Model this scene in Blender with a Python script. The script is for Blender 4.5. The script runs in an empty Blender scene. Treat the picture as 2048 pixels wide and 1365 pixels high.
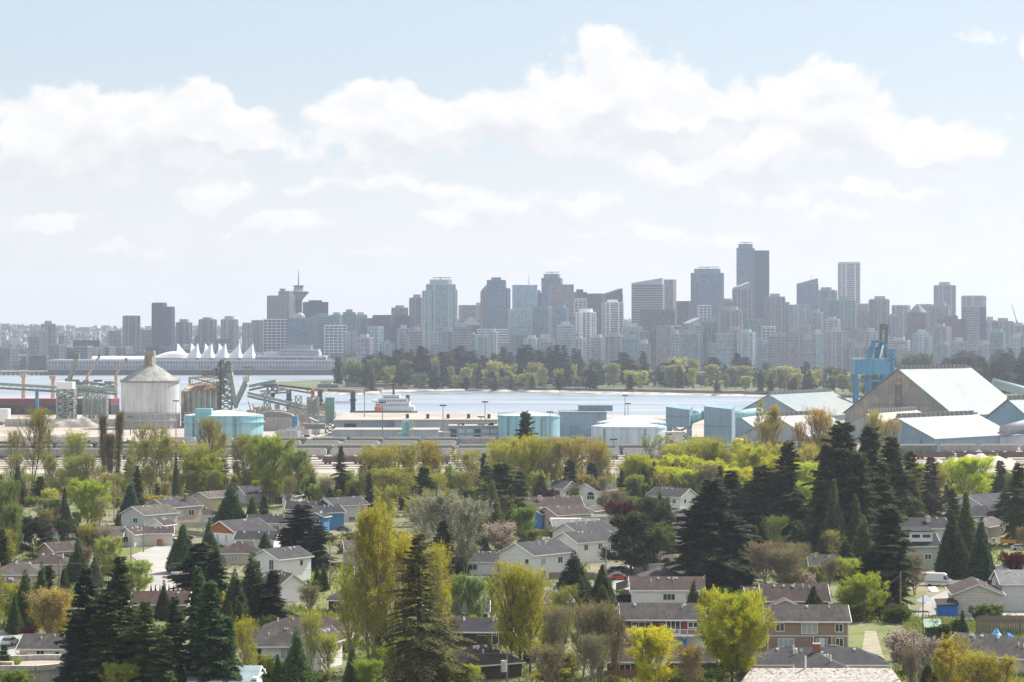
import bpy, math, random
import numpy as np
from mathutils import Vector
SC = bpy.context.scene
COL = SC.collection
F, CH, HY = 4700.0, 51.0, 682.0
R = math.radians

# ------------------------------------------------------------- camera, sky, sun, exposure
cam = bpy.data.cameras.new('camera'); camo = bpy.data.objects.new('camera', cam); COL.objects.link(camo)
camo.location = (0, 0, CH); camo.rotation_euler = (R(90), 0, 0)
cam.sensor_width = 36; cam.lens = F/2048*36; cam.clip_start = 1; cam.clip_end = 40000
SC.camera = camo
SUN_AZ, SUN_EL = R(48), R(47)
sl = bpy.data.lights.new('sun', 'SUN'); sl.energy = 4.3; sl.angle = R(0.6); sl.color = (1, .95, .87)
so = bpy.data.objects.new('sun', sl); COL.objects.link(so)
sd = Vector((math.sin(SUN_AZ)*math.cos(SUN_EL), math.cos(SUN_AZ)*math.cos(SUN_EL), math.sin(SUN_EL)))
so.rotation_euler = sd.to_track_quat('Z', 'Y').to_euler(); so.location = (0, 0, 400)
SC.view_settings.view_transform = 'Standard'; SC.view_settings.look = 'None'
SC.view_settings.gamma = 1; SC.view_settings.use_curve_mapping = False
SC.view_settings.exposure = 0.95
SC.render.engine = 'CYCLES'
SC.cycles.max_bounces = 5; SC.cycles.diffuse_bounces = 3; SC.cycles.glossy_bounces = 2
SC.cycles.transmission_bounces = 3; SC.cycles.transparent_max_bounces = 6; SC.cycles.volume_bounces = 0
SC.cycles.use_denoising = True; SC.cycles.use_adaptive_sampling = False
SC.cycles.denoising_prefilter = 'NONE'; SC.cycles.denoising_input_passes = 'RGB_ALBEDO_NORMAL'; SC.cycles.caustics_reflective = False; SC.cycles.caustics_refractive = False

class NT:
    def __init__(s, tree): s.t = tree; s.t.nodes.clear()
    def n(s, typ, **k):
        nd = s.t.nodes.new(typ)
        for a, b in k.items(): setattr(nd, a, b)
        return nd
    def put(s, sock, val):
        if hasattr(val, 'is_output'): s.t.links.new(val, sock)
        elif val is not None: sock.default_value = val
    def m(s, op, a, b=None, c=None, clamp=False):
        nd = s.n('ShaderNodeMath', operation=op, use_clamp=clamp)
        s.put(nd.inputs[0], a); s.put(nd.inputs[1], b)
        if c is not None: s.put(nd.inputs[2], c)
        return nd.outputs[0]
    def vm(s, op, a, b=None, scale=None):
        nd = s.n('ShaderNodeVectorMath', operation=op)
        s.put(nd.inputs[0], a); s.put(nd.inputs[1], b)
        if scale is not None: s.put(nd.inputs['Scale'], scale)
        return nd.outputs['Value' if op in ('DOT_PRODUCT', 'LENGTH') else 'Vector']
    def mr(s, v, a, b, c=0.0, d=1.0, smooth=False):
        nd = s.n('ShaderNodeMapRange', interpolation_type='SMOOTHSTEP' if smooth else 'LINEAR')
        s.put(nd.inputs[0], v)
        for i, q in enumerate((a, b, c, d)): s.put(nd.inputs[i+1], q)
        return nd.outputs[0]
    def mix(s, f, a, b, blend='MIX'):
        nd = s.n('ShaderNodeMix', data_type='RGBA', blend_type=blend)
        s.put(nd.inputs[0], f); s.put(nd.inputs[6], c4(a)); s.put(nd.inputs[7], c4(b))
        return nd.outputs[2]
    def noise(s, vec, scale, detail=2, rough=.5, col=False):
        nd = s.n('ShaderNodeTexNoise'); nd.inputs['Scale'].default_value = scale
        nd.inputs['Detail'].default_value = detail; nd.inputs['Roughness'].default_value = rough
        if vec is not None: s.t.links.new(vec, nd.inputs['Vector'])
        return nd.outputs['Color' if col else 'Fac']
    def ramp(s, f, stops):
        nd = s.n('ShaderNodeValToRGB'); s.put(nd.inputs[0], f); e = nd.color_ramp.elements
        while len(e) < len(stops): e.new(.5)
        for i, (p, c) in enumerate(stops): e[i].position = p; e[i].color = c4(c)
        return nd.outputs[0]
def c4(c):
    if isinstance(c, (tuple, list)) and len(c) == 3: return (c[0], c[1], c[2], 1)
    return c

W = bpy.data.worlds.new('World'); SC.world = W; W.use_nodes = True
t = NT(W.node_tree)
tc = t.n('ShaderNodeTexCoord').outputs['Generated']
sky = t.n('ShaderNodeTexSky', sky_type='NISHITA', sun_disc=False)
sky.sun_elevation = SUN_EL; sky.sun_rotation = SUN_AZ; sky.air_density = 1.0; sky.dust_density = 1.2; sky.ozone_density = 1.5
sep = t.n('ShaderNodeSeparateXYZ'); t.t.links.new(tc, sep.inputs[0])
X_, Y_, Z_ = sep.outputs
az = t.m('ARCTAN2', X_, Y_); el = t.m('ARCSINE', Z_)
cmb = t.n('ShaderNodeCombineXYZ'); t.put(cmb.inputs[0], az); t.put(cmb.inputs[1], el)
ae = cmb.outputs[0]
wv = t.vm('MULTIPLY', t.vm('SUBTRACT', t.noise(ae, 26, 3, .6, True), (.5, .5, .5)), (.055, .034, 0))
aw = t.vm('ADD', ae, wv)
BL = [(120,222,150,62,1),(350,235,120,55,1),(470,252,90,45,.95),(300,300,270,45,.55),(725,205,110,62,1),(850,250,150,48,.95),
 (1235,120,112,75,1.1),(1180,212,240,62,1.1),(1380,225,80,42,.8),(750,290,160,30,.6),(1330,310,130,42,.7),(1430,350,120,40,.7),(1540,405,110,28,.85),
 (1640,155,95,45,.9),(1630,235,150,60,.95),(1850,282,165,45,1),(1560,310,120,32,.7),(1770,372,120,30,.8),(2080,120,75,95,1.3),(1930,100,40,22,.5),
 (760,360,105,36,.85),(950,385,110,28,.8),(1160,405,110,28,.7),(430,385,130,42,.8),(1665,445,65,20,.8),(160,345,150,50,.6),(800,215,60,40,.4),(560,455,150,22,.8),(110,445,130,24,.85),(900,440,130,24,.85),(1290,470,170,20,.8),(250,495,170,16,.7),(760,500,150,14,.6),(1120,530,170,12,.5),(1500,490,120,14,.5),(640,400,60,24,.5),(1850,430,80,18,.35),(1080,300,120,30,.5),(60,290,70,50,.6)]
def density(vec):
    acc = None
    for (px, py, rx, ry, a) in BL:
        d = t.vm('MULTIPLY', t.vm('SUBTRACT', vec, ((px-1024)/F, (HY-py)/F, 0)), (F/rx, F/ry, 0))
        e = t.m('POWER', 2.718, t.m('MULTIPLY', t.vm('DOT_PRODUCT', d, d), -1.0))
        acc = t.m('MULTIPLY', e, a) if acc is None else t.m('MULTIPLY_ADD', e, a, acc)
    return acc
S0 = density(aw)
high = t.mr(el, .15, .26, 0, .85)                       # loose clouds go on above the frame, unseen, cover raised for ambient light
big = t.noise(t.vm('MULTIPLY', tc, (1, 1, 2.4)), 4.0, 2, .5)
S0 = t.m('ADD', S0, t.m('MULTIPLY', high, t.mr(big, .35, .65)))
nz = t.noise(t.vm('MULTIPLY', ae, (1, 1.35, 1)), 50, 8, .6)
nz2 = t.noise(t.vm('ADD', t.vm('MULTIPLY', ae, (1, 1.35, 1)), (.002, .010, 0)), 50, 4, .55)
D0 = t.m('ADD', S0, t.m('MULTIPLY', t.m('SUBTRACT', nz, .5), 1.25))
mask = t.mr(D0, .34, .66, 0, 1, True)
base = t.mr(el, .015, .125, .95, 0, True)                # thin bright veil towards the horizon
veil = t.m('MULTIPLY', base, t.mr(nz, .2, .8, .85, 1.0))
S1 = density(t.vm('ADD', aw, (-.003, .011, 0)))
lit = t.m('ADD', t.m('MULTIPLY', t.mr(t.m('SUBTRACT', nz, nz2), -.12, .14, 0, 1, True), .38), t.m('MULTIPLY', t.mr(t.m('SUBTRACT', S0, S1), -.22, .16, 0, 1, True), .62))
core = t.mr(D0, .55, 1.5, 0, 1)
lit = t.m('SUBTRACT', t.m('ADD', lit, .10), t.m('MULTIPLY', core, .14), clamp=True)
ccol = t.mix(lit, (4.35, 4.37, 4.5), (5.55, 5.46, 5.32))
clear = t.mix(.74, sky.outputs[0], (3.2, 3.62, 4.0))
vn = t.noise(t.vm('MULTIPLY', aw, (1, 2.2, 1)), 30, 5, .6)
vcol = t.mix(t.mr(vn, .35, .65), (4.95, 4.9, 4.86), (5.3, 5.22, 5.12))
c1 = t.mix(veil, clear, vcol)
c2 = t.mix(t.m('MULTIPLY', mask, t.mr(el, .0, .045, .25, .97)), c1, ccol)
bg = t.n('ShaderNodeBackground'); t.put(bg.inputs[0], c2); bg.inputs[1].default_value = 0.097
ow = t.n('ShaderNodeOutputWorld'); t.t.links.new(bg.outputs[0], ow.inputs[0])

# ------------------------------------------------------------- helpers
def gp(px, py):
    Y = CH*F/(py-HY); return ((px-1024)/F*Y, Y)
def wp(px, py, Y): return Vector(((px-1024)/F*Y, Y, CH-(py-HY)/F*Y))
def mpx(py): return CH/(py-HY)                           # metres per pixel for something standing at py

class MB:
    def __init__(s): s.v = []; s.f = []; s.mi = []
    def face(s, pts, m=0):
        b = len(s.v); s.v += [tuple(p) for p in pts]; s.f.append(list(range(b, b+len(pts)))); s.mi.append(m)
    def prism(s, poly, z0, z1, m=0, mt=None, sx=1.0):
        n = len(poly); b = len(s.v)
        s.v += [(x, y, z0) for x, y in poly]
        cx = sum(p[0] for p in poly)/n; cy = sum(p[1] for p in poly)/n
        zt = z1 if callable(z1) else (lambda x, y: z1)
        s.v += [(cx+(x-cx)*sx, cy+(y-cy)*sx, zt(x, y)) for x, y in poly]
        for i in range(n):
            j = (i+1) % n; s.f.append([b+i, b+j, b+n+j, b+n+i]); s.mi.append(m)
        s.f.append([b+n+i for i in range(n)]); s.mi.append(m if mt is None else mt)
        s.f.append([b+n-1-i for i in range(n)]); s.mi.append(m)
        return s
    def box(s, x0, x1, y0, y1, z0, z1, m=0, mt=None): return s.prism([(x0, y0), (x1, y0), (x1, y1), (x0, y1)], z0, z1, m, mt)
    def cyl(s, cx, cy, z0, z1, r0, r1=None, n=16, m=0):
        r1 = r0 if r1 is None else r1; b = len(s.v)
        for z, r in ((z0, r0), (z1, max(r1, 1e-3))):
            s.v += [(cx+r*math.cos(2*math.pi*i/n), cy+r*math.sin(2*math.pi*i/n), z) for i in range(n)]
        for i in range(n):
            j = (i+1) % n; s.f.append([b+i, b+j, b+n+j, b+n+i]); s.mi.append(m)
        s.f.append([b+n+i for i in range(n)]); s.mi.append(m)
        s.f.append([b+n-1-i for i in range(n)]); s.mi.append(m)
        return s
    def beam(s, p, q, r, r2=None, n=4, m=0):
        p, q = Vector(p), Vector(q); d = q-p
        if d.length < 1e-6: return s
        d.normalize(); u = d.orthogonal().normalized() if abs(d.z) < .99 else Vector((1, 0, 0))
        if n == 4 and abs(d.z) < .99:
            u = d.cross(Vector((0, 0, 1))).normalized()
        w = d.cross(u); r2 = r if r2 is None else r2; b = len(s.v)
        for c, rr in ((p, r), (q, r2)):
            for i in range(n):
                a = 2*math.pi*(i+.5)/n; k = rr*(1.414 if n == 4 else 1)
                s.v.append(tuple(c+u*math.cos(a)*k+w*math.sin(a)*k))
        for i in range(n):
            j = (i+1) % n; s.f.append([b+i, b+j, b+n+j, b+n+i]); s.mi.append(m)
        s.f.append([b+n+i for i in range(n)]); s.mi.append(m); s.f.append([b+n-1-i for i in range(n)]); s.mi.append(m)
        return s
    def mesh(s, name, mats, smooth=False):
        me = bpy.data.meshes.new(name); me.from_pydata(s.v, [], s.f)
        for m_ in (mats if isinstance(mats, (list, tuple)) else [mats]): me.materials.append(m_)
        if any(s.mi): me.polygons.foreach_set('material_index', s.mi)
        if smooth: me.polygons.foreach_set('use_smooth', [True]*len(s.f))
        me.update(); return me
    def build(s, name, mats, parent=None, loc=(0, 0, 0), rz=0, kind=None, smooth=False, label=None):
        return put(name, s.mesh(name, mats, smooth), parent, loc, rz, kind, label)
def put(name, me, parent=None, loc=(0, 0, 0), rz=0, kind=None, label=None):
    o = bpy.data.objects.new(name, me); COL.objects.link(o); o.location = loc; o.rotation_euler = (0, 0, rz)
    if parent: o.parent = parent
    if kind: o['kind'] = kind
    if label: o['label'] = label
    return o
def thing(name, label, cat, loc=(0, 0, 0), rz=0, group=None):
    o = bpy.data.objects.new(name, None); COL.objects.link(o); o.location = loc; o.rotation_euler = (0, 0, rz)
    o.empty_display_size = .5; tag(o, label, cat, group); return o
def tag(o, label, cat, group=None):
    o['label'] = label; o['category'] = cat
    if group: o['group'] = group
    return o
def copy_tree(o, parent=None):
    c = o.copy(); COL.objects.link(c); c.parent = parent
    for ch in o.children: copy_tree(ch, c)
    return c
MARKS = []                                               # (px, py, phrase) landmarks that tree labels refer to
def mark(px, py, phrase): MARKS.append((px, py, phrase))

# ------------------------------------------------------------- materials
MATS = {}
def mat(name, col, rough=.8, var=.18, scale=.6, metal=0, spec=.3, kind=None, col2=None, bump=0, bscale=3.0):
    if name in MATS: return MATS[name]
    m = bpy.data.materials.new(name); m.use_nodes = True; t = NT(m.node_tree)
    p = t.n('ShaderNodeBsdfPrincipled'); o = t.n('ShaderNodeOutputMaterial'); t.t.links.new(p.outputs[0], o.inputs[0])
    co = t.n('ShaderNodeTexCoord').outputs['Object']
    n1 = t.noise(co, scale, 5, .6)
    dark = tuple(c*(1-var) for c in col); lite = tuple(min(1, c*(1+var)) for c in col)
    c = t.mix(t.mr(n1, .3, .7), dark, lite)
    if col2:
        c = t.mix(t.mr(t.noise(co, scale*.37, 4, .65), .46, .62), c, col2)
    if kind == 'streak':                                  # rain streaks and rust running down a wall
        st = t.noise(t.vm('MULTIPLY', co, (1, 1, .06)), scale*3, 4, .7)
        c = t.mix(t.mr(st, .46, .70, 0, .85), c, tuple(q*.5 for q in col))
    if kind == 'corr':                                    # profiled metal sheet
        sp = t.n('ShaderNodeSeparateXYZ'); t.t.links.new(co, sp.inputs[0])
        w = t.m('SINE', t.m('MULTIPLY', t.m('ADD', sp.outputs[0], sp.outputs[1]), bscale))
        st = t.noise(t.vm('MULTIPLY', co, (1, 1, .15)), scale*2, 4, .7)
        c = t.mix(t.mr(st, .5, .75), c, tuple(q*.72 for q in col))
        c = t.mix(t.mr(w, .8, 1.0, 0, .55), c, tuple(q*.62 for q in col))
        rs = t.noise(t.vm('MULTIPLY', co, (1, 1, .1)), 1.3, 5, .75)
        c = t.mix(t.mr(rs, .60, .74, 0, .5), c, (.2, .15, .11))
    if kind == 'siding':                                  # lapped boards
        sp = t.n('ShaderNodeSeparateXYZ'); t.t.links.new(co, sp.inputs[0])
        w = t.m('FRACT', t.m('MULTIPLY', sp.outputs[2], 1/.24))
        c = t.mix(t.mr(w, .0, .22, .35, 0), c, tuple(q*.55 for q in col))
    if kind == 'worn':
        sp = t.n('ShaderNodeSeparateXYZ'); t.t.links.new(co, sp.inputs[0])
        w = t.m('FRACT', t.m('MULTIPLY', sp.outputs[2], 1/.3))
        nn = t.noise(t.vm('MULTIPLY', co, (1, 1, 6)), 2.2, 4, .6)
        k = t.m('MULTIPLY', t.mr(w, .1, .5, 1, 0), t.mr(nn, .38, .52))
        c = t.mix(k, c, (.25, .22, .2))
    if kind == 'shingle':                                 # asphalt shingles: courses, grain, lichen near the ridge
        sp = t.n('ShaderNodeSeparateXYZ'); t.t.links.new(co, sp.inputs[0])
        g = t.noise(co, 9, 3, .7)
        c = t.mix(t.mr(g, .3, .7), tuple(q*.68 for q in col), tuple(q*1.35 for q in col))
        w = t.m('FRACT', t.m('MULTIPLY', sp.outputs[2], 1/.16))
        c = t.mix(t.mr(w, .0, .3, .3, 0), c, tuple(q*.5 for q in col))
        mo = t.noise(t.vm('MULTIPLY', co, (1, .5, 1)), .55, 5, .7)
        c = t.mix(t.mr(mo, .47, .75, 0, .8), c, col2 or tuple(q*2.1 for q in col))
        sk = t.noise(t.vm('MULTIPLY', co, (1.6, .22, .22)), 1.5, 5, .75)
        c = t.mix(t.mr(sk, .38, .62, .55, 0), c, tuple(q*.45 for q in col))
        c = t.mix(t.mr(t.noise(co, 2.6, 3, .7), .5, .7, 0, .35), c, tuple(min(1, q*2.2) for q in col))
    t.put(p.inputs['Base Color'], c); p.inputs['Roughness'].default_value = rough
    p.inputs['Metallic'].default_value = metal; p.inputs['Specular IOR Level'].default_value = spec
    if bump:
        b = t.n('ShaderNodeBump'); b.inputs['Strength'].default_value = bump; b.inputs['Distance'].default_value = .1
        t.put(b.inputs['Height'], t.noise(co, bscale, 4, .6)); t.t.links.new(b.outputs[0], p.inputs['Normal'])
    MATS[name] = m; return m
def facade(name, col, rough=.35, fl=3.6, bay=3.0, amp=.45, spec=.4):
    """curtain wall: every pane its own tint, blinds in some"""
    if name in MATS: return MATS[name]
    m = bpy.data.materials.new(name); m.use_nodes = True; t = NT(m.node_tree)
    p = t.n('ShaderNodeBsdfPrincipled'); o = t.n('ShaderNodeOutputMaterial'); t.t.links.new(p.outputs[0], o.inputs[0])
    co = t.n('ShaderNodeTexCoord').outputs['Object']
    sn = t.vm('SNAP', co, (bay, bay, fl)); w = t.n('ShaderNodeTexWhiteNoise'); t.t.links.new(sn, w.inputs['Vector'])
    v = w.outputs['Value']
    c = t.mix(v, tuple(q*(1-amp) for q in col), tuple(min(1, q*(1+amp)) for q in col))
    c = t.mix(t.mr(v, .93, .95), c, tuple(min(1, q*1.4+.07) for q in col))
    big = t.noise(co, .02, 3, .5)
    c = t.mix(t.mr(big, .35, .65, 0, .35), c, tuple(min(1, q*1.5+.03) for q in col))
    t.put(p.inputs['Base Color'], c); p.inputs['Roughness'].default_value = rough
    p.inputs['Specular IOR Level'].default_value = spec
    MATS[name] = m; return m
def leafmat(name, flower=None, tr=.42):
    if name in MATS: return MATS[name]
    m = bpy.data.materials.new(name); m.use_nodes = True; t = NT(m.node_tree)
    oc = t.n('ShaderNodeObjectInfo').outputs['Color']; g = t.n('ShaderNodeNewGeometry')
    rnd = g.outputs['Random Per Island']; co = t.n('ShaderNodeTexCoord').outputs['Object']
    c = t.mix(rnd, t.mix(1.0, oc, (.5, .56, .55), 'MULTIPLY'), t.mix(1.0, oc, (1.5, 1.4, 1.25), 'MULTIPLY'))
    c = t.mix(t.mr(t.noise(co, .45, 3, .6), .38, .66, 0, .6), c, t.mix(1.0, oc, (.72, .9, .8), 'MULTIPLY'))
    if flower: c = t.mix(t.mr(rnd, .4, .45), c, flower)
    d = t.n('ShaderNodeBsdfDiffuse'); t.put(d.inputs[0], c)
    tl = t.n('ShaderNodeBsdfTranslucent'); t.put(tl.inputs[0], t.mix(1.0, c, (1.25, 1.2, .7), 'MULTIPLY') if not flower else c)
    mx = t.n('ShaderNodeMixShader'); mx.inputs[0].default_value = tr
    t.t.links.new(d.outputs[0], mx.inputs[1]); t.t.links.new(tl.outputs[0], mx.inputs[2])
    o = t.n('ShaderNodeOutputMaterial'); t.t.links.new(mx.outputs[0], o.inputs[0])
    MATS[name] = m; return m
M_white = mat('white_paint', (.8, .8, .79), .6, .06, .4, kind='siding')
M_trim = mat('white_trim', (.78, .78, .77), .5, .04)
M_conc = mat('concrete', (.42, .41, .39), .9, .15, .5)
M_dark = mat('dark_metal', (.045, .045, .05), .6, .2)
M_bark = mat('bark', (.13, .105, .085), .95, .35, 1.5)
M_barkg = mat('pale_bark', (.24, .2, .16), .95, .3, 1.5)
M_rubber = mat('rubber', (.02, .02, .022), .8)
M_wood = mat('weathered_wood', (.2, .165, .13), .9, .3, 1.2)
M_pane = bpy.data.materials.new('window_glass'); M_pane.use_nodes = True
_p = M_pane.node_tree.nodes['Principled BSDF']; _p.inputs['Base Color'].default_value = (.035, .045, .055, 1); _p.inputs['Roughness'].default_value = .12; _p.inputs['Specular IOR Level'].default_value = .6
M_blind = mat('window_with_blind', (.42, .45, .45), .35, .12, 2, spec=.5)
M_steel = mat('pale_green_steel', (.30, .36, .33), .7, .2, 3.0)
M_steelg = mat('grey_steel', (.2, .2, .195), .7, .3, 3.0)
# ------------------------------------------------------------- tree prototypes (numpy)
def tri_mesh(name, V, T, mats, mi=None):
    me = bpy.data.meshes.new(name)
    V = np.asarray(V, np.float32).reshape(-1, 3); T = np.asarray(T, np.int32).reshape(-1, 3)
    me.vertices.add(len(V)); me.vertices.foreach_set('co', V.ravel())
    me.loops.add(T.size); me.loops.foreach_set('vertex_index', T.ravel())
    me.polygons.add(len(T)); me.polygons.foreach_set('loop_start', np.arange(0, T.size, 3, dtype=np.int32))
    try: me.polygons.foreach_set('loop_total', np.full(len(T), 3, np.int32))
    except Exception: pass
    for m_ in (mats if isinstance(mats, list) else [mats]): me.materials.append(m_)
    me.update(calc_edges=True); return me
def nrm(a): return a/np.maximum(np.linalg.norm(a, axis=-1, keepdims=True), 1e-9)
def seg_tubes(P, Q, r0, r1, n=3):
    P, Q = np.asarray(P, float), np.asarray(Q, float); S = len(P); d = nrm(Q-P)
    ref = np.where(np.abs(d[:, 2:3]) > .9, np.array([[1., 0, 0]]), np.array([[0, 0, 1.]])); u = nrm(np.cross(d, ref)); w = np.cross(d, u)
    a = np.arange(n)*2*np.pi/n
    ring = u[:, None]*np.cos(a)[None, :, None]+w[:, None]*np.sin(a)[None, :, None]
    V = np.concatenate([P[:, None]+ring*np.asarray(r0).reshape(-1, 1, 1), Q[:, None]+ring*np.asarray(r1).reshape(-1, 1, 1)], 1)
    T = []
    for i in range(n):
        j = (i+1) % n; T += [[i, j, n+j], [i, n+j, n+i]]
    T = np.array(T)[None]+(np.arange(S)*2*n)[:, None, None]
    return V.reshape(-1, 3), T.reshape(-1, 3)
def tris_at(C, A, B):
    """one triangle per row: base C-B/2 .. C+B/2, tip C+A"""
    n = len(C); V = np.stack([C-B/2, C+B/2, C+A], 1).reshape(-1, 3); return V, np.arange(3*n).reshape(-1, 3)
def cat(parts):
    V, T, b = [], [], 0
    for v, f in parts: V.append(v); T.append(f+b); b += len(v)
    return np.concatenate(V), np.concatenate(T)
def curve(S, D, L, u, up):
    return S+D*(L*u)[:, None]+np.array([0, 0, 1.])*(up*L*u*u)[:, None]
def broadleaf(name, seed, H=15., W=9., lo=.2, stems=1, n1=34, k2=7, k3=5, leaves=9, ls=.34, up=.35, ang=.75, shape='oval', twig=.012, bark=None, leaf=None, sp=.42):
    g = np.random.default_rng(seed); UP = np.array([0, 0, 1.])
    segs = []; S1, D1, L1 = [], [], []
    for s in range(stems):
        a0 = g.uniform(0, 6.28); lean = (0.0 if stems == 1 else g.uniform(.08, .2)); hs = H*g.uniform(.82, .97)
        pts = [np.array([math.cos(a0)*.25*(stems > 1), math.sin(a0)*.25*(stems > 1), 0])]
        for i in range(7):
            q = pts[-1]+np.array([math.cos(a0)*lean+g.normal(0, .045), math.sin(a0)*lean+g.normal(0, .045), 1])*hs/7; pts.append(q)
        pts = np.array(pts); rr = np.linspace(H*.0125+.05, .035, 8)/(1 if stems == 1 else 1.35)
        segs.append((pts[:-1], pts[1:], rr[:-1], rr[1:], 6))
        n = n1//stems
        tt = lo+(.97-lo)*np.sort(g.uniform(0, 1, n)**.9); az_ = np.arange(n)*2.399+g.normal(0, .4, n)
        idx = tt*7; i0 = np.minimum(idx.astype(int), 6); fr = (idx-i0)[:, None]; P = pts[i0]*(1-fr)+pts[i0+1]*fr
        q = (tt-lo)/(1-lo)
        if shape == 'oval': env = np.sin(np.clip(q*.86+.12, 0, 1)*np.pi)**.55
        elif shape == 'fan': env = (.45+.75*q)*np.clip((1.05-q)*5, .25, 1)**.5
        elif shape == 'col': env = np.clip(.7+.5*q, 0, 1)*np.clip((1.1-q)*2.4, .2, 1)
        else: env = np.clip((1.08-q), .12, 1)**.7
        ta = ang*(1.15-.55*q)*g.uniform(.75, 1.25, n)
        d = np.stack([np.cos(az_)*np.sin(ta), np.sin(az_)*np.sin(ta), np.cos(ta)], 1)
        L = W*.5*env*g.uniform(.72, 1.12, n)/np.maximum(np.sin(ta), .32)
        L = np.minimum(L, (H*1.02-P[:, 2])/np.maximum(d[:, 2]+up*.5, .25)+.6)
        S1.append(P); D1.append(d); L1.append(L)
    S1, D1, L1 = np.concatenate(S1), np.concatenate(D1), np.concatenate(L1); m = len(S1)
    upa = np.full(m, up*.35)
    us = np.linspace(0, 1, 4); r1 = .012*L1+.02
    for i in range(3): segs.append((curve(S1, D1, L1, us[i]*np.ones(m), upa), curve(S1, D1, L1, us[i+1]*np.ones(m), upa), r1*(1-.75*us[i]), r1*(1-.75*us[i+1]), 4))
    def sub(S, D, L, ua, k, frac, spread, lo_u):
        n = len(S); r = np.repeat(np.arange(n), k); u = g.uniform(lo_u, 1, n*k)
        P = curve(S[r], D[r], L[r], u, ua[r]); d = nrm(D[r]+g.normal(0, spread, (n*k, 3))+UP*up*.5)
        return P, d, L[r]*frac*g.uniform(.6, 1.2, n*k)*(1.15-.5*u), np.full(n*k, up*.2)
    S2, D2, L2, U2 = sub(S1, D1, L1, upa, k2, .42, .55, .25)
    o = np.ones(len(S2)); segs.append((S2, curve(S2, D2, L2, o, U2), .008*L2+twig, o*twig*.7, 3))
    S3, D3, L3, U3 = sub(S2, D2, L2, U2, k3, .55, .6, .15)
    o = np.ones(len(S3)); segs.append((S3, curve(S3, D3, L3, o, U3), o*twig, o*twig*.5, 3))
    trunk = cat([seg_tubes(a, b, c, d, n) for a, b, c, d, n in segs])
    n = len(S3)*leaves; r = np.repeat(np.arange(len(S3)), leaves); u = g.uniform(.1, 1.15, n)
    C = curve(S3[r], D3[r], L3[r], u, U3[r])+g.normal(0, sp, (n, 3))*.5
    A = nrm(g.normal(0, 1, (n, 3)))*(ls*g.uniform(.6, 1.3, n))[:, None]; B = nrm(np.cross(A, g.normal(0, 1, (n, 3))))*(ls*.8*g.uniform(.6, 1.2, n))[:, None]
    k = C[:, 2] > H*.04; V, T = tris_at(C[k], A[k], B[k])
    return dict(H=float(max(C[k][:, 2].max(), .1)), W=float(np.percentile(np.hypot(C[k][:, 0], C[k][:, 1]), 97)*2),
        trunk=tri_mesh(name+'_trunk', *trunk, bark or M_bark), crown=tri_mesh(name+'_crown', V, T, leaf or leafmat('leaf')))
def conifer(name, seed, H=22., W=7.5, nb=150, per=150, lo=.06, droop=.25, expo=.8, ls=.55, wid=.42, gap=.25, irregular=.25, leaf=None, bark=None, taper=.0):
    g = np.random.default_rng(seed)
    t_ = lo+(.985-lo)*(np.arange(nb)/nb)**.95+g.normal(0, .006, nb); t_ = np.clip(t_, lo, .985); az_ = np.arange(nb)*2.399+g.normal(0, .35, nb)
    lob = 1+irregular*np.sin(az_*1+seed)*np.sin(t_*9+seed)
    L = W*.5*np.clip((1-t_)**expo, .03, 1)*g.uniform(1-gap*1.6, 1.12, nb)*lob+.25
    if taper: L *= np.clip(.55+(t_-lo)*taper, .3, 1)
    el_ = np.interp(t_, [0, .5, 1], [-.28, .02, .65])+g.normal(0, .1, nb)
    D = np.stack([np.cos(az_)*np.cos(el_), np.sin(az_)*np.cos(el_), np.sin(el_)], 1)
    S = np.zeros((nb, 3)); S[:, 2] = t_*H
    ud = -droop*np.clip(1.2-t_, .2, 1)
    segs = [(np.array([[0, 0, 0.], [0, 0, H*.5]]), np.array([[0, 0, H*.5], [0, 0, H*.99]]), [H*.016, H*.009], [H*.009, .02], 7)]
    for a, b in ((0, .5), (.5, .95)):
        o = np.ones(nb); segs.append((curve(S, D, L, a*o, ud), curve(S, D, L, b*o, ud), .012*L*(1-a)+.02, .012*L*(1-b)+.01, 3))
    trunk = cat([seg_tubes(a, b, c, d, n) for a, b, c, d, n in segs])
    cnt = np.maximum((per*(L/L.max())**1.15).astype(int), 8); r = np.repeat(np.arange(nb), cnt); n = len(r)
    u = g.uniform(.08, 1.05, n)**.8
    side = np.stack([-np.sin(az_), np.cos(az_), 0*az_], 1)[r]; s = g.uniform(-1, 1, n)
    wl = (wid*L[r]*np.clip(1.15-u, .12, 1))
    C = curve(S[r], D[r], L[r], u, ud[r])+side*(s*wl)[:, None]; C[:, 2] -= np.abs(s)*wl*.22+g.uniform(0, .28, n)*ls*1.6
    A = nrm(D[r]*.7+side*np.sign(s)[:, None]*.8+g.normal(0, .3, (n, 3))+np.array([0, 0, -.35]))*(ls*g.uniform(.6, 1.3, n))[:, None]
    B = nrm(np.cross(A, g.normal(0, .5, (n, 3))+np.array([0, 0, 1.])))*(ls*.5*g.uniform(.6, 1.2, n))[:, None]
    V, T = tris_at(C, A, B)
    return dict(H=H, W=float(np.percentile(np.hypot(C[:, 0], C[:, 1]), 91)*2), trunk=tri_mesh(name+'_trunk', *trunk, bark or M_bark), crown=tri_mesh(name+'_crown', V, T, leaf or leafmat('needle', tr=.3)))
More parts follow.
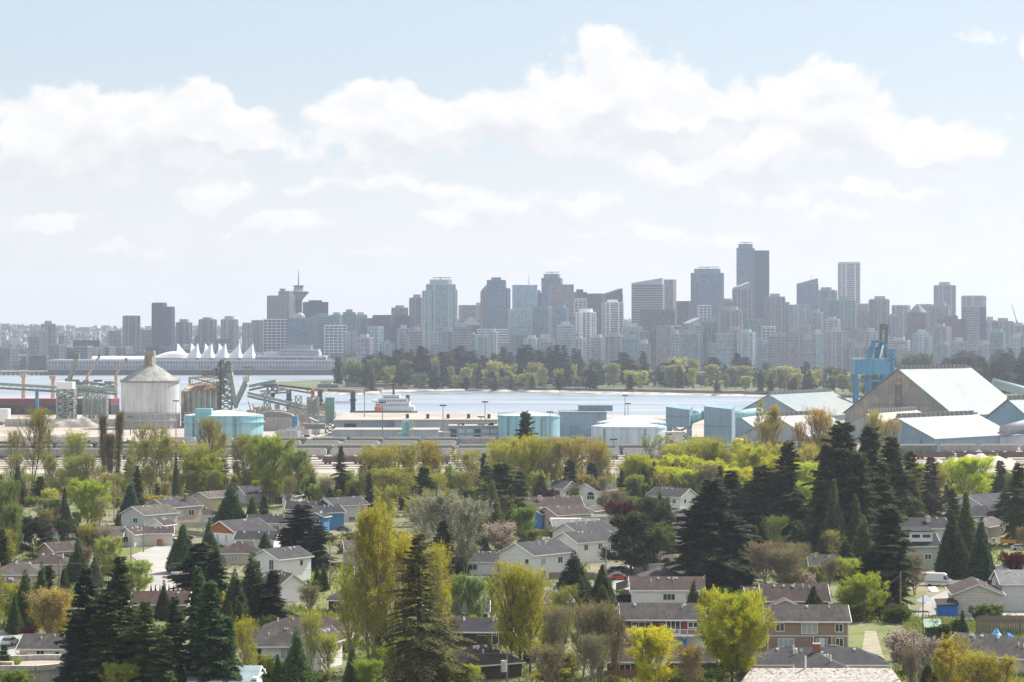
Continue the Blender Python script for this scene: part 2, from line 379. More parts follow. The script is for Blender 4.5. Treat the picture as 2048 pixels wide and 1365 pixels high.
def cedar(name, seed, H=9., W=4.5, n=15000, ls=.3, expo=.6, lobes=30, leaf=None):
    """dense crown built of many upright pointed lobes round a short trunk"""
    g = np.random.default_rng(seed); m = lobes; la = np.arange(m)*2.399+g.normal(0, .3, m); lr = W*.36*np.sqrt(g.uniform(0.0, 1, m)); lr[0] = 0
    ltop = H*np.clip(1-(lr/(W*.5))**1.15*.85, .2, 1)*g.uniform(.82, 1.0, m); ltop[0] = H; lw = W*g.uniform(.13, .22, m)*(1+.5*(lr < W*.15))
    li = g.integers(0, m, n); q = g.uniform(0, 1, n)**1.1; a = g.uniform(0, 6.283, n)
    rr = lw[li]*np.clip(1-q, 0, 1)**expo*np.clip(.5+q*4, 0, 1)*(1-.35*g.uniform(0, 1, n)**2)*(1+.22*np.sin(a*5+li)*np.sin(q*17+li))
    C = np.stack([np.cos(la[li])*lr[li]*(.75+.45*np.clip(1-q*1.1, 0, 1))+np.cos(a)*rr, np.sin(la[li])*lr[li]*(.75+.45*np.clip(1-q*1.1, 0, 1))+np.sin(a)*rr, .03*H+q*ltop[li]*.97], 1)
    out = np.stack([np.cos(a), np.sin(a), 0*a], 1)
    A = nrm(out*.6+np.array([0, 0, .6])+g.normal(0, .5, (n, 3)))*(ls*g.uniform(.6, 1.5, n))[:, None]
    B = nrm(np.cross(A, out*.5+g.normal(0, .8, (n, 3))))*(ls*.6*g.uniform(.6, 1.3, n))[:, None]
    V, T = tris_at(C, A, B)
    tr = seg_tubes([[0, 0, 0]], [[0, 0, H*.9]], [H*.018], [.03], 6)
    return dict(H=H, W=W*1.0, trunk=tri_mesh(name+'_trunk', *tr, M_bark), crown=tri_mesh(name+'_crown', V, T, leaf or leafmat('needle', tr=.3)))
def cedar_old(name, seed, H=9., W=4.5, n=15000, ls=.3, expo=.65, lump=.2, leaf=None):
    """dense cone of overlapping fans standing away from a short trunk"""
    g = np.random.default_rng(seed); q = g.uniform(0, 1, n)**1.25; a = g.uniform(0, 6.283, n)
    lm = 1+lump*(np.sin(a*3+q*9+seed)*.6+np.sin(a*7-q*23+seed*2)*.5+np.sin(a*13+q*41)*.35)
    rr = W*.5*np.clip((1-q), .0, 1)**expo*np.clip(.62+q*4.2, 0, 1)*lm*(1-.45*g.uniform(0, 1, n)**2)
    C = np.stack([np.cos(a)*rr, np.sin(a)*rr, .03*H+q*H*.97], 1)
    out = np.stack([np.cos(a), np.sin(a), 0*a], 1)
    A = nrm(out*.55+np.array([0, 0, .75])+g.normal(0, .4, (n, 3)))*(ls*g.uniform(.6, 1.4, n))[:, None]
    B = nrm(np.cross(A, out*.5+g.normal(0, .8, (n, 3))))*(ls*.6*g.uniform(.6, 1.3, n))[:, None]
    V, T = tris_at(C, A, B)
    tr = seg_tubes([[0, 0, 0]], [[0, 0, H*.9]], [H*.018], [.03], 6)
    return dict(H=H, W=W*1.05, trunk=tri_mesh(name+'_trunk', *tr, M_bark), crown=tri_mesh(name+'_crown', V, T, leaf or leafmat('needle', tr=.3)))

NEED = leafmat('needle', tr=.3); LEAF = leafmat('leaf'); CREAM = leafmat('cream_blossom', (.5, .47, .36)); PINK = leafmat('pink_blossom', (.62, .5, .45))
PR = {
 'spruce': [conifer('spruce_a', 1, 22, 8, 190, 260, irregular=.35, gap=.32), conifer('spruce_b', 2, 20, 7.5, 150, 280, gap=.4, irregular=.45, droop=.4), conifer('spruce_c', 3, 24, 7, 190, 170, expo=.6, ls=.6)],
 'bigspruce': [conifer('big_spruce', 11, 26, 11.5, 230, 330, gap=.35, irregular=.35, droop=.42, ls=.42, expo=.78, wid=.36)],
 'fir': [conifer('fir_a', 21, 26, 9.5, 200, 420, lo=.12, gap=.4, irregular=.6, droop=.5, expo=.5, ls=.6, wid=.5), conifer('fir_b', 22, 25, 9, 180, 420, lo=.1, gap=.42, irregular=.7, droop=.35, expo=.45, ls=.6, wid=.5, taper=1.4)],
 'cedar': [cedar('cedar_a', 5, n=20000), cedar('cedar_b', 6, 10, 4.6, 20000, .34, .65, 38), cedar('cedar_c', 8, 9, 5, 20000, .32, .6, 18)],
 'pine': [broadleaf('pine_a', 31, 12, 10, .25, 1, 26, 6, 7, 22, .34, .25, 1.0, 'oval', leaf=NEED, sp=.55), broadleaf('pine_b', 32, 13, 9, .15, 1, 30, 6, 6, 22, .36, .2, 1.1, 'cone', leaf=NEED, sp=.6)],
 'lime': [broadleaf('lime_a', 41, 12, 9, .1, 3, 48, 7, 6, 27, .2, .3, .8, 'oval', bark=M_barkg), broadleaf('lime_b', 42, 13, 10, .12, 4, 52, 7, 6, 25, .2, .35, .7, 'oval', bark=M_barkg)],
 'poplar': [broadleaf('poplar_a', 51, 20, 9, .18, 1, 56, 7, 5, 11, .2, .4, .6, 'oval', bark=M_bark), broadleaf('poplar_b', 52, 19, 10, .2, 3, 54, 7, 5, 10, .2, .45, .55, 'fan', bark=M_barkg), broadleaf('poplar_c', 53, 21, 8.5, .15, 2, 60, 6, 5, 12, .21, .4, .6, 'cone', bark=M_barkg)],
 'sparse': [broadleaf('sparse_a', 61, 18, 10, .3, 3, 42, 7, 5, 6, .2, .5, .55, 'fan'), broadleaf('sparse_b', 62, 17, 8, .25, 2, 44, 7, 5, 6, .2, .45, .6, 'oval')],
 'lombardy': [broadleaf('lombardy', 71, 20, 5.4, .06, 2, 84, 6, 5, 5, .25, .7, .3, 'oval')],
 'bare': [broadleaf('bare_a', 81, 11, 9, .15, 4, 56, 9, 8, 2, .2, .5, .6, 'fan', twig=.02, bark=M_barkg), broadleaf('bare_b', 82, 13, 7, .25, 2, 44, 8, 7, 2, .2, .5, .5, 'oval', twig=.02, bark=M_barkg)],
 'blossom': [broadleaf('blossom_a', 91, 11, 11, .15, 3, 50, 7, 6, 13, .19, .35, .9, 'fan', leaf=CREAM, bark=M_barkg)],
 'magnolia': [broadleaf('magnolia_a', 95, 6, 7, .12, 3, 40, 6, 5, 7, .22, .4, .95, 'fan', leaf=PINK, bark=M_barkg)],
 'maple': [broadleaf('maple_a', 98, 6, 7, .15, 2, 40, 6, 5, 13, .26, .3, 1.0, 'oval')],
 'shrub': [broadleaf('shrub_a', 101, 2.6, 3.6, .02, 4, 26, 4, 4, 12, .24, .3, 1.0, 'oval', sp=.3), broadleaf('shrub_b', 102, 3.2, 3.2, .02, 5, 30, 4, 4, 10, .22, .5, .8, 'fan', sp=.3)],
 'farcon': [conifer('far_conifer_a', 111, 35, 11, 80, 100, ls=1.7, lo=.05, irregular=.3, gap=.4, expo=1.0), conifer('far_conifer_b', 112, 38, 10, 80, 110, ls=1.8, lo=.12, expo=.75, irregular=.5, gap=.5, taper=.8)],
 'farleaf': [broadleaf('far_leaf_a', 121, 18, 15, .08, 3, 26, 5, 3, 22, .85, .3, .9, 'oval', sp=1.1), broadleaf('far_leaf_b', 122, 20, 14, .1, 2, 26, 5, 3, 20, .9, .35, .8, 'fan', sp=1.1)],
}
COLS = {'spruce': (.1, .12, .055), 'bigspruce': (.11, .11, .045), 'fir': (.1, .12, .07), 'cedar': (.1, .14, .06), 'pine': (.09, .115, .065),
 'lime': (.33, .36, .045), 'poplar': (.27, .27, .06), 'sparse': (.22, .21, .085), 'lombardy': (.2, .17, .07), 'bare': (.22, .2, .09), 'blossom': (.25, .27, .13),
 'magnolia': (.2, .16, .1), 'maple': (.1, .022, .03), 'shrub': (.12, .16, .05), 'farcon': (.05, .06, .04), 'farleaf': (.15, .18, .05)}
WORD = {'spruce': 'dark spruce', 'bigspruce': 'very large spruce', 'fir': 'dark fir', 'cedar': 'dense cedar', 'pine': 'clumpy dark pine',
 'lime': 'bright leafy tree', 'poplar': 'yellow-green poplar', 'sparse': 'thin olive-brown tree', 'lombardy': 'narrow brown poplar', 'bare': 'bare twiggy tree',
 'blossom': 'cream blossoming tree', 'magnolia': 'pinkish blossoming tree', 'maple': 'dark red maple', 'shrub': 'leafy shrub'}
NAME = {'spruce': 'spruce_tree', 'bigspruce': 'spruce_tree', 'fir': 'fir_tree', 'cedar': 'cedar_tree', 'pine': 'pine_tree', 'lime': 'leafy_tree', 'poplar': 'poplar_tree', 'sparse': 'alder_tree',
 'lombardy': 'lombardy_poplar', 'bare': 'bare_tree', 'blossom': 'blossom_tree', 'magnolia': 'magnolia_tree', 'maple': 'maple_tree', 'shrub': 'shrub', 'farcon': 'conifer_tree', 'farleaf': 'broadleaf_tree'}
rt = random.Random(77)
PLANTS = []                                              # kept for labelling at the end
def plant(sp, x, y, h, w, col=None, z=0, label=None, group=None, px=None, py=None):
    pr = PR[sp][rt.randrange(len(PR[sp]))]
    r = bpy.data.objects.new(NAME[sp], None); COL.objects.link(r); r.location = (x, y, z); r.rotation_euler = (0, 0, rt.uniform(0, 6.28))
    r.scale = (w/pr['W'], w/pr['W'], h/pr['H']); r.empty_display_size = .5
    c = col or COLS[sp]; j = rt.uniform(.86, 1.14); c = (c[0]*j*rt.uniform(.94, 1.06), c[1]*j, c[2]*j*rt.uniform(.85, 1.15), 1)
    a = put('stem' if sp == 'shrub' else 'trunk', pr['trunk'], r); b = put('foliage' if sp == 'shrub' else 'crown', pr['crown'], r); b.color = c
    r['category'] = 'shrub' if sp == 'shrub' else 'tree'
    if group: r['group'] = group
    if label: r['label'] = label
    else: PLANTS.append((r, sp, px, py))
    return r
def tree(sp, cx, top, base_, wpx, col=None, label=None):
    x, y = gp(cx, base_); s = mpx(base_)
    return plant(sp, x, y, (base_-top)*s, wpx*s, col, label=label, px=cx, py=(top+base_)/2)
# ------------------------------------------------------------- ground, water, shores
def sheet(name, poly, z, m, thick=0, kind='structure'):
    b = MB(); b.face([(x, y, z) for x, y in poly]); return b.build(name, m, kind=kind)
M_sea = bpy.data.materials.new('sea_water'); M_sea.use_nodes = True; t = NT(M_sea.node_tree)
p = t.n('ShaderNodeBsdfPrincipled'); o = t.n('ShaderNodeOutputMaterial'); t.t.links.new(p.outputs[0], o.inputs[0])
co = t.n('ShaderNodeTexCoord').outputs['Object']
p.inputs['Base Color'].default_value = (.34, .38, .42, 1); p.inputs['Roughness'].default_value = .16; p.inputs['IOR'].default_value = 1.33
b = t.n('ShaderNodeBump'); b.inputs['Strength'].default_value = .16; b.inputs['Distance'].default_value = .5
wn = t.noise(t.vm('MULTIPLY', co, (1, .55, 1)), .16, 6, .68); wl = t.noise(t.vm('MULTIPLY', co, (.3, 1, 1)), .006, 4, .6)
t.put(b.inputs['Height'], t.m('MULTIPLY', wn, t.mr(wl, .35, .65, .5, 1.3))); t.t.links.new(b.outputs[0], p.inputs['Normal'])
t.put(p.inputs['Base Color'], t.mix(t.mr(t.noise(t.vm('MULTIPLY', co, (.25, 1, 1)), .012, 6, .65), .35, .65), (.17, .22, .27), (.34, .38, .43)))
t.put(p.inputs['Roughness'], t.mr(wl, .35, .65, .26, .42))
sheet('water', [(-9000, 1400), (9000, 1400), (9000, 30000), (-9000, 30000)], -2.0, M_sea)

M_gr = mat('lawn_and_soil', (.14, .145, .075), .95, .4, .08, col2=(.23, .2, .14), bump=.6, bscale=2)
M_yard = mat('gravel_yard', (.40, .35, .30), .95, .2, .03, col2=(.27, .235, .2), bump=.4, bscale=1.5)
M_park = mat('park_grass', (.12, .14, .06), .95, .3, .02, col2=(.10, .12, .05))
M_beach = mat('shore_rocks', (.34, .31, .27), .95, .35, .15, col2=(.12, .11, .1))
M_city = mat('city_ground', (.12, .13, .11), .95, .3, .01)
b = MB(); b.box(-1500, 1500, -60, 905, -4, 0); b.build('ground', M_gr, kind='structure')
b = MB(); b.prism([(-1500, 905.01), (1500, 905.01), (1500, 1720), (330, 1690), (200, 1600), (60, 1625), (-60, 1640), (-180, 1640), (-260, 1625), (-1500, 1600)], -4, .02); b.build('gravel_yard', M_yard, kind='structure')
# park peninsula across the water
def sp_(px, py): return gp(px, py-1)
edge = [(612, 789), (640, 787), (700, 790), (760, 783), (900, 781), (1000, 782.5), (1100, 784), (1200, 786), (1300, 788), (1400, 790), (1500, 792), (1600, 795), (1700, 799), (1800, 803), (2048, 812), (2500, 830)]
sh = []
for i in range(len(edge)-1):
    for k in range(6):
        a = k/6; px = edge[i][0]*(1-a)+edge[i+1][0]*a; py = edge[i][1]*(1-a)+edge[i+1][1]*a
        X, Y = gp(px, py); sh.append((X+rt.uniform(-3, 3), Y*53/51+rt.uniform(-9, 9)))
back = [(2600, 3500), (900, 3560), (-100, 3500), (-320, 2900)]
def inset(p_, d): return [(x, y+d) for x, y in p_]
sheet('shore_rocks', sh+back, -.6, M_beach)
b = MB()
for i in range(len(sh)-1):
    (x0, y0), (x1, y1) = sh[i], sh[i+1]
    b.face([(x0, y0, -.6), (x1, y1, -.6), (x1, y1-20, -2.6), (x0, y0-20, -2.6)])
b.build('beach', mat('beach_shingle', (.5, .45, .38), .95, .3, .1, col2=(.2, .18, .16)), kind='structure')
sheet('park_lawn', inset(sh[4:], 34)+back[:3]+[(-300, 2800)], 1.6, M_park)
wall_pts = inset(sh[3:], 30)
b = MB()
for i in range(len(wall_pts)-1):
    b.face([(wall_pts[i][0], wall_pts[i][1], -1), (wall_pts[i+1][0], wall_pts[i+1][1], -1), (wall_pts[i+1][0], wall_pts[i+1][1], 2.1), (wall_pts[i][0], wall_pts[i][1], 2.1)])
    b.face([(wall_pts[i][0], wall_pts[i][1], 2.1), (wall_pts[i+1][0], wall_pts[i+1][1], 2.1), (wall_pts[i+1][0], wall_pts[i+1][1]+1.2, 2.1), (wall_pts[i][0], wall_pts[i][1]+1.2, 2.1)])
so_ = b.build('sea_wall', mat('granite_wall', (.17, .155, .145), .95, .3, .3)); tag(so_, 'long dark stone sea wall along the park shore', 'wall')
# point with lawn at the peninsula tip
x0, y0 = gp(690, 777); x1, y1 = gp(800, 777)
b = MB(); b.prism([(x0, y0), (x0+8, y0-9), (x1-10, y0-12), (x1, y0), (x1, y0+160), (x0, y0+160)], -.6, 5.5, 0, 1)
tag(b.build('bastion', [MATS['granite_wall'], mat('point_lawn', (.2, .24, .07), .95, .2, .05)]), 'stone-walled grassy terrace at the tip of the park peninsula', 'terrace')
x0, y0 = gp(635, 779); x1, y1 = gp(676, 779)
tg = thing('shore_pavilion', 'small pale pavilion on a stone plinth at the left tip of the peninsula', 'pavilion', ((x0+x1)/2, y0+8, -.6))
MB().box(-11, 11, -6, 8, 0, 6).build('plinth', MATS['granite_wall'], tg)
MB().box(-8, 4, -3, 5, 6, 9.5).build('wall', mat('pale_render', (.55, .53, .5), .8), tg); MB().box(-9, 5, -4, 6, 9.52, 10.2).build('roof', M_conc, tg)
for i, px in enumerate((681, 691, 700)):
    x, y = gp(px, 774); f_ = thing('flagpole', 'white flagpole on the grassy point, %s of three from the left' % ('first', 'second', 'third')[i], 'flagpole', (x, y, 5), group='flagpoles on the grassy point')
    MB().cyl(0, 0, 0, 12, .22, .12, 6).build('pole', M_trim, f_); MB().box(.15, 3.6, -.06, .06, 10, 11.8).build('flag', mat('white_flag', (.8, .8, .82), .8), f_)
# far side: downtown and hills
def rng(seed): return random.Random(seed)
sheet('downtown_ground', [(-6000, 3655), (-235, 3655), (-120, 3560), (3500, 3570), (6000, 12000), (-9000, 12000)], 3.0, M_city)
b = MB(); b.face([(-6000, 3655, 3), (-235, 3655, 3), (-235, 3648, -3), (-6000, 3648, -3)]); b.build('quay_edge', mat('quay_stone', (.16, .16, .16), .9), kind='structure')
M_hill = mat('hill_cover', (.07, .09, .055), .95, .5, .012, col2=(.15, .15, .14))
def hill(name, y0, y1, x0, x1, hmax, seed, nx=60, ny=12):
    g = rng(seed); ph = [g.uniform(0, 6) for _ in range(5)]; v = []; f = []
    for j in range(ny+1):
        for i in range(nx+1):
            u = i/nx; w = j/ny; x = x0+(x1-x0)*u; y = y0+(y1-y0)*w
            h = hmax*(math.sin(w*1.57)**1.2)*(.8+.1*math.sin(u*7+ph[0])+.07*math.sin(u*19+ph[1])+.03*math.sin(u*51+ph[2]+w*5)+.02*math.sin(u*120+ph[3]+w*9)) if w > 0 else 0
            v.append((x, y, 3+h))
    for j in range(ny):
        for i in range(nx):
            a = j*(nx+1)+i; f.append([a, a+1, a+nx+2, a+nx+1])
    m = MB(); m.v = v; m.f = f; m.mi = [0]*len(f); return m.build(name, M_hill, kind='structure', smooth=True), v
hl, hv = hill('hills', 4700, 9000, -3600, 4200, 125, 5)
# far woods on the hills: thousands of crowns nobody can count
g = np.random.default_rng(9); n = 9000
ii = g.integers(0, len(hv), n); hv = np.array(hv); P = hv[ii]+np.stack([g.uniform(-70, 70, n), g.uniform(-180, 180, n), 0*g.uniform(0, 1, n)], 1)
P = P[P[:, 0] < 4100]; n = len(P); k = 4
Pk = np.repeat(P, k, 0); hgt = np.repeat(g.uniform(8, 22, n), k); a = g.uniform(0, 6.28, n*k)
A = np.stack([g.normal(0, 2, n*k), g.normal(0, 2, n*k), hgt], 1); Bv = np.stack([np.cos(a), np.sin(a), 0*a], 1)*(hgt*g.uniform(.5, 1.1, n*k))[:, None]
V, T = tris_at(Pk+np.stack([g.normal(0, 3, n*k), g.normal(0, 3, n*k), 0*a-3], 1), A, Bv)
fw = put('far_woods', tri_mesh('far_woods', V, T, LEAF), kind='stuff'); fw.color = (.055, .07, .05, 1)
tag(fw, 'hazy wooded hills along the horizon behind the city', 'woods')
V2 = []
n = 1500; x = g.uniform(-3400, -300, n)*1.0; y = g.uniform(3900, 7800, n); zz = 3+125*np.sin(np.clip((y-4700)/4300, 0, 1)*1.57)**1.2*.8
b = MB()
for i in range(n):
    w = g.uniform(5, 15); d = g.uniform(5, 12); h = g.uniform(5, 13); b.box(x[i]-w, x[i]+w, y[i]-d, y[i]+d, zz[i]-4, zz[i]+h, int(g.integers(0, 3)))
b.build('distant_district', [mat('d_pale', (.42, .41, .4), .8), mat('d_grey', (.2, .2, .21), .8), mat('d_brick', (.2, .13, .11), .8)], kind='stuff')
tag(bpy.data.objects['distant_district'], 'mass of small distant buildings across the inlet below the hills', 'buildings')
n = 2200; x = g.uniform(-3400, -150, n); y = g.uniform(3700, 5600, n); P = np.stack([x, y, np.full(n, 2.)], 1); Pk = np.repeat(P, 12, 0)+g.normal(0, 3.5, (n*12, 3))+np.array([0, 0, 5.])
V, T = tris_at(Pk, g.normal(0, 3, Pk.shape), g.normal(0, 3, Pk.shape)); s_ = put('street_trees', tri_mesh('street_trees', V, T, LEAF), kind='stuff'); s_.color = (.08, .09, .055, 1)
tag(s_, 'blurred street trees among the distant waterfront buildings', 'trees')

# ------------------------------------------------------------- towers
FC = {'blue': (.055, .12, .20), 'teal': (.055, .13, .155), 'lteal': (.12, .21, .25), 'grey': (.075, .095, .125), 'navy': (.02, .04, .085), 'brown': (.05, .045, .055), 'pink': (.15, .135, .15), 'pale': (.12, .14, .17), 'lblue': (.17, .28, .36)}
SLAB = {'blue': (.16, .22, .29), 'teal': (.19, .27, .29), 'lteal': (.34, .42, .45), 'grey': (.26, .27, .3), 'navy': (.05, .075, .12), 'brown': (.09, .08, .09), 'pink': (.26, .235, .25), 'pale': (.36, .37, .4), 'lblue': (.36, .45, .52), 'white': (.72, .72, .72)}
CW = {'blue': 'blue glass', 'teal': 'teal glass', 'lteal': 'pale teal glass', 'grey': 'grey', 'navy': 'dark navy glass', 'brown': 'dark brown', 'pink': 'pinkish brown', 'pale': 'pale grey', 'lblue': 'light blue glass'}
SW = {'glass': 'glazed tower', 'resi': 'balconied tower', 'grid': 'white-gridded block', 'bands': 'banded tower', 'plain': 'slab tower'}
TOWERS = []
def fp(shape, w, d):
    a, b_ = w/2, d/2
    if shape == 'cham':
        c = min(a, b_)*.45; return [(-a+c, -b_), (a-c, -b_), (a, -b_+c), (a, b_-c), (a-c, b_), (-a+c, b_), (-a, b_-c), (-a, -b_+c)]
    if shape == 'round': return [(a*math.cos(i*math.pi/8), b_*math.sin(i*math.pi/8)) for i in range(16)]
    if shape == 'step': return [(-a, -b_), (a*.35, -b_), (a*.35, -b_*.6), (a, -b_*.6), (a, b_), (-a, b_)]
    return [(-a, -b_), (a, -b_), (a, b_), (-a, b_)]
def grow_poly(pl, e):
    out = []
    for x, y in pl:
        r = math.hypot(x, y); out.append((x*(r+e)/r, y*(r+e)/r))
    return out
def posts(b, pl, pitch, r, e, H):
    pg = grow_poly(pl, e*.5); n = len(pg)
    for i in range(n):
        p, q = pg[i], pg[(i+1) % n]; L = math.hypot(q[0]-p[0], q[1]-p[1]); k = max(1, int(L/pitch))
        for m_ in range(k): x = p[0]+(q[0]-p[0])*m_/k; y = p[1]+(q[1]-p[1])*m_/k; b.box(x-r, x+r, y-r, y+r, 0, H)
def tower(x0, x1, yt, D, style, col, shape='box', top='', rot=None, lab=None, frame=None, fl=3.4):
    g = rng(int(x0*7+yt)); wpx = (x1-x0)/F*D; zt = CH-(yt-HY)/F*D; cx = ((x0+x1)/2-1024)/F*D
    rot = g.choice((-28, -20, 18, 24, 32)) if rot is None else rot; a = abs(R(rot))
    k = .8 if shape != 'round' else 1
    w = wpx/(math.cos(a)+k*math.sin(a)) if shape == 'box' or shape == 'step' else wpx/(math.cos(a)*.93+k*math.sin(a)*.6 if shape == 'cham' else 1); d = w*k
    w = max(w, 8); d = max(d, 8); H = zt-3
    r = thing('tower', 'x', 'tower', (cx, D, 3), R(rot)); pl = fp(shape, w, d)
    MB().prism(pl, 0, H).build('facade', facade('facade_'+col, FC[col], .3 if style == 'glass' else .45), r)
    sm = mat('slab_'+(frame or col), SLAB[frame or col], .8, .1, .05); fl = {'grid': 4.9, 'resi': 3.9, 'bands': 4.2}.get(style, fl); nf = int(H/fl); z_lo = 0
    b = MB()
    if style == 'resi':
        for i in range(1, nf+1): b.prism(grow_poly(pl, 1.0 if (i % 11) else .5), i*fl-.55, i*fl+.35)
        for x, y in grow_poly(pl, .9): b.box(x-.7, x+.7, y-.7, y+.7, 0, H+.4)
        for q in (-.28, .25): b.box(w*q-1.2, w*q+1.2, -d/2-1.15, d/2+1.15, 0, H+.2)
    elif style == 'bands':
        for i in range(1, nf+1): b.prism(grow_poly(pl, .6), i*fl-.8, i*fl+.4)
    elif style == 'grid':
        for i in range(1, nf+1): b.prism(grow_poly(pl, .5), i*fl-.5, i*fl+.35)
        posts(b, pl, 6.2, .42, .6, H+.1)
    else:
        for i in range(1, nf+1, 1 if style == 'glass' else 2): b.prism(grow_poly(pl, .22), i*fl-.3, i*fl+.2)
        posts(b, pl, 5.0, .2, .3, H+.1)
    b.prism(grow_poly(pl, .5), H, H+1.6)
    b.build('floor_edges', sm, r, kind='stuff')
    if 'p' in top or top == '': MB().box(-w*.28, w*.26, -d*.25, d*.25, H+1.6, H+1.6+g.uniform(3, 6)).build('penthouse', sm, r)
    if 'c' in top:
        MB().prism([(x*.8, y*.8) for x, y in pl], H+1.6, H+9).build('crown', sm, r); MB().beam((-w*.3, 0, H+12), (w*.38, 0, H+12.3), .6).build('roof_crane', M_dark, r); MB().beam((0, 0, H+9), (0, 0, H+12), .7).build('crane_mast', M_dark, r)
    if 'w' in top:                                        # slanted crown
        MB().prism([(x*.98, y*.98) for x, y in pl], H+1.6, lambda x, y: H+3+(x/w+.5)*9).build('slanted_crown', sm, r)
    if 'y' in top: MB().prism(grow_poly(pl, -1), H+1.6, H+16, sx=.12).build('pyramid_roof', mat('copper_roof', (.2, .2, .2), .8), r)
    if 'a' in top: MB().beam((w*.2, 0, H), (w*.2, 0, H+20), .5, .15).build('antenna', M_dark, r)
    if 'r' in top: MB().cyl(0, 0, H+1.6, H+7, w*.36, w*.34, 16).build('drum', sm, r)
    TOWERS.append((r, (x0+x1)/2, yt, D, style, col, lab))
    return r
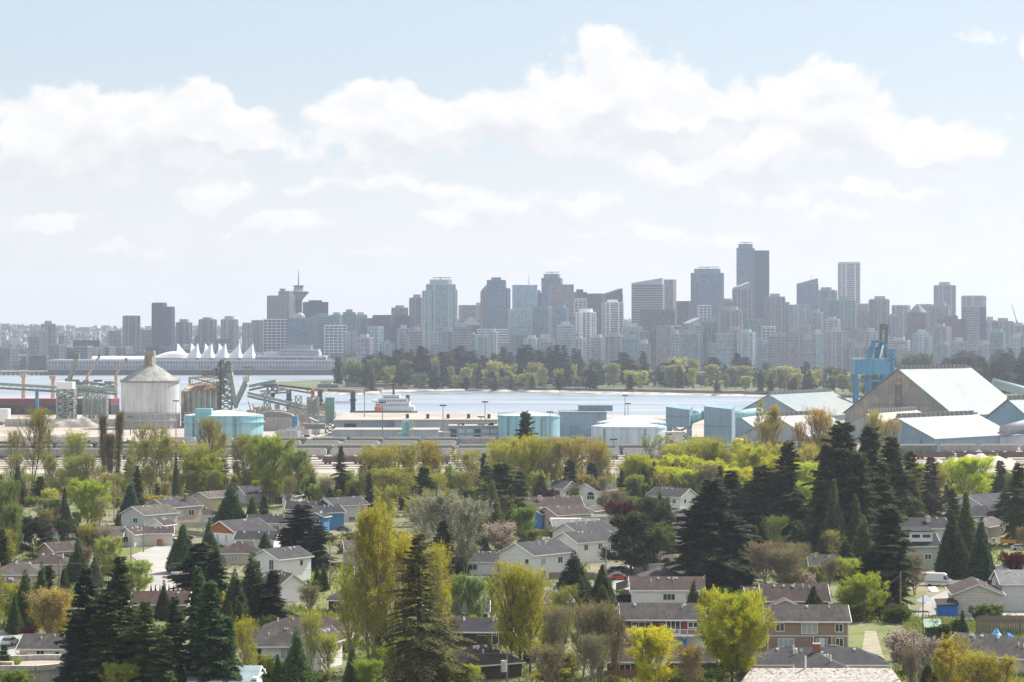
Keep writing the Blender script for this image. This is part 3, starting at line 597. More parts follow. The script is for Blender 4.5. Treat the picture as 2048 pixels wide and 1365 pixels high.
TD = [
 (83,110,649,4500,'resi','grey','box','p'),(79,94,662,4200,'resi','pale','box','p'),(118,134,672,4200,'grid','grey','box',''),(56,80,674,4400,'plain','grey'),(145,200,682,4000,'grid','brown','box','n'),
 (217,241,663,4300,'resi','pink','box','n'),(246,280,633,4100,'resi','grey','box','n',None,'squarish grey balconied tower left of the tall dark paired tower'),(280,303,661,4400,'grid','grey','box','n'),
 (306,331,607,4250,'resi','navy','box','n',-12,'tall dark paired tower far left of the skyline, its taller left half'),(326,347,615,4220,'resi','navy','box','n',-12,'tall dark paired tower far left of the skyline, its lower right half'),
 (354,382,646,4300,'resi','grey','cham','r'),(390,403,674,4350,'plain','brown','box','y',None,'slim old brown tower with pointed roof behind the white sails'),(400,431,640,4300,'resi','grey','cham','p'),(444,474,640,4300,'resi','pale','cham','r'),
 (486,505,647,4300,'resi','pale','box','n'),(504,525,642,4320,'resi','grey','box','n'),(525,541,656,4400,'plain','grey'),(431,460,680,4100,'plain','brown','box','n',None,'low dark red building just behind the white sails'),
 (536,590,593,4050,'grid','pink','box','n',-14,'broad brown gridded office block left of the saucer-topped tower','pink'),
 (529,580,640,3900,'grid','navy','box','n',0,'white-gridded office block below the saucer-topped tower','white'),(576,624,638,3880,'glass','blue','cham','n',8,'dark blue glass block with a dome on its roof'),
 (605,657,606,4150,'glass','navy','box','p',18,'dark blue glass block right of the saucer-topped tower'),(624,666,633,3950,'bands','teal','box','p'),(648,694,652,3850,'grid','blue','box','n',6,'white-gridded stepped block right of the domed building','white'),
 (686,711,626,4200,'glass','teal','box','p'),(709,734,631,4250,'glass','lteal'),(660,688,631,4300,'glass','teal'),(713,748,638,4000,'bands','teal','box','n'),
 (746,787,632,3950,'glass','navy','box','n',-10,'broad navy glass slab left of the wide twin apartment tower'),(786,822,633,4000,'glass','navy','box','n',12),(783,816,617,4150,'plain','grey','box','p'),
 (820,848,597,3980,'resi','grey','box','p'),(846,864,583,3900,'resi','lteal','box','n',-8),(855,908,570,3920,'resi','lteal','cham','c',8,'wide pale teal balconied tower with a flat winged roof'),(902,912,580,3930,'resi','lteal','box','n'),
 (830,848,650,3850,'bands','pink','box','n'),(917,951,612,4300,'bands','pink','box','n'),(948,966,612,4350,'resi','pale','box','p'),(911,966,640,4200,'plain','grey','box','n'),(920,963,652,4100,'plain','brown','box','y',0,'old brown castle-like hotel with steep pitched roof'),
 (911,924,660,3850,'grid','grey','box','n',0,None,'white'),(963,978,583,4000,'resi','grey','box','w'),(974,1012,562,3950,'glass','blue','box','p',-6,'tall blue glass tower with stepped boxy top, left centre of the skyline'),(1008,1017,578,3960,'resi','blue','box','n'),
 (954,1017,660,3800,'bands','pale','box','n',5,'low wide white-banded block behind the park trees','white'),(1015,1061,620,3850,'glass','lteal','box','n',8,'low mottled green glass block with dark top band'),(1025,1074,572,4000,'glass','lblue','box','a',14,'bright light blue glass tower with roof antennas'),
 (1073,1083,588,4200,'glass','blue'),(1066,1104,615,3900,'glass','teal','box','n'),(1083,1125,558,4200,'glass','blue','box','c',-10,'dark blue tower with boxy cap left of centre skyline'),(1098,1147,571,4000,'bands','pink','box','n',10,'wide pinkish brown tower at the centre of the skyline'),
 (1108,1138,618,3880,'glass','blue'),(1146,1173,586,4300,'grid','brown','box','p'),(1149,1173,599,4100,'grid','pale','box','n',0,None,'white'),(1172,1211,589,4200,'glass','navy','box','n'),(1209,1245,590,4250,'glass','navy','box','w'),
 (1135,1157,634,3900,'bands','pink','box','n'),(1153,1191,626,3780,'resi','pale','round','r',0,'rounded white balconied tower in front at the centre of the skyline','white'),(1206,1245,606,3900,'resi','pale','box','p',12,None,'white'),(1198,1244,673,3780,'resi','pink','box','n'),
 (1245,1284,655,3800,'resi','lteal','box','p'),(1262,1330,570,4150,'bands','brown','box','w',-8,'broad brown banded office block with pale slanted crown','pale'),(1318,1353,561,4250,'bands','pink','box','n'),(1281,1348,622,3850,'plain','brown','box','n',4,'big plain dark brown slab in front of the banded office block'),
 (1350,1387,604,4300,'grid','brown','box','n'),(1385,1444,548,4150,'glass','blue','cham','c',0,'broad blue glass tower with dark flat cap and crane'),(1396,1421,612,3950,'grid','grey','box','n',6,None,'white'),(1441,1470,603,4300,'plain','grey','box','p'),
 (1347,1368,652,3850,'bands','pale','box','n',0,None,'white'),(1365,1403,650,3800,'resi','grey','box','w'),(1401,1441,645,3820,'resi','teal','box','p'),(1438,1483,622,3780,'resi','grey','round','r'),
 (1472,1510,498,4300,'glass','blue','box','c',-6,'tallest blue glass tower of the skyline, its higher left slab'),(1500,1537,503,4350,'glass','navy','box','n',8,'tallest blue glass tower of the skyline, its darker right slab'),(1467,1501,578,4050,'resi','grey','box','w'),
 (1494,1526,640,3850,'glass','teal','box','n'),(1523,1551,654,3760,'grid','grey','box','n',-8,'narrow white tower with square window grid beneath the tallest tower','white'),(1532,1568,595,4000,'resi','grey','box','p'),(1566,1583,612,4100,'glass','blue'),
 (1580,1617,611,4050,'resi','lteal','box','n'),(1595,1635,570,4250,'glass','blue','box','wa',8,'blue glass tower with slanted roof and thin antenna'),(1634,1672,582,4300,'resi','grey','cham','p'),(1604,1621,652,3850,'bands','pink','box','n'),(1580,1612,655,3820,'resi','pink','box','p'),
 (1618,1646,626,3950,'resi','grey','box','p'),(1643,1674,602,4050,'resi','teal','box','p'),(1679,1717,526,4350,'resi','pale','box','n',6,'tall slim tower striped with white balconies, right of centre','white'),(1671,1708,602,4000,'resi','teal','box','p'),(1648,1680,640,3850,'resi','pale','box','p'),
 (1716,1746,624,4050,'resi','pink','box','p'),(1716,1742,609,4250,'bands','pale','box','n'),(1740,1780,600,4000,'resi','grey','step','p'),(1784,1820,612,4200,'resi','pale','box','n'),(1776,1794,634,4000,'resi','teal'),
 (1816,1854,627,4000,'bands','brown','cham','y'),(1836,1870,610,4300,'grid','pale','box','n'),(1871,1908,572,4200,'resi','pale','box','r',10,'tall pale stepped tower, rightmost tall one of the skyline'),(1862,1902,614,4050,'resi','pink','box','p'),
 (1878,1927,640,3950,'resi','brown','box','p'),(1926,1969,593,4300,'resi','pale','cham','n'),(1925,1958,614,3950,'bands','grey','box','n'),(1953,1971,616,4000,'plain','navy','box','n'),
 (1810,1858,668,3850,'plain','brown','box','n'),(1774,1822,682,3800,'bands','pale','box','p'),(1857,1902,655,3850,'resi','pink','box','p'),(1968,1992,642,4100,'resi','pale'),(1988,2024,644,4000,'resi','grey','box','p'),(2022,2056,652,4050,'resi','pale','box','p'),
 (1745,1776,672,3800,'resi','pale','box','n'),(1700,1738,660,3820,'resi','pink','box','n'),(1560,1584,668,3800,'resi','pale','box','n'),
]
for row in TD:
    kw = {}
    if len(row) > 8: kw['rot'] = row[8]
    if len(row) > 9: kw['lab'] = row[9]
    if len(row) > 10: kw['frame'] = row[10]
    tower(*row[:8], **kw)
g = rng(31)
for i in range(64):
    x = 700+i*21.5+g.uniform(-12, 12); w = g.uniform(20, 38)
    tower(x, x+w, g.uniform(650, 690)+(12 if x > 1700 else 0), g.uniform(3640, 3760), g.choice(('resi', 'resi', 'bands', 'grid', 'plain')), g.choice(('pale', 'grey', 'lteal', 'teal', 'grey', 'pale', 'pink')), g.choice(('box', 'box', 'cham', 'step')), g.choice(('p', 'n', 'r', 'p')))
for i in range(40):
    x = -10+i*16+g.uniform(-10, 10); w = g.uniform(16, 42)
    tower(x, x+w, g.uniform(688, 716), g.uniform(3700, 4000), g.choice(('plain', 'bands', 'grid', 'resi')), g.choice(('brown', 'pale', 'grey', 'navy', 'grey')), 'box', 'n')
# saucer-topped lookout tower
D = 4080; s = D/F; r = thing('lookout_tower', 'grey tower topped by a round saucer and a tall antenna mast', 'tower', ((597-1024)*s, D, 3))
def zz_(py): return CH-(py-HY)*s-3
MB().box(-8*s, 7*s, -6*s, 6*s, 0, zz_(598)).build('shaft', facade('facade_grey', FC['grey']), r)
sm = mat('slab_grey', SLAB['grey'], .8, .1, .05)
b = MB(); b.cyl(0, 0, zz_(600), zz_(588), 8*s, 18*s, 28); b.build('saucer_underside', sm, r)
MB().cyl(0, 0, zz_(588)+.02, zz_(583.5), 20*s, 20*s, 28).build('saucer_windows', facade('facade_navy', FC['navy']), r)
MB().cyl(0, 0, zz_(583.5)+.02, zz_(582), 20.8*s, 19*s, 28).build('saucer_roof', sm, r)
MB().cyl(0, 0, zz_(582)+.02, zz_(573), 10*s, 9*s, 16).build('upper_drum', sm, r)
MB().cyl(0, 0, zz_(573)+.02, zz_(571), 11*s, 11*s, 16).build('upper_ring', M_dark, r)
MB().beam((0, 0, zz_(571)), (0, 0, zz_(539)), 1.0, .25).build('antenna', M_steelg, r)
for q in (566, 560, 553, 546): MB().beam((-2.2*s, 0, zz_(q)), (2.2*s, 0, zz_(q)), .3).build('antenna_arm', M_steelg, r)
D = 4040; s = D/F; bx = wp(565, 593, D)
c_ = bpy.data.objects.new('rooftop_block', None)
t_ = [q for q in TOWERS if q[6] and q[6].startswith('broad brown')][0][0]
MB().box(-2, 18, -10, 10, 0, 8).build('upper_storeys', facade('facade_pink', FC['pink']), t_, loc=(0, 0, zz_(593)+1.6)); MB().cyl(2, 0, 8, 12, 3, 6, 12).build('roof_dish', sm, t_, loc=(0, 0, zz_(593)+1.6))
bpy.data.objects.remove(c_)
t_ = [q for q in TOWERS if q[6] and 'dome on its roof' in q[6]][0][0]
b = MB(); rr = 8.6; N = 16
for j in range(6):
    a0, a1 = j*math.pi/12, (j+1)*math.pi/12; b.cyl(0, 0, rr*math.sin(a0), rr*math.sin(a1)-.001, rr*math.cos(a0), rr*math.cos(a1), N)
b.build('dome', mat('dome_metal', (.3, .33, .36), .35, .1), t_, loc=(0, 0, CH-(638-HY)*3880/F-3+2))
# tower crane far right
for px, py in ((2025, 652),):
    p0 = wp(2033, 655, 4300); r = thing('tower_crane', 'thin lattice construction crane on the far right of the skyline', 'crane', tuple(p0))
    MB().beam((0, 0, -40), (0, 0, 14), .9).build('mast', M_dark, r); MB().beam((0, 0, 12), (-9, 0, 43), .7, .3).build('jib', M_dark, r)

# ------------------------------------------------------------- white-sailed convention pier
D = 3640; s = D/F; X0 = (95-1024)*s; X1 = (668-1024)*s
r = thing('convention_pier', 'long white-framed convention pier building standing in the water', 'pier building', (0, 0, 0))
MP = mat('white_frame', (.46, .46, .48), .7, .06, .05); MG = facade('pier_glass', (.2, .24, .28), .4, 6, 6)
MB().box(X0, X1, D+2, D+70, -2, 6).build('piling_base', mat('dark_pilings', (.07, .065, .07), .9, .3, .2), r)
MB().box(X0-1, X1+1, D, D+72, 6.01, 7.6).build('deck', mat('deck_concrete', (.3, .3, .3), .9), r)
MB().box(X0+2, X1-2, D+7, D+68, 7.61, 20).build('glazed_hall', MG, r)
b = MB(); n = 92
for i in range(n+1): x = X0+(X1-X0)*i/n; b.box(x-.45, x+.45, D+3, D+4, 7.61, 20)
for z in (13.4, 19.6): b.box(X0, X1, D+2.6, D+4.4, z, z+1.0)
b.build('colonnade', MP, r, kind='stuff')
MB().box(X0+1, X1-1, D+2.4, D+68, 20.62, 22).build('terrace_roof', MP, r)
b = MB()
for i in range(26):
    x = X0+250*s/1+i*(X1-X0-250*s)/26; h = rt.uniform(1.5, 4); b.box(x, x+rt.uniform(5, 12), D+12, D+40, 22.01, 22+h, rt.randrange(3))
b.build('terrace_buildings', [MP, MG, mat('d_grey', (.2, .2, .21), .8)], r, kind='stuff')
rr_ = thing('pier_hall_roof', 'long low white barrel roof at the left of the convention pier', 'roof', ((245-1024)*s, D+30, 22.02))
b = MB(); L_ = 65*s; nn = 10
for i in range(nn):
    a0, a1 = math.pi*i/nn, math.pi*(i+1)/nn
    b.face([(-L_, -16*math.cos(a0), 5.5*math.sin(a0)), (L_, -16*math.cos(a0), 5.5*math.sin(a0)), (L_, -16*math.cos(a1), 5.5*math.sin(a1)), (-L_, -16*math.cos(a1), 5.5*math.sin(a1))])
b.build('barrel_roof', M_trim, rr_)
M_sail = mat('white_sail_fabric', (.6, .6, .61), .7, .04, .05)
def sail(px, py0, py1, wl, yoff, lab, flip=1):
    """tent: a cusp that climbs slowly from one side to the mast, drops steeply on the other"""
    x = (px-1024)*s; zb = 22.1; h = (718-py0)*s; w = wl*s
    r = thing('sail_roof', lab, 'sail roof', (x, D+yoff, zb), group='white sails on the pier')
    b = MB(); nu, nv = 14, 12
    us = [-1+i/(nu-3) for i in range(nu-2)]+[.08, .2]
    def zf(u, v):
        e = (1+u)**1.45 if u <= 0 else max(0, 1-u/.2)**1.6
        return 2.5+(h-2.5)*e*(1-abs(v)**1.6)+1.2*(1-abs(v))
    for i in range(len(us)-1):
        for j in range(nv):
            v0, v1 = -1+2*j/nv, -1+2*(j+1)/nv
            b.face([(flip*us[i]*w, v0*17, zf(us[i], v0)), (flip*us[i+1]*w, v0*17, zf(us[i+1], v0)), (flip*us[i+1]*w, v1*17, zf(us[i+1], v1)), (flip*us[i]*w, v1*17, zf(us[i], v1))])
    b.build('membrane', M_sail, r, smooth=True); MB().beam((0, 0, 0), (0, 0, h+2), .35, .2).build('mast', MP, r); MB().box(min(-w*flip, .2*w*flip), max(-w*flip, .2*w*flip), -16, 16, -.05, 2.4).build('rim', MP, r)
for i, px in enumerate((392, 420, 448, 476, 503)): sail(px, 686, 718, 30, 22, 'tall white sail in the front row, %s from the left' % ('first', 'second', 'third', 'fourth', 'fifth')[i])
for i, px in enumerate((346, 374, 402, 430)): sail(px, 687, 718, 30, 52, 'white sail in the rear row on the pier, %s from the left' % ('first', 'second', 'third', 'fourth')[i], -1)
b = MB(); r = thing('tent_roof', 'wide low white tent roof left of the pier sails', 'tent roof', ((345-1024)*s, D+28, 22.05)); nu = 16
for i in range(nu):
    for j in range(8):
        def q(a, c): u, v = -1+2*a/nu, -1+2*c/8; return (u*44*s, v*20, 3+10*(1-u*u)*(1-v*v)**.6)
        b.face([q(i, j), q(i+1, j), q(i+1, j+1), q(i, j+1)])
b.build('membrane', M_sail, r, smooth=True); MB().box(-42*s, 42*s, -18, 18, 0, 2.9).build('hall', MP, r)
r = thing('pier_hotel', 'stepped white hotel with dark glass top at the right end of the pier', 'hotel', ((575-1024)*s, D+36, 22.1))
for i, (a, b_, z0, z1, m_) in enumerate(((-72, 75, 0, 6, MP), (-50, 62, 6.02, 12, MP), (-20, 60, 12.02, 16, MP), (-12, 44, 16.02, 23, MG))):
    MB().box(a*s, b_*s, -24+i*4, 24, z0, z1).build('storey', m_, r)
b = MB()
for z in (2, 8, 13.2): b.box(-70*s if z < 3 else -19*s, 60*s, -25+(4 if z > 3 else 0)+(4 if z > 12 else 0)-.01, -23, z, z+1.6)
b.build('window_bands', MG, r, kind='stuff')
r = thing('wedge_hall', 'long dark low building with sloping roof right of the pier hotel', 'hall', ((705-1024)*s, D+40, 3))
MB().prism([(-45*s, -20), (46*s, -20), (46*s, 30), (-45*s, 30)], 0, lambda x, y: 26-(x/s+45)*.06).build('hall', facade('facade_grey', FC['grey']), r); MB().box(-46*s, 47*s, -22, 32, 26.3, 27.8).build('roof', M_dark, r)
r = thing('fabric_marquee', 'small white peaked marquee above the wedge-shaped hall', 'marquee', ((703-1024)*s, D+120, 3)); MB().cyl(0, 0, 24, 36, 14, 1, 10).build('canopy', M_sail, r); MB().box(-14, 14, -10, 10, 0, 24).build('base', MG, r)
# low jetty far left and its piles
r = thing('timber_jetty', 'low dark jetty on piles at the far left waterline', 'jetty', ((45-1024)*s, D-10, 0)); MB().box(-60*s, 50*s, 0, 12, 1.5, 3).build('deck', M_dark, r)
for i in range(12): MB().cyl((-55+i*9.3)*s, 6, -2.5, 1.5, 1.4, None, 8).build('pile', M_dark, r)

# ------------------------------------------------------------- park trees
g = rng(4)
def park(sp, px, top, base_, wpx, col=None):
    x, y = gp(px, base_); s_ = mpx(base_); pk = plant(sp, x, y+30, (base_-top)*s_, wpx*s_, col, z=1.6, px=px, py=(top+base_)/2)
CONT = [(740,712),(760,705),(775,715),(795,700),(815,706),(840,697),(858,712),(885,705),(905,698),(918,692),(940,703),(962,712),(985,708),(1003,695),(1020,706),(1042,697),(1060,690),(1078,701),(1095,695),(1112,702),(1130,692),(1150,698),(1165,716),(1250,706),(1292,704),(1262,722),(1348,722),(1337,728),(1480,708),(1492,716),(1432,716),(1460,738),(1548,742),(1565,748),(1616,725),(1375,735),(1222,735),(1198,738)]
for px, tp in CONT: park('farcon', px+g.uniform(-4, 4), tp, g.uniform(771, 778), g.uniform(30, 42))
for i in range(50):
    px = 735+i*23+g.uniform(-14, 14); park('farcon', px, g.uniform(690, 742) if px < 1175 else g.uniform(732, 758), g.uniform(766, 778)+(px > 1300)*4, g.uniform(17, 30))
for i in range(112):
    px = 690+i*11.6+g.uniform(-9, 9); hi = (px < 1180); col = g.choice(((.42, .44, .13), (.30, .33, .12), (.46, .44, .17), (.34, .31, .19), (.24, .27, .11), (.17, .2, .09)))
    b_ = g.uniform(770, 783)+max(0, px-1300)*.03
    park('farleaf', px, b_-g.uniform(16, 60), b_, g.uniform(14, 44), col)
    if g.random() < .35: park('farcon', px+g.uniform(-8, 8), b_+3-g.uniform(25, 48), b_+3, g.uniform(12, 20))
for px, tp, b_, w in ((676,722,775,20),(690,735,778,26),(705,728,778,34),(735,742,778,28),(720,740,778,30),(1790,725,790,34),(1835,712,785,46),(1865,708,785,30)): park('farleaf', px, tp, b_, w)
park('farcon', 672, 716, 776, 16); park('farcon', 1846, 732, 790, 26)
# dark wood filling the right side
for i in range(95):
    k = i/95; px = 1790+g.uniform(0, 330); b_ = g.uniform(757, 796); ytop = 716-(px-1790)*.10+g.uniform(-6, 14)
    if g.random() < .8: park('farcon', px, min(ytop+(b_-757)*.7, b_-30), b_, g.uniform(20, 32))
    else: park('farleaf', px, b_-g.uniform(30, 50), b_, g.uniform(28, 44), (.16, .16, .08))
# ------------------------------------------------------------- port and industry
M_tank = mat('pale_blue_paint', (.27, .52, .58), .6, .08, .1, kind='streak', col2=(.36, .6, .66))
M_tankw = mat('whitish_blue_paint', (.52, .62, .68), .6, .06, .1, kind='streak')
M_troof = mat('tank_roof', (.5, .58, .6), .6, .06, .2, col2=(.58, .63, .63))
M_blue = mat('bright_blue_steel', (.05, .21, .36), .6, .2, .5, col2=(.07, .28, .44))
M_bluegrey = mat('blue_grey_cladding', (.22, .33, .4), .7, .08, .1, kind='corr', bscale=4)
M_greywall = mat('grey_cladding', (.34, .38, .43), .7, .07, .1, kind='corr', bscale=4)
M_cream = mat('cream_roof', (.42, .38, .33), .8, .1, .1, col2=(.32, .28, .25))
M_silo = mat('silo_concrete', (.62, .63, .63), .9, .08, .12, kind='streak', col2=(.5, .5, .49))
M_siloroof = mat('silo_roof', (.36, .36, .33), .9, .3, .25, kind='streak', col2=(.2, .19, .17))
M_rust = mat('rusty_steel', (.3, .2, .13), .9, .4, .5, col2=(.55, .45, .33))
M_shedroof = mat('blue_sheet_roof', (.155, .205, .235), .6, .1, .1, kind='corr', bscale=1.6, col2=(.21, .215, .2))
M_shedwhite = mat('white_sheet_roof', (.33, .35, .37), .6, .07, .1, kind='corr', bscale=2.5)
M_gable = mat('weathered_gable', (.33, .28, .22), .9, .2, .3, kind='corr', bscale=2.2, col2=(.2, .22, .2))
ORDW = 'first second third fourth fifth sixth seventh eighth ninth tenth eleventh twelfth thirteenth fourteenth fifteenth sixteenth seventeenth eighteenth nineteenth twentieth twenty-first twenty-second twenty-third twenty-fourth twenty-fifth twenty-sixth twenty-seventh twenty-eighth twenty-ninth thirtieth thirty-first thirty-second thirty-third thirty-fourth thirty-fifth thirty-sixth thirty-seventh thirty-eighth thirty-ninth fortieth forty-first forty-second forty-third forty-fourth forty-fifth forty-sixth forty-seventh forty-eighth forty-ninth fiftieth fifty-first fifty-second fifty-third fifty-fourth fifty-fifth fifty-sixth fifty-seventh fifty-eighth fifty-ninth sixtieth sixty-first sixty-second sixty-third sixty-fourth sixty-fifth'.split()
def lattice(b, x0, x1, y0, y1, z0, z1, lv, r=.2):
    for x in (x0, x1):
        for y in (y0, y1): b.beam((x, y, z0), (x, y, z1), r*1.4)
    for i in range(lv):
        a, c = z0+(z1-z0)*i/lv, z0+(z1-z0)*(i+1)/lv
        for y in (y0, y1): b.beam((x0, y, a), (x1, y, c), r); b.beam((x0, y, c), (x1, y, a), r); b.beam((x0, y, c), (x1, y, c), r)
        for x in (x0, x1): b.beam((x, y0, a), (x, y1, c), r); b.beam((x, y0, c), (x, y1, c), r)
    return b
def truss(b, p, q, h, w, n, r=.11):
    p, q = Vector(p), Vector(q); d = (q-p).normalized(); s = d.cross(Vector((0, 0, 1))).normalized()*w/2; u = Vector((0, 0, h))
    for sg in (-1, 1):
        b.beam(p+s*sg, q+s*sg, r); b.beam(p+s*sg+u, q+s*sg+u, r)
        for i in range(n):
            a = p+(q-p)*(i/n)+s*sg; c = p+(q-p)*((i+1)/n)+s*sg; b.beam(a, c+u if i % 2 else c+u, r*.7); b.beam(c, c+u, r*.7)
    return b
def conveyor(lab, px0, py0, px1, py1, Y, h=2.6, w=3, m=None, roof=True, Y1=None):
    m = m or M_steel; p, q = wp(px0, py0, Y), wp(px1, py1, Y1 or Y); r = thing('conveyor', lab, 'conveyor', tuple(p)); L = q-p; n = max(4, int(L.length/4))
    truss(MB(), (0, 0, 0), L, h, w, n).build('truss_frame', m, r, kind='stuff')
    MB().beam((0, 0, .5), L+Vector((0, 0, .5)), w*.2).build('belt', M_steelg, r)
    if roof: MB().beam((0, 0, h+.3), L+Vector((0, 0, h+.3)), w*.26).build('cover', m, r)
    return r, L
def trestle(r, at, zt, m=None):
    lattice(MB(), at[0]-1.5, at[0]+1.5, at[1]-1.5, at[1]+1.5, -zt, 0, max(2, int(zt/5)), .2).build('trestle', m or M_steel, r, kind='stuff', loc=(0, 0, at[2]))
# concrete silo
x, y = gp(291, 858); s = mpx(858)
r = thing('storage_silo', 'big round pale concrete silo with conical roof and stained square tower', 'silo', (x, y+17, 0)); rad = 59*s; ze = 93*s
mark(291, 800, 'big round concrete silo')
MB().cyl(0, 0, 0, 30*s, rad*1.0, None, 48).build('base_drum', mat('silo_base', (.38, .39, .4), .9, .15, .2, kind='streak'), r, smooth=False)
for z in (15*s, 29*s): MB().cyl(0, 0, z, z+1.0, rad+.6, None, 48).build('ring_beam', M_conc, r)
MB().cyl(0, 0, 30*s+.8, ze, rad-.3, None, 48).build('drum', M_silo, r); MB().cyl(0, 0, ze+.01, ze+.8, rad+.5, None, 48).build('eave_ring', M_steelg, r)
MB().cyl(0, 0, ze+.81, ze+37*s, rad+.3, 10*s, 32).build('cone_roof', M_siloroof, r)
MB().box(-10*s, 10*s, -10*s, 10*s, ze+35*s, ze+62*s).build('head_house', mat('stained_concrete', (.36, .35, .3), .9, .3, .4, kind='streak', col2=(.2, .13, .08)), r)
MB().box(-8*s, 8*s, -8*s, 8*s, ze+62*s+.01, ze+64*s).build('head_house_cap', M_steelg, r)
MB().box(0, 6*s, -12.5*s, -10*s, ze+6*s, ze+58*s).build('chute', M_rust, r); MB().box(6*s, 9*s, -12*s, -10*s, ze+8*s, ze+52*s).build('pale_duct', M_trim, r)
b = MB()
for i in range(48): a = i*math.pi/24; b.cyl(math.cos(a)*(rad+.3), math.sin(a)*(rad+.3), ze+.8, ze+1.9, .05, None, 4)
b.build('guard_rail', M_steelg, r, kind='stuff')
b = MB()
for i in range(24): a = i*math.pi/12+.07; b.box(math.cos(a)*(rad+.1)-.3, math.cos(a)*(rad+.1)+.3, math.sin(a)*(rad+.1)-.3, math.sin(a)*(rad+.1)+.3, 0, 30*s)
b.build('base_ribs', M_conc, r, kind='stuff')
# tanks
def tank(lab, cxp, wpx, top, base_, wm, rise=2.0, stair=True):
    x, y = gp(cxp, base_); s = mpx(base_); rad = wpx*s/2; h = (base_-top)*s; h = h*(1+rad/y) if 0 else h
    r = thing('storage_tank', lab, 'tank', (x, y+rad, 0)); h = CH-(top-HY)/F*y; h = max(h, 4); mark(cxp, (top+base_)/2, lab)
    MB().cyl(0, 0, 0, h, rad, None, 56).build('shell', wm, r); MB().cyl(0, 0, h+.01, h+rise, rad-.4, rad*.08, 40).build('cone_roof', M_troof, r)
    b = MB()
    for z in (h*.33, h*.66): b.cyl(0, 0, z, z+.12, rad+.06, None, 56)
    b.build('weld_ring', wm, r, kind='stuff'); MB().cyl(0, 0, h-.9, h-.6, rad+.35, None, 56).build('wind_girder', wm, r)
    b = MB()
    for i in range(56): a = i*math.pi/28; b.cyl(math.cos(a)*(rad-.1), math.sin(a)*(rad-.1), h, h+1.1, .05, None, 4)
    for i in range(56): a, c = i*math.pi/28, (i+1)*math.pi/28; b.beam((math.cos(a)*(rad-.1), math.sin(a)*(rad-.1), h+1.1), (math.cos(c)*(rad-.1), math.sin(c)*(rad-.1), h+1.1), .05)
    b.build('railing', M_steelg, r, kind='stuff')
    for a in (-1.15, -2.3): MB().box(-.35, .35, -.3, .3, 0, h-.95).build('ladder_pipe', M_bluegrey, r, loc=(math.cos(a)*(rad+.35), math.sin(a)*(rad+.35), 0), rz=a)
    return r, rad, h
r, rad, h = tank('large light blue tank with ringed top beside the concrete silo', 438, 160, 832, 893, M_tank, 2.4)
MB().cyl(0, 0, h-3.6, h-3.2, rad+.9, None, 56).build('walkway', M_tank, r); MB().box(-12, -4, -rad*.8-1, -rad*.8+5, h, h+3.4).build('roof_hatch', M_tank, r)
tank('tall pale cyan tank right of the grey workshops', 1058, 125, 832, 893, M_tank, 1.6)
tank('pale conical-roofed tank behind the wide whitish tank', 1268, 142, 846, 893, M_tankw, 3.2)
tank('wide whitish blue tank in front with pale cone roof', 1260, 150, 854, 905, M_tankw, 2.2)

def shed(lab, X, Y, L, d, h, hr, al, wm, rm, gm=None, cat='warehouse', name='warehouse', vents=True, rib=True):
    """gabled shed; ridge along local x"""
    r = thing(name, lab, cat, (X, Y, 0), R(al)); b = MB(); a, c = L/2, d/2
    b.face([(-a, -c, 0), (a, -c, 0), (a, -c, h), (-a, -c, h)]); b.face([(a, c, 0), (-a, c, 0), (-a, c, h), (a, c, h)])
    for x in (-a, a): b.face([(x, c, 0), (x, -c, 0), (x, -c, h), (x, 0, hr), (x, c, h)], 1)
    b.build('wall', [wm, gm or wm], r); sl = (hr-h)/c
    for sg, nm in ((-1, 'roof'), (1, 'roof')):
        m = MB(); o = 1.0; n = .35
        pts = lambda dz: [(-a-o, sg*(c+o), h-o*sl+dz), (a+o, sg*(c+o), h-o*sl+dz), (a+o, sg*.02, hr+dz), (-a-o, sg*.02, hr+dz)]
        lo_, up_ = pts(.02), pts(.02+n); m.face(lo_[::-1]); m.face(up_)
        for i in range(4): j = (i+1) % 4; m.face([lo_[i], lo_[j], up_[j], up_[i]])
        m.build(nm, rm, r)
    MB().beam((-a-.6, 0, hr+.6), (a+.6, 0, hr+.6), .55).build('ridge_cap', M_steelg, r)
    if vents:
        n = int(L/4.2)
        for i in range(n): x = -a+2+i*4.2; MB().box(x-1.1, x+1.1, -1.0, 1.0, hr+.9, hr+2.1).build('ridge_vent', M_steelg, r)
    return r
PH = 48
r = shed('huge steep-roofed storage shed with brown weathered gable', 239, 1328, 75, 71, 10.8, 35.5, PH, M_gable, M_shedroof, M_gable)
mark(1850, 790, 'huge steep-roofed shed')
b = MB(); lattice(b, -38.8, -36.9, -1.6, 1.6, 0, 27, 9, .12); b.build('stair_tower', M_steelg, r, kind='stuff'); MB().box(-38.9, -36.9, -1.4, 1.4, 27.05, 30).build('gable_door_box', M_rust, r)
MB().box(-38.0, -37.6, -22, 16, 15.5, 16.1).build('gable_rail', M_steelg, r)
for q in range(3): MB().box(-37.9, -37.62, -26+q*13, -20+q*13, 10, 14).build('gable_panel', mat('gable_patch', (.24, .22, .19), .9), r)
r = shed('lower blue-grey shed with bright white roof before the huge shed', 201.7, 1114, 69.5, 39.8, 6.4, 15.3, PH, M_bluegrey, M_shedwhite)
mark(1900, 870, 'white-roofed blue shed')
MB().box(-36, -34.9, -13, -5, 3, 6).build('gable_hopper', M_bluegrey, r)
MB().box(22, 60, -20.6, 6, 0, 5.4).build('lean_to', M_greywall, r)
shed('blue-roofed storage shed behind the orange-brown trees', 186, 1510, 112, 50, 4, 17.5, 62, M_bluegrey, M_shedroof)
shed('cream-roofed shed between the blue tower crane and the white-roofed shed', 196, 1215, 72, 36, 6, 14.2, 60, M_greywall, M_cream)
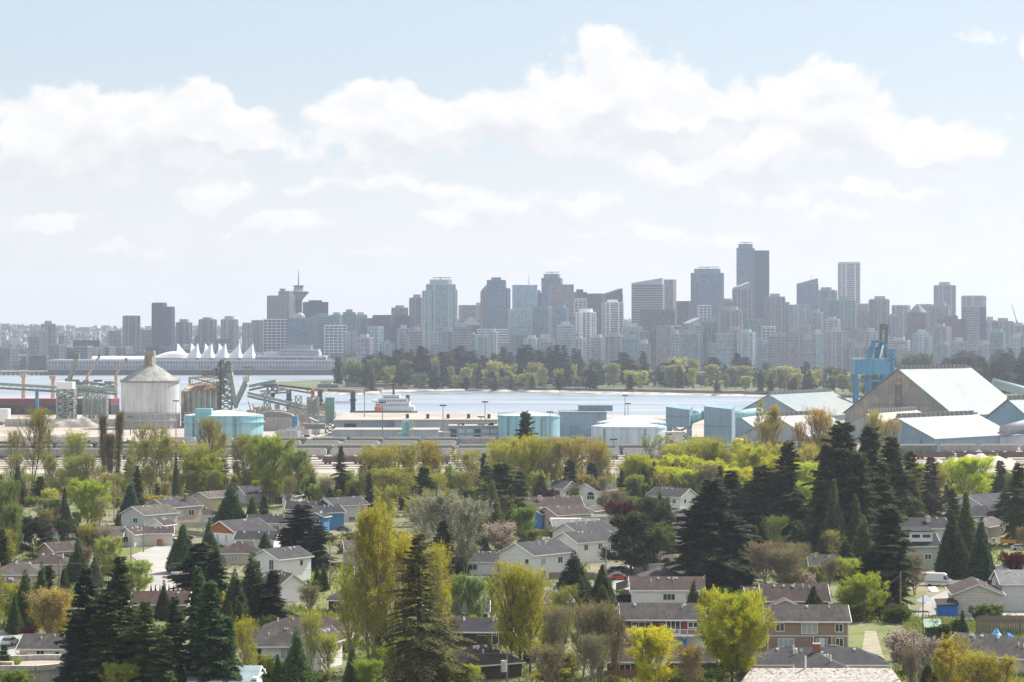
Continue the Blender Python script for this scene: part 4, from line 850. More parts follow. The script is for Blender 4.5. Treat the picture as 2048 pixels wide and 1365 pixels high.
shed('bright white-roofed shed half hidden by the orange-brown trees', 148, 1205, 44, 40, 3.5, 13, PH, M_greywall, M_shedwhite)
shed('small white-sloped shed beside the tall grey conveyor house', 130, 1255, 30, 30, 3, 11.5, PH, M_bluegrey, M_shedwhite)
shed('dark grey gabled shed cut by the right edge', 262, 1180, 50, 46, 5, 22, PH, M_bluegrey, M_shedroof)
def duct(lab, px0, py0, Y0, px1, py1, Y1, rad, m):
    r = thing('conveyor_tube', lab, 'conveyor', tuple(wp(px0, py0, Y0))); q = wp(px1, py1, Y1)-wp(px0, py0, Y0)
    MB().beam((0, 0, 0), q, rad, None, 12).build('tube', m, r, smooth=True); n = max(3, int(q.length/3))
    b = MB(); d = q.normalized()
    for i in range(n+1): p = q*(i/n); b.beam(p-d*.12, p+d*.12, rad*1.06, None, 12)
    b.build('tube_rings', m, r, kind='stuff')
    return r
duct('pale tubular conveyor rising to the right edge behind the white-roofed shed', 2008, 860, 1120, 2075, 842, 1150, 2.4, M_shedwhite)
duct('long green-grey conveyor gallery descending from the huge shed', 1985, 766, 1400, 2080, 790, 1400, 2.8, mat('green_grey_steel', (.25, .36, .36), .7, .1))
# conveyor houses
for lab, xa, xb, yt, yl, yb, Y in (('square blue-grey conveyor house on braced legs', 1332, 1385, 813, 852, 893, 1130), ('tall blue-grey conveyor house with slanted top', 1408, 1470, 812, 893, 893, 1130)):
    s = Y/F; cx = ((xa+xb)/2-1024)*s; w = (xb-xa)*s; zt = CH-(yt-HY)*s; zl = max(0, CH-(yl-HY)*s)
    r = thing('conveyor_house', lab, 'conveyor house', (cx, Y, 0), R(-14)); mark((xa+xb)/2, 850, lab)
    MB().prism([(-w*.45, -w*.35), (w*.45, -w*.35), (w*.45, w*.4), (-w*.45, w*.4)], zl, lambda x, y: zt-(x/w+.45)*1.6+(y > 0)*1.5).build('cladding', M_bluegrey, r)
    MB().box(-w*.46, w*.46, -w*.36, -w*.345, (zl+zt)/2, (zl+zt)/2+.35).build('band', M_steelg, r)
    if zl > 1: lattice(MB(), -w*.38, w*.38, -w*.3, w*.35, -.1, zl, 2, .35).build('leg_frame', M_bluegrey, r, kind='stuff')
duct('teal tubular conveyor between the two conveyor houses', 1374, 843, 1130, 1412, 828, 1130, 2.0, M_tank)
duct('teal tubular conveyor right of the tall conveyor house', 1466, 830, 1140, 1520, 822, 1180, 1.9, M_tank)
duct('upper teal tube behind the conveyor houses', 1386, 826, 1160, 1412, 832, 1160, 1.6, M_tank)
# blue ship loader
Y = 1580; s = Y/F
r = thing('ship_loader', 'tall bright blue ship loader with box house and dark upright boom', 'crane', ((1742-1024)*s, Y, 0)); mark(1742, 740, 'bright blue ship loader')
def L_(px, py, dy=0): return Vector(((px-1742)*s, dy, CH-(py-HY)*s))
MB().prism([(L_(1707, 0).x, -7), (L_(1745, 0).x, -12), (L_(1776, 0).x, -7), (L_(1776, 0).x, 7), (L_(1707, 0).x, 7)], L_(0, 749).z, lambda x, y: L_(0, 722).z+(y < -8)*1.2).build('machine_house', mat('blue_house_cladding', (.07, .26, .43), .6, .06, .2, kind='corr', bscale=3), r)
MB().box(L_(1705, 0).x, L_(1778, 0).x, -8, 8, L_(0, 722).z+1.25, L_(0, 722).z+2).build('house_roof', M_tank, r)
for px in (1711, 1737, 1765):
    for dy in (-6, 6): MB().beam(L_(px, 835, dy), L_(px, 750, dy), 1.0).build('leg', M_blue, r)
b = MB(); b.beam(L_(1703, 761, -6), L_(1775, 761, -6), .7); b.beam(L_(1703, 761, 6), L_(1775, 761, 6), .7); b.beam(L_(1718, 820, -6), L_(1736, 762, -6), .6); b.beam(L_(1740, 790, -6), L_(1765, 762, -6), .5); b.build('portal_beam', M_blue, r, kind='stuff')
b = MB()
for dy in (-4, 4):
    b.beam(L_(1738, 720, dy), L_(1747, 683, dy), .9); b.beam(L_(1775, 720, dy), L_(1768, 683, dy), .9); b.beam(L_(1745, 683, dy), L_(1770, 683, dy), .9); b.beam(L_(1733, 708, dy), L_(1745, 688, dy), .5); b.beam(L_(1738, 702, dy), L_(1774, 702, dy), .5)
b.build('gantry_frame', M_blue, r, kind='stuff')
MB().box(L_(1750, 0).x, L_(1764, 0).x, -2, 2, L_(0, 716).z, L_(0, 694).z).build('winch_house', mat('blue_dark', (.07, .2, .3), .7), r)
b = MB(); b.beam(L_(1760, 717), L_(1762, 650), .9); b.beam(L_(1771, 717), L_(1773, 650), .9); b.beam(L_(1761, 650.5), L_(1774, 650.5), 1.0); b.beam(L_(1761, 657), L_(1774, 657), .7); b.build('boom', mat('dark_green_steel', (.07, .12, .12), .7, .3, .5, col2=(.2, .12, .07)), r)
lattice(MB(), L_(1777, 0).x, L_(1787, 0).x, -4, 4, 0, L_(0, 700).z, 14, .25).build('stair_tower', M_blue, r, kind='stuff')
b = MB()
for py in (717, 733, 748, 761, 775): b.box(L_(1700 if py == 761 else 1772, 0).x, L_(1788, 0).x, -9, -8.6, L_(0, py).z, L_(0, py).z+.3); b.box(L_(1772, 0).x, L_(1788, 0).x, -9, -8.9, L_(0, py).z+1, L_(0, py).z+1.1)
b.build('walkways', M_blue, r, kind='stuff'); MB().beam(L_(1758, 716, -5), L_(1764, 690, -5), .6).build('white_duct', M_trim, r)
# workshops in the middle
def blockb(name, lab, cat, xa, xb, yt, yb, Y, depth, wm, rm, rz=0, parts=()):
    s = Y/F; cx = ((xa+xb)/2-1024)*s; w = (xb-xa)*s; h = CH-(yt-HY)*s
    r = thing(name, lab, cat, (cx, Y, 0), R(rz)); MB().box(-w/2, w/2, 0, depth, 0, h).build('wall', wm, r); MB().box(-w/2-.3, w/2+.3, -.3, depth+.3, h+.01, h+.5).build('roof', rm, r)
    mark((xa+xb)/2, (yt+yb)/2, lab)
    return r, s, w, h
def rect(r, s, cxp, xa, xb, y0, y1, Y, m, nm, dz=.12, kind=None): return MB().box((xa-cxp)*s, (xb-cxp)*s, -dz, 0, max(.0, CH-(y1-HY)*s), CH-(y0-HY)*s).build(nm, m, r, kind=kind)
r, s, w, h = blockb('workshop', 'long grey flat-roofed workshop with roller doors', 'building', 666, 876, 861, 893, 1150, 26, M_greywall, M_cream)
for xa, xb, y0, m_ in ((670, 687, 872, M_greywall), (695, 710, 875, M_dark), (738, 752, 876, M_dark), (762, 777, 877, mat('roller_door', (.25, .27, .28), .6)), (784, 798, 876, M_dark)): rect(r, s, 771, xa, xb, y0, 891, 1150, m_, 'roller_door')
MB().box(-40, -30, 4, 12, h+.5, h+3).build('roof_plant', M_steelg, r)
r, s, w, h = blockb('workshop', 'blue-grey hall with wide beige roof behind the flat-roofed workshop', 'building', 670, 835, 843, 862, 1260, 45, M_bluegrey, M_cream)
MB().prism([(-w/2-1, -1), (w/2+1, -1), (w/2+14, 46), (-w/2+3, 46)], h+.52, lambda x, y: h+1+max(0, y)*.05).build('pitched_roof', M_cream, r)
rect(r, s, 752, 688, 712, 847, 862, 1260, M_dark, 'opening'); rect(r, s, 752, 770, 800, 848, 862, 1260, mat('blue_panel', (.14, .26, .38), .6), 'panel')
r, s, w, h = blockb('workshop', 'light grey shed with long cream roof left of the cyan tank', 'building', 790, 995, 842, 870, 1220, 40, M_greywall, M_cream)
MB().prism([(-w/2-1, -1), (w/2+1, -1), (w/2+1, 41), (-w/2+8, 41)], h+.52, lambda x, y: h+.8+max(0, y)*.05).build('pitched_roof', M_cream, r)
for q in range(5): MB().box(-w*.4+q*w*.2, -w*.4+q*w*.2+1.6, 6, 8, h+1, h+3.4).build('roof_vent', M_dark, r)
r, s, w, h = blockb('office_block', 'two-storey blue office block with long window bands', 'building', 897, 998, 853, 888, 1160, 16, M_bluegrey, M_cream)
for y0, y1 in ((858, 866), (870, 878)):
    for k in range(6): rect(r, s, 947.5, 900+k*16.3, 900+k*16.3+13, y0, y1, 1160, M_blind if (k+y0) % 3 else M_pane, 'window')
b = MB()
for k in range(9): q = rt.uniform(-w/2+2, w/2-3); b.box(q, q+rt.uniform(1, 2), 3, 6, h+.5, h+rt.uniform(1.3, 2.2))
b.build('roof_plant', M_steelg, r, kind='stuff')
r, s, w, h = blockb('workshop', 'low grey annexe in front of the long cream roof', 'building', 866, 900, 866, 886, 1155, 12, M_greywall, M_conc)
r, s, w, h = blockb('workshop', 'large blue cladded hall right of the cyan tank', 'building', 1121, 1213, 826, 893, 1230, 40, M_bluegrey, M_shedroof)
rect(r, s, 1167, 1140, 1160, 850, 880, 1230, mat('blue_panel', (.14, .26, .38), .6), 'door'); MB().box(w/2-14, w/2+4, 18, 30, h+.5, h+3.6).build('roof_house', M_bluegrey, r)
r, s, w, h = blockb('workshop', 'low pale panelled store under the braced conveyor house', 'building', 1330, 1366, 866, 898, 1105, 10, mat('panel_cream', (.55, .48, .44), .8, .1, .5), M_cream)
for lab, a, b_, yt, yb, m_ in (('pale turquoise shipping container in front of the grey workshop', 658, 706, 885, 898, M_tank), ('short turquoise container beside the pale one', 706, 718, 887, 898, M_tankw), ('small turquoise container with red crates beside it', 735, 760, 886, 897, M_tank), ('tall narrow turquoise booth by the grey workshop', 797, 811, 867, 893, M_tank)):
    Y = CH*F/(yb-HY); s = Y/F; cx = ((a+b_)/2-1024)*s; w = (b_-a)*s; h = (yb-yt)*s
    r = thing('container', lab, 'container', (cx, Y, 0)); MB().box(-w/2, w/2, 0, 2.6, 0, h).build('body', m_, r); MB().box(-w/2-.1, w/2+.1, -.1, 2.7, h+.01, h+.2).build('roof', M_trim, r)
# lamp masts
def mast(px, top, base_, lab, m=None, heads=True):
    x, y = gp(px, base_); s = mpx(base_); h = (base_-top)*s; r = thing('light_mast', lab, 'lamp post', (x, y, 0)); MB().cyl(0, 0, 0, h, .28, .16, 8).build('pole', m or M_steelg, r)
    if heads: MB().box(-1.6, 1.6, -.4, .4, h, h+.6).build('lamp_head', M_dark, r)
for px, tp, bs, lab in ((729, 769, 870, 'tall yellowish mast rising from the workshop roofs'), (765, 806, 893, 'slim light mast before the grey workshop'), (886, 812, 893, 'slim light mast at the blue office block left side'), (962, 835, 900, 'slim light mast before the office block'), (970, 805, 893, 'tall dark mast at the office block'), (352, 803, 882, 'dark lamp post with round cluster head right of the silo'), (261, 835, 870, 'dark lamp post in front of the silo'), (1227, 880, 915, 'short dark post before the whitish tank'), (1250, 792, 860, 'slim ochre mast behind the whitish tanks'), (1256, 808, 860, 'shorter ochre mast behind the whitish tanks'), (1100, 825, 893, 'thin post against the cyan tank'), (1338, 870, 905, 'thin post under the braced conveyor house')): mast(px, tp, bs, lab)
# lattice mast next to booth
x, y = gp(822, 893); r = thing('lattice_mast', 'yellowish lattice mast beside the turquoise booth', 'mast', (x, y, 0)); lattice(MB(), -.9, .9, -.9, .9, 0, 13, 8, .1).build('frame', mat('yellow_steel', (.5, .47, .3), .7), r, kind='stuff')
x, y = gp(812, 893); r = thing('turquoise_tower', 'turquoise stair tower behind the lattice mast', 'tower', (x, y, 0)); lattice(MB(), -1.6, 1.6, -1.6, 1.6, 0, 12, 5, .3).build('frame', M_tank, r, kind='stuff'); MB().box(-1.7, 1.7, -1.7, 1.7, 8, 12.4).build('cabin', M_tank, r)
# grain silo block
Y = 1400; s = Y/F; ox = ((400-1024)*s)
r = thing('grain_silos', 'rust-streaked battery of upright steel silos with stepped roof', 'silo', (ox, Y, 0)); mark(402, 800, 'rust-streaked silo battery')
def S(px, py, dy=0): return Vector(((px-400)*s, dy, CH-(py-HY)*s))
M_ss = mat('silo_steel', (.4, .45, .43), .7, .15, .3, kind='streak', col2=(.3, .27, .2))
for i in range(14):
    px = 367+i*5.6; z = S(0, 782).z; MB().cyl(S(px, 0).x, -3+(i % 2)*1.2, 0, z, 1.05, None, 10).build('silo_tube', M_ss if i > 3 else mat('silo_rusty', (.33, .29, .21), .8, .3, .3, kind='streak'), r)
MB().box(S(364, 0).x, S(441, 0).x, -2.3, 14, 0, S(0, 783).z).build('silo_block', M_ss, r)
b = MB(); b.face([S(364, 782, -3.4), S(441, 782, -3.4), S(441, 762, 6), S(378, 768, 6)]); b.face([S(378, 768, 6), S(441, 762, 6), S(441, 775, 15), S(364, 782, 15)]); b.face([S(364, 782, -3.4), S(378, 768, 6), S(364, 782, 15)]); b.build('sloped_roof', M_rust, r)
b = MB(); lattice(b, S(378, 0).x, S(440, 0).x, 0, 7, S(0, 770).z, S(0, 755).z, 1, .2)
for k in range(10): b.beam(S(380+k*6, 768, -1), S(380+k*6, 752-k*.6, -1), .15); b.beam(S(384+k*6, 779-k*.3, -3.6), S(390+k*6, 772-k*.5, 0), .22)
b.build('roof_gantry', M_rust, r, kind='stuff'); MB().beam(S(378, 757, -1), S(440, 750, -1), .6).build('roof_conveyor', M_steel, r)
MB().box(S(405, 0).x, S(425, 0).x, -1, 6, S(0, 752).z, S(0, 741).z).build('drive_house', mat('rust_dark', (.14, .12, .1), .9, .4, .6), r)
b = MB()
for k in range(7): q = rt.uniform(405, 462); b.cyl(S(q, 0).x, rt.uniform(-1, 4), S(0, 752).z, S(0, rt.uniform(735, 744)).z, rt.uniform(.8, 1.8), None, 8)
b.beam(S(400, 746, -1), S(465, 742, -1), .5); b.build('machinery', M_steelg, r, kind='stuff')
r = thing('elevator_tower', 'cluttered green lattice elevator tower right of the silo battery', 'tower', ((452-1024)*s, Y-2, 0)); s0 = s
def E(px, py, dy=0): return Vector(((px-452)*s, dy, CH-(py-HY)*s))
lattice(MB(), E(442, 0).x, E(464, 0).x, -3, 3, 0, E(0, 726).z, 11, .22).build('frame', M_steel, r, kind='stuff')
b = MB()
for py in (726, 735, 744, 757, 770, 784, 798): b.box(E(438, 0).x, E(466, 0).x, -4, 4, E(0, py).z, E(0, py).z+.3); b.beam(E(438, py-3.5, -4), E(466, py-3.5, -4), .1)
for k in range(22): a = E(rt.uniform(440, 464), rt.uniform(725, 812), -2); b.box(a.x-1, a.x+rt.uniform(.5, 2), -2.5, 2, a.z, a.z+rt.uniform(.8, 2.5))
b.build('platforms', M_steelg, r, kind='stuff'); MB().beam(E(443, 850, -3.5), E(443, 722, -3.5), .5).build('leg_pipe', M_dark, r)
b = MB(); b.face([E(455, 745, -3.2), E(466, 745, -3.2), E(478, 815, -3.2), E(470, 815, -3.2)]); b.face([E(466, 745, -3.2), E(466, 745, 3), E(478, 815, 3), E(478, 815, -3.2)]); b.build('chute', M_steel, r)
MB().cyl(E(440, 0).x, -2, E(0, 735).z, E(0, 724).z, 1.4, .6, 8).build('cyclone', M_steelg, r)
r, L = conveyor('steep green lattice conveyor climbing beside the elevator tower', 470, 818, 493, 770, 1390, 3.2, 4)
b = MB(); 
for d_ in ((-2, 0), (2.5, 0)): b.beam(L+Vector((0, 0, 3)), L+Vector((1.5+d_[0], 0, 10)), .25)
b.box(L.x-2.5, L.x+4, -1.5, 1.5, L.z+10, L.z+10.8); b.build('head_frame', M_steelg, r, kind='stuff'); MB().box(L.x-2, L.x+2, -2, 2, L.z+2, L.z+5).build('head_box', mat('cream_steel', (.5, .48, .42), .8), r)
conveyor('green lattice conveyor boom level over the water', 498, 782, 552, 771, 1420, 2.6, 3)
conveyor('long shallow conveyor running down from the silos to the green machine tower', 495, 794, 632, 826, 1400, 2.2, 3)
conveyor('thin conveyor behind leading to the dolphin post', 520, 790, 578, 786, 1500, 2.0, 2.4)
b_ = thing('loading_hopper', 'bulky dark hopper at the tip of the level boom', 'hopper', tuple(wp(545, 776, 1420))); lattice(MB(), -3, 3, -2, 2, -3, 2, 1, .3).build('frame', M_steelg, b_, kind='stuff'); MB().cyl(0, 0, -7, -3, .6, 2, 8).build('spout', M_dark, b_); MB().box(-3.4, 3.4, -2.2, 2.2, 2.05, 3).build('hood', M_steel, b_)
for px, py in ((515, 830), (560, 838)):
    x, y = gp(px, py+30); r = thing('conveyor_trestle', 'green lattice trestle %s under the shallow conveyor' % ('left' if px < 530 else 'right'), 'trestle', (x, 1400, 0)); lattice(MB(), -1.8, 1.8, -1.8, 1.8, 0, CH-(py-36-HY)*1400/F+3, 4, .2).build('frame', M_steel, r, kind='stuff')
# green machine towers
for lab, cx, w, yt, clutter in (('cluttered green machine tower with yellowish pipes', 626, 22, 795, 1), ('solid green boxy machine tower beside the cluttered one', 660, 18, 796, 0)):
    Y = 1300; s = Y/F; r = thing('machine_tower', lab, 'tower', ((cx-1024)*s, Y, 0)); zt = CH-(yt-HY)*s; w *= s; mark(cx, 820, lab)
    if clutter:
        lattice(MB(), -w*.5, w*.5, -2, 2, 0, zt, 7, .2).build('frame', M_steel, r, kind='stuff'); MB().box(-w*.45, w*.4, -1.6, 1.8, zt*.55, zt*.95).build('plant_box', M_steel, r); b = MB()
        for k in range(16): q = rt.uniform(-w*.5, w*.5); z = rt.uniform(2, zt+4); b.cyl(q, -1.9, z, z+rt.uniform(1, 2.5), rt.uniform(.3, .8), None, 7)
        b.beam((0, 0, zt), (0, 0, zt+5), .9); b.beam((-2, 0, zt+3), (3, 0, zt+4), .3); b.build('pipes', M_rust, r, kind='stuff')
    else:
        MB().box(-w*.5, w*.5, -2, 3, zt*.45, zt).build('plant_box', mat('green_cladding', (.17, .3, .27), .7, .15, .3), r); lattice(MB(), -w*.5, w*.5, -2, 3, 0, zt*.45, 3, .2).build('frame', M_steel, r, kind='stuff'); MB().box(-w*.55, w*.55, -2.4, 3.4, zt+.01, zt+.4).build('roof', M_steel, r); MB().cyl(0, 0, zt*.28, zt*.449, 1, 3, 8).build('hopper', M_steel, r)
        for q in (.6, .78): MB().box(-w*.56, w*.56, -2.8, -2.02, zt*q, zt*q+.25).build('gallery', M_steel, r)
r = thing('loading_canopy', 'small green gabled canopy over the rail loading point', 'canopy', (*gp(618, 872), 0)); b = MB(); [b.beam((sx*4, sy*3, 0), (sx*4, sy*3, 8), .3) for sx in (-1, 1) for sy in (-1, 1)]; b.build('posts', M_steel, r, kind='stuff'); b = MB(); b.face([(-5, -4, 8), (0, -4, 10), (0, 4, 10), (-5, 4, 8)]); b.face([(0, -4, 10), (5, -4, 8), (5, 4, 8), (0, 4, 10)]); b.build('roof', M_steel, r)
r = thing('store_shed', 'grey corrugated arch-roofed store with blue end right of the blue tank', 'building', (*gp(545, 862), 0)); MB().box(-12, 11, 0, 10, 0, 8).build('wall', mat('grey_sheet', (.38, .35, .33), .8, .2, .3, kind='corr'), r); MB().box(11.01, 14, 0, 8, 0, 8.4).build('blue_end', M_blue, r)
b = MB()
for i in range(6): a0, a1 = math.pi*i/6, math.pi*(i+1)/6; b.face([(-12*math.cos(a0), -.4, 8.02+3*math.sin(a0)), (-12*math.cos(a1), -.4, 8.02+3*math.sin(a1)), (-12*math.cos(a1), 10, 8.02+3*math.sin(a1)), (-12*math.cos(a0), 10, 8.02+3*math.sin(a0))])
b.face([(-12*math.cos(math.pi*i/6), -.41, 8.02+3*math.sin(math.pi*i/6)) for i in range(7)]); b.build('arch_roof', M_steelg, r)
# clutter of the loading yard left of the workshops
b = MB()
for k in range(60):
    px = rt.uniform(470, 665); Y = rt.uniform(1340, 1600); x = (px-1024)/F*Y; w = rt.uniform(3, 14); h = rt.uniform(2, 9); b.box(x-w/2, x+w/2, Y, Y+rt.uniform(3, 8), 0, h, rt.randrange(3))
    if rt.random() < .4: b.beam((x, Y, h), (x+rt.uniform(-6, 6), Y, h+rt.uniform(2, 8)), .35, m=1)
o = b.build('plant_clutter', [mat('clutter_grey', (.3, .28, .26), .9, .3, .3), M_rust, M_steel], kind='stuff'); tag(o, 'jumble of low plant and pipework along the loading berth', 'plant')
for i, px in enumerate((578, 640, 706)):
    Y = 1700; s = Y/F; r = thing('mooring_dolphin', 'dark square mooring pile standing in the water, %s of three from the left' % ('first', 'second', 'third')[i], 'mooring pile', ((px-1024)*s, Y, -2.2), group='dark mooring piles'); MB().box(-1.7, 1.7, -1.7, 1.7, 0, 2.2+CH-(779-HY)*s+(i == 2)*-1.5).build('pile', mat('dolphin', (.07, .075, .085), .9, .3, .4), r); MB().box(-2.4, 2.4, -2.2, 2.2, 10, 11).build('collar', M_dark, r)
r = thing('catwalk', 'thin dark catwalk between the middle and right mooring piles', 'walkway', tuple(wp(642, 806, 1700))); truss(MB(), (0, 0, 0), wp(704, 806, 1700)-wp(642, 806, 1700), 1.2, 1.2, 8, .12).build('truss_frame', M_dark, r, kind='stuff')
# ships
def hull(b, x0, x1, y0, y1, z0, z1, m): b.prism([(x0, (y0+y1)/2), (x0+6, y0), (x1-4, y0), (x1, (y0+y1)/2), (x1-4, y1), (x0+6, y1)], z0, z1, m)
Y = 1680; s = Y/F
r = thing('bulk_carrier', 'large dark-hulled bulk carrier with red upper side and yellow cranes', 'ship', ((100-1024)*s, Y, 0)); mark(60, 800, 'dark-hulled ship')
b = MB(); hull(b, -160*s, 138*s, -10, 14, -2.2, CH-(810-HY)*s, 0); b.build('lower_hull', mat('hull_black', (.045, .045, .05), .6, .2, .1), r)
b = MB(); hull(b, -160*s, 138*s, -10.2, 14.2, CH-(810-HY)*s+.01, CH-(797-HY)*s, 0); b.build('upper_hull', mat('hull_red', (.19, .06, .06), .6, .15, .1), r)
b = MB(); hull(b, -158*s, 137*s, -10.4, 14.4, CH-(797-HY)*s+.01, CH-(796-HY)*s, 0); b.build('rail_band', mat('rail_pink', (.55, .33, .33), .7), r)
MC = mat('crane_ochre', (.5, .36, .25), .7, .1, .3)
for k, px in enumerate((47, 106)):
    x = (px-100)*s; z0, z1 = CH-(796-HY)*s, CH-(754+k*4-HY)*s; MB().cyl(x, 0, z0, z1, 1.6, 1.3, 10).build('crane_post', MC, r); MB().box(x-2.2, x+2.2, -2, 2, z1, z1+2.4).build('crane_cab', MC, r)
for k, (a, c, d, e) in enumerate(((174, 755, 198, 715), (232, 750, 252, 722))):
    b = MB(); p = Vector(((a-100)*s, 0, CH-(c-HY)*s)); q = Vector(((d-100)*s, 0, CH-(e-HY)*s)); truss(b, p, q, 1.2, 2.4, 7, .28); b.beam(p, q, .6); b.build('crane_boom', MC, r, kind='stuff'); MB().box(q.x-.8, q.x+.8, -1, 1, q.z, q.z+2).build('boom_tip', M_dark, r); MB().cyl(p.x, 0, CH-(797-HY)*s, p.z, 1.4, 1.2, 10).build('crane_post', MC, r)
Y = 1690; s = Y/F
r = thing('ship', 'white ship superstructure with orange lifeboat and black funnel behind the workshops', 'ship', ((785-1024)*s, Y, 0)); mark(785, 800, 'white ship')
def Q(px, py): return ((px-785)*s, CH-(py-HY)*s)
b = MB(); hull(b, Q(700, 0)[0], Q(835, 0)[0], -10, 10, -2.2, Q(0, 822)[1], 0); b.build('hull', mat('hull_black', (.045, .045, .05), .6), r)
MS = mat('ship_white', (.66, .66, .66), .6, .08, .2)
for k, (a, c, y0, y1, d) in enumerate(((750, 829, 822, 812, 8), (752, 820, 811.9, 803, 7), (757, 817, 802.9, 796, 6), (766, 800, 795.9, 789, 5))): MB().box(Q(a, 0)[0], Q(c, 0)[0], -d, d, Q(0, y0)[1], Q(0, y1)[1]).build('deck_house', MS, r)
b = MB()
for a, c, y, d in ((752, 818, 808, 7), (754, 815, 800, 6), (768, 798, 793, 5)):
    for k in range(int((c-a)/5)): b.box(Q(a+1.5+k*5, 0)[0], Q(a+4+k*5, 0)[0], -d-1.06, -d-.9, Q(0, y+2)[1], Q(0, y)[1])
b.build('portholes', M_pane, r, kind='stuff')
MB().box(Q(812, 0)[0], Q(819, 0)[0], -3, 3, Q(0, 803)[1], Q(0, 790)[1]).build('funnel', M_dark, r); MB().beam((Q(787, 0)[0], 0, Q(0, 789)[1]), (Q(787, 0)[0], 0, Q(0, 768)[1]), .8, .5).build('mast', M_dark, r); MB().box(Q(779, 0)[0], Q(791, 0)[0], -1, 1, Q(0, 770)[1], Q(0, 768)[1]).build('radar_platform', M_dark, r)
MB().box(Q(745, 0)[0], Q(758, 0)[0], -8, 8, Q(0, 804)[1], Q(0, 800)[1]).build('bridge_wing', MS, r)
b = MB(); a_, c_ = Q(753, 0)[0], Q(765, 0)[0]; b.prism([(a_, -10), (a_+1.2, -11.6), (c_-1.2, -11.6), (c_, -10), (c_-1.2, -8.4), (a_+1.2, -8.4)], Q(0, 822)[1], Q(0, 813)[1]); b.build('lifeboat', mat('lifeboat_orange', (.75, .16, .04), .5), r)
MB().beam((Q(750, 0)[0], -9, Q(0, 815)[1]), (Q(768, 0)[0], -9, Q(0, 809)[1]), .3).build('davit', MS, r)
# left gantry conveyors and transfer towers
conveyor('long pale green conveyor gantry entering from the left edge', -30, 776, 120, 785, 1480, 2.8, 3.4)
conveyor('conveyor gantry from the white transfer box to the silo', 148, 782, 234, 790, 1450, 2.8, 3.4)
conveyor('lower conveyor crossing behind the transfer towers', 120, 800, 230, 779, 1500, 2.2, 3)
r, L = conveyor('steep conveyor rising above the white transfer box', 137, 772, 152, 728, 1470, 3, 4); MB().box(L.x-2.2, L.x+2.2, -1.5, 1.5, L.z+3, L.z+6.5).build('head_box', M_steelg, r)
r = thing('blue_support_post', 'slim bright blue post under the left conveyor gantry', 'post', tuple(wp(74, 800, 1480))); MB().box(-.9, .9, -.9, .9, -16, 6).build('post', M_blue, r)
Y = 1440; s = Y/F; r = thing('transfer_tower', 'green lattice transfer tower under a white box, left of the silo', 'tower', ((133-1024)*s, Y, 0)); mark(135, 800, 'white-boxed transfer tower')
zt = CH-(778-HY)*s; lattice(MB(), -17*s, 17*s, -4, 4, 0, zt, 6, .28).build('frame', M_steel, r, kind='stuff'); MB().box(-17*s, 15*s, -4.6, 4.6, zt+.01, zt+4.4).build('white_box', M_trim, r); b = MB()
for k in range(18): q = rt.uniform(-16, 12)*s; z = rt.uniform(1, zt-3); b.box(q, q+rt.uniform(1, 3), -3, 3, z, z+rt.uniform(.8, 3.2))
b.build('machinery', M_steelg, r, kind='stuff'); MB().cyl(-10*s, 0, zt*.35, zt*.8, 2.0, 1.2, 10).build('cyclone', M_steelg, r)
for i, px in enumerate((162, 180, 197)):
    r = thing('pipe_trestle', 'open green braced trestle right of the transfer tower, %s of three' % ('left one', 'middle one', 'right one')[i], 'trestle', ((px-1024)*s, Y+20, 0), group='braced trestles'); lattice(MB(), -6*s, 6*s, -3, 3, 0, CH-(787+i*2-HY)*s, 5, .22).build('frame', M_steel, r, kind='stuff')
b = MB()
for k in range(40):
    px = rt.uniform(118, 225); a = wp(px, rt.uniform(762, 785), 1500+rt.uniform(-10, 20)); b.box(a.x, a.x+rt.uniform(1.5, 6), a.y, a.y+2, a.z, a.z+rt.uniform(.5, 2)); b.beam((a.x, a.y, a.z), (a.x, a.y, a.z-6), .12)
b.beam(wp(118, 776, 1505), wp(228, 782, 1505), .5); b.beam(wp(150, 764, 1505), wp(210, 768, 1505), .4); o = b.build('berth_machinery', M_steelg, kind='stuff'); tag(o, 'tangle of dark walkways and machinery above the left berth', 'machinery')
MB().box(-42, 42, 0, 2, 0, 4.5).build('low_wall', M_conc, tag(thing('storage_bay', 'x', 'wall', ((175-1024)*s, 1400, 0)), 'long low concrete storage bay wall left of the silo', 'wall'))
r = thing('blue_basin_boat', 'small white tank with rusty legs at the far left yard edge', 'tank', (*gp(8, 850), 0)); MB().cyl(0, 0, 2, 10, 4, None, 16).build('shell', M_trim, r); lattice(MB(), -2.5, 2.5, -2.5, 2.5, 0, 2, 1, .2).build('leg_frame', M_rust, r, kind='stuff')
# heaps
def heap(lab, px, py, wpx, h, m, seed, dpt=None):
    x, y = gp(px, py); w = wpx*mpx(py); g = np.random.default_rng(seed); n = 40; m_ = n//2; b = MB(); v = []
    ph = g.uniform(0, 6, 8); d = dpt or w*.45
    for j in range(m_+1):
        for i in range(n+1):
            u = -1+2*i/n; q = -1+2*j/m_; e = max(0, 1-abs(u)**2.6)*max(0, 1-abs(q)**2)
            e *= (.72+.18*math.sin(u*5+ph[0])+.12*math.sin(u*11+ph[1]+q*3)+.07*math.sin(u*27+ph[2]-q*8)+g.normal(0, .012)); v.append((u*w/2, q*d/2, .03+h*e))
    b.v = v; b.f = [[j*(n+1)+i, j*(n+1)+i+1, (j+1)*(n+1)+i+1, (j+1)*(n+1)+i] for j in range(m_) for i in range(n)]; b.mi = [0]*len(b.f)
    o = b.build('heap', m, None, (x, y+d/2, 0), smooth=True); o.name = 'sand_heap'; o['kind'] = 'stuff'; tag(o, lab, 'heap'); return o
M_sand = mat('pale_sand', (.47, .41, .34), .95, .14, .3, bump=.8, bscale=.8)
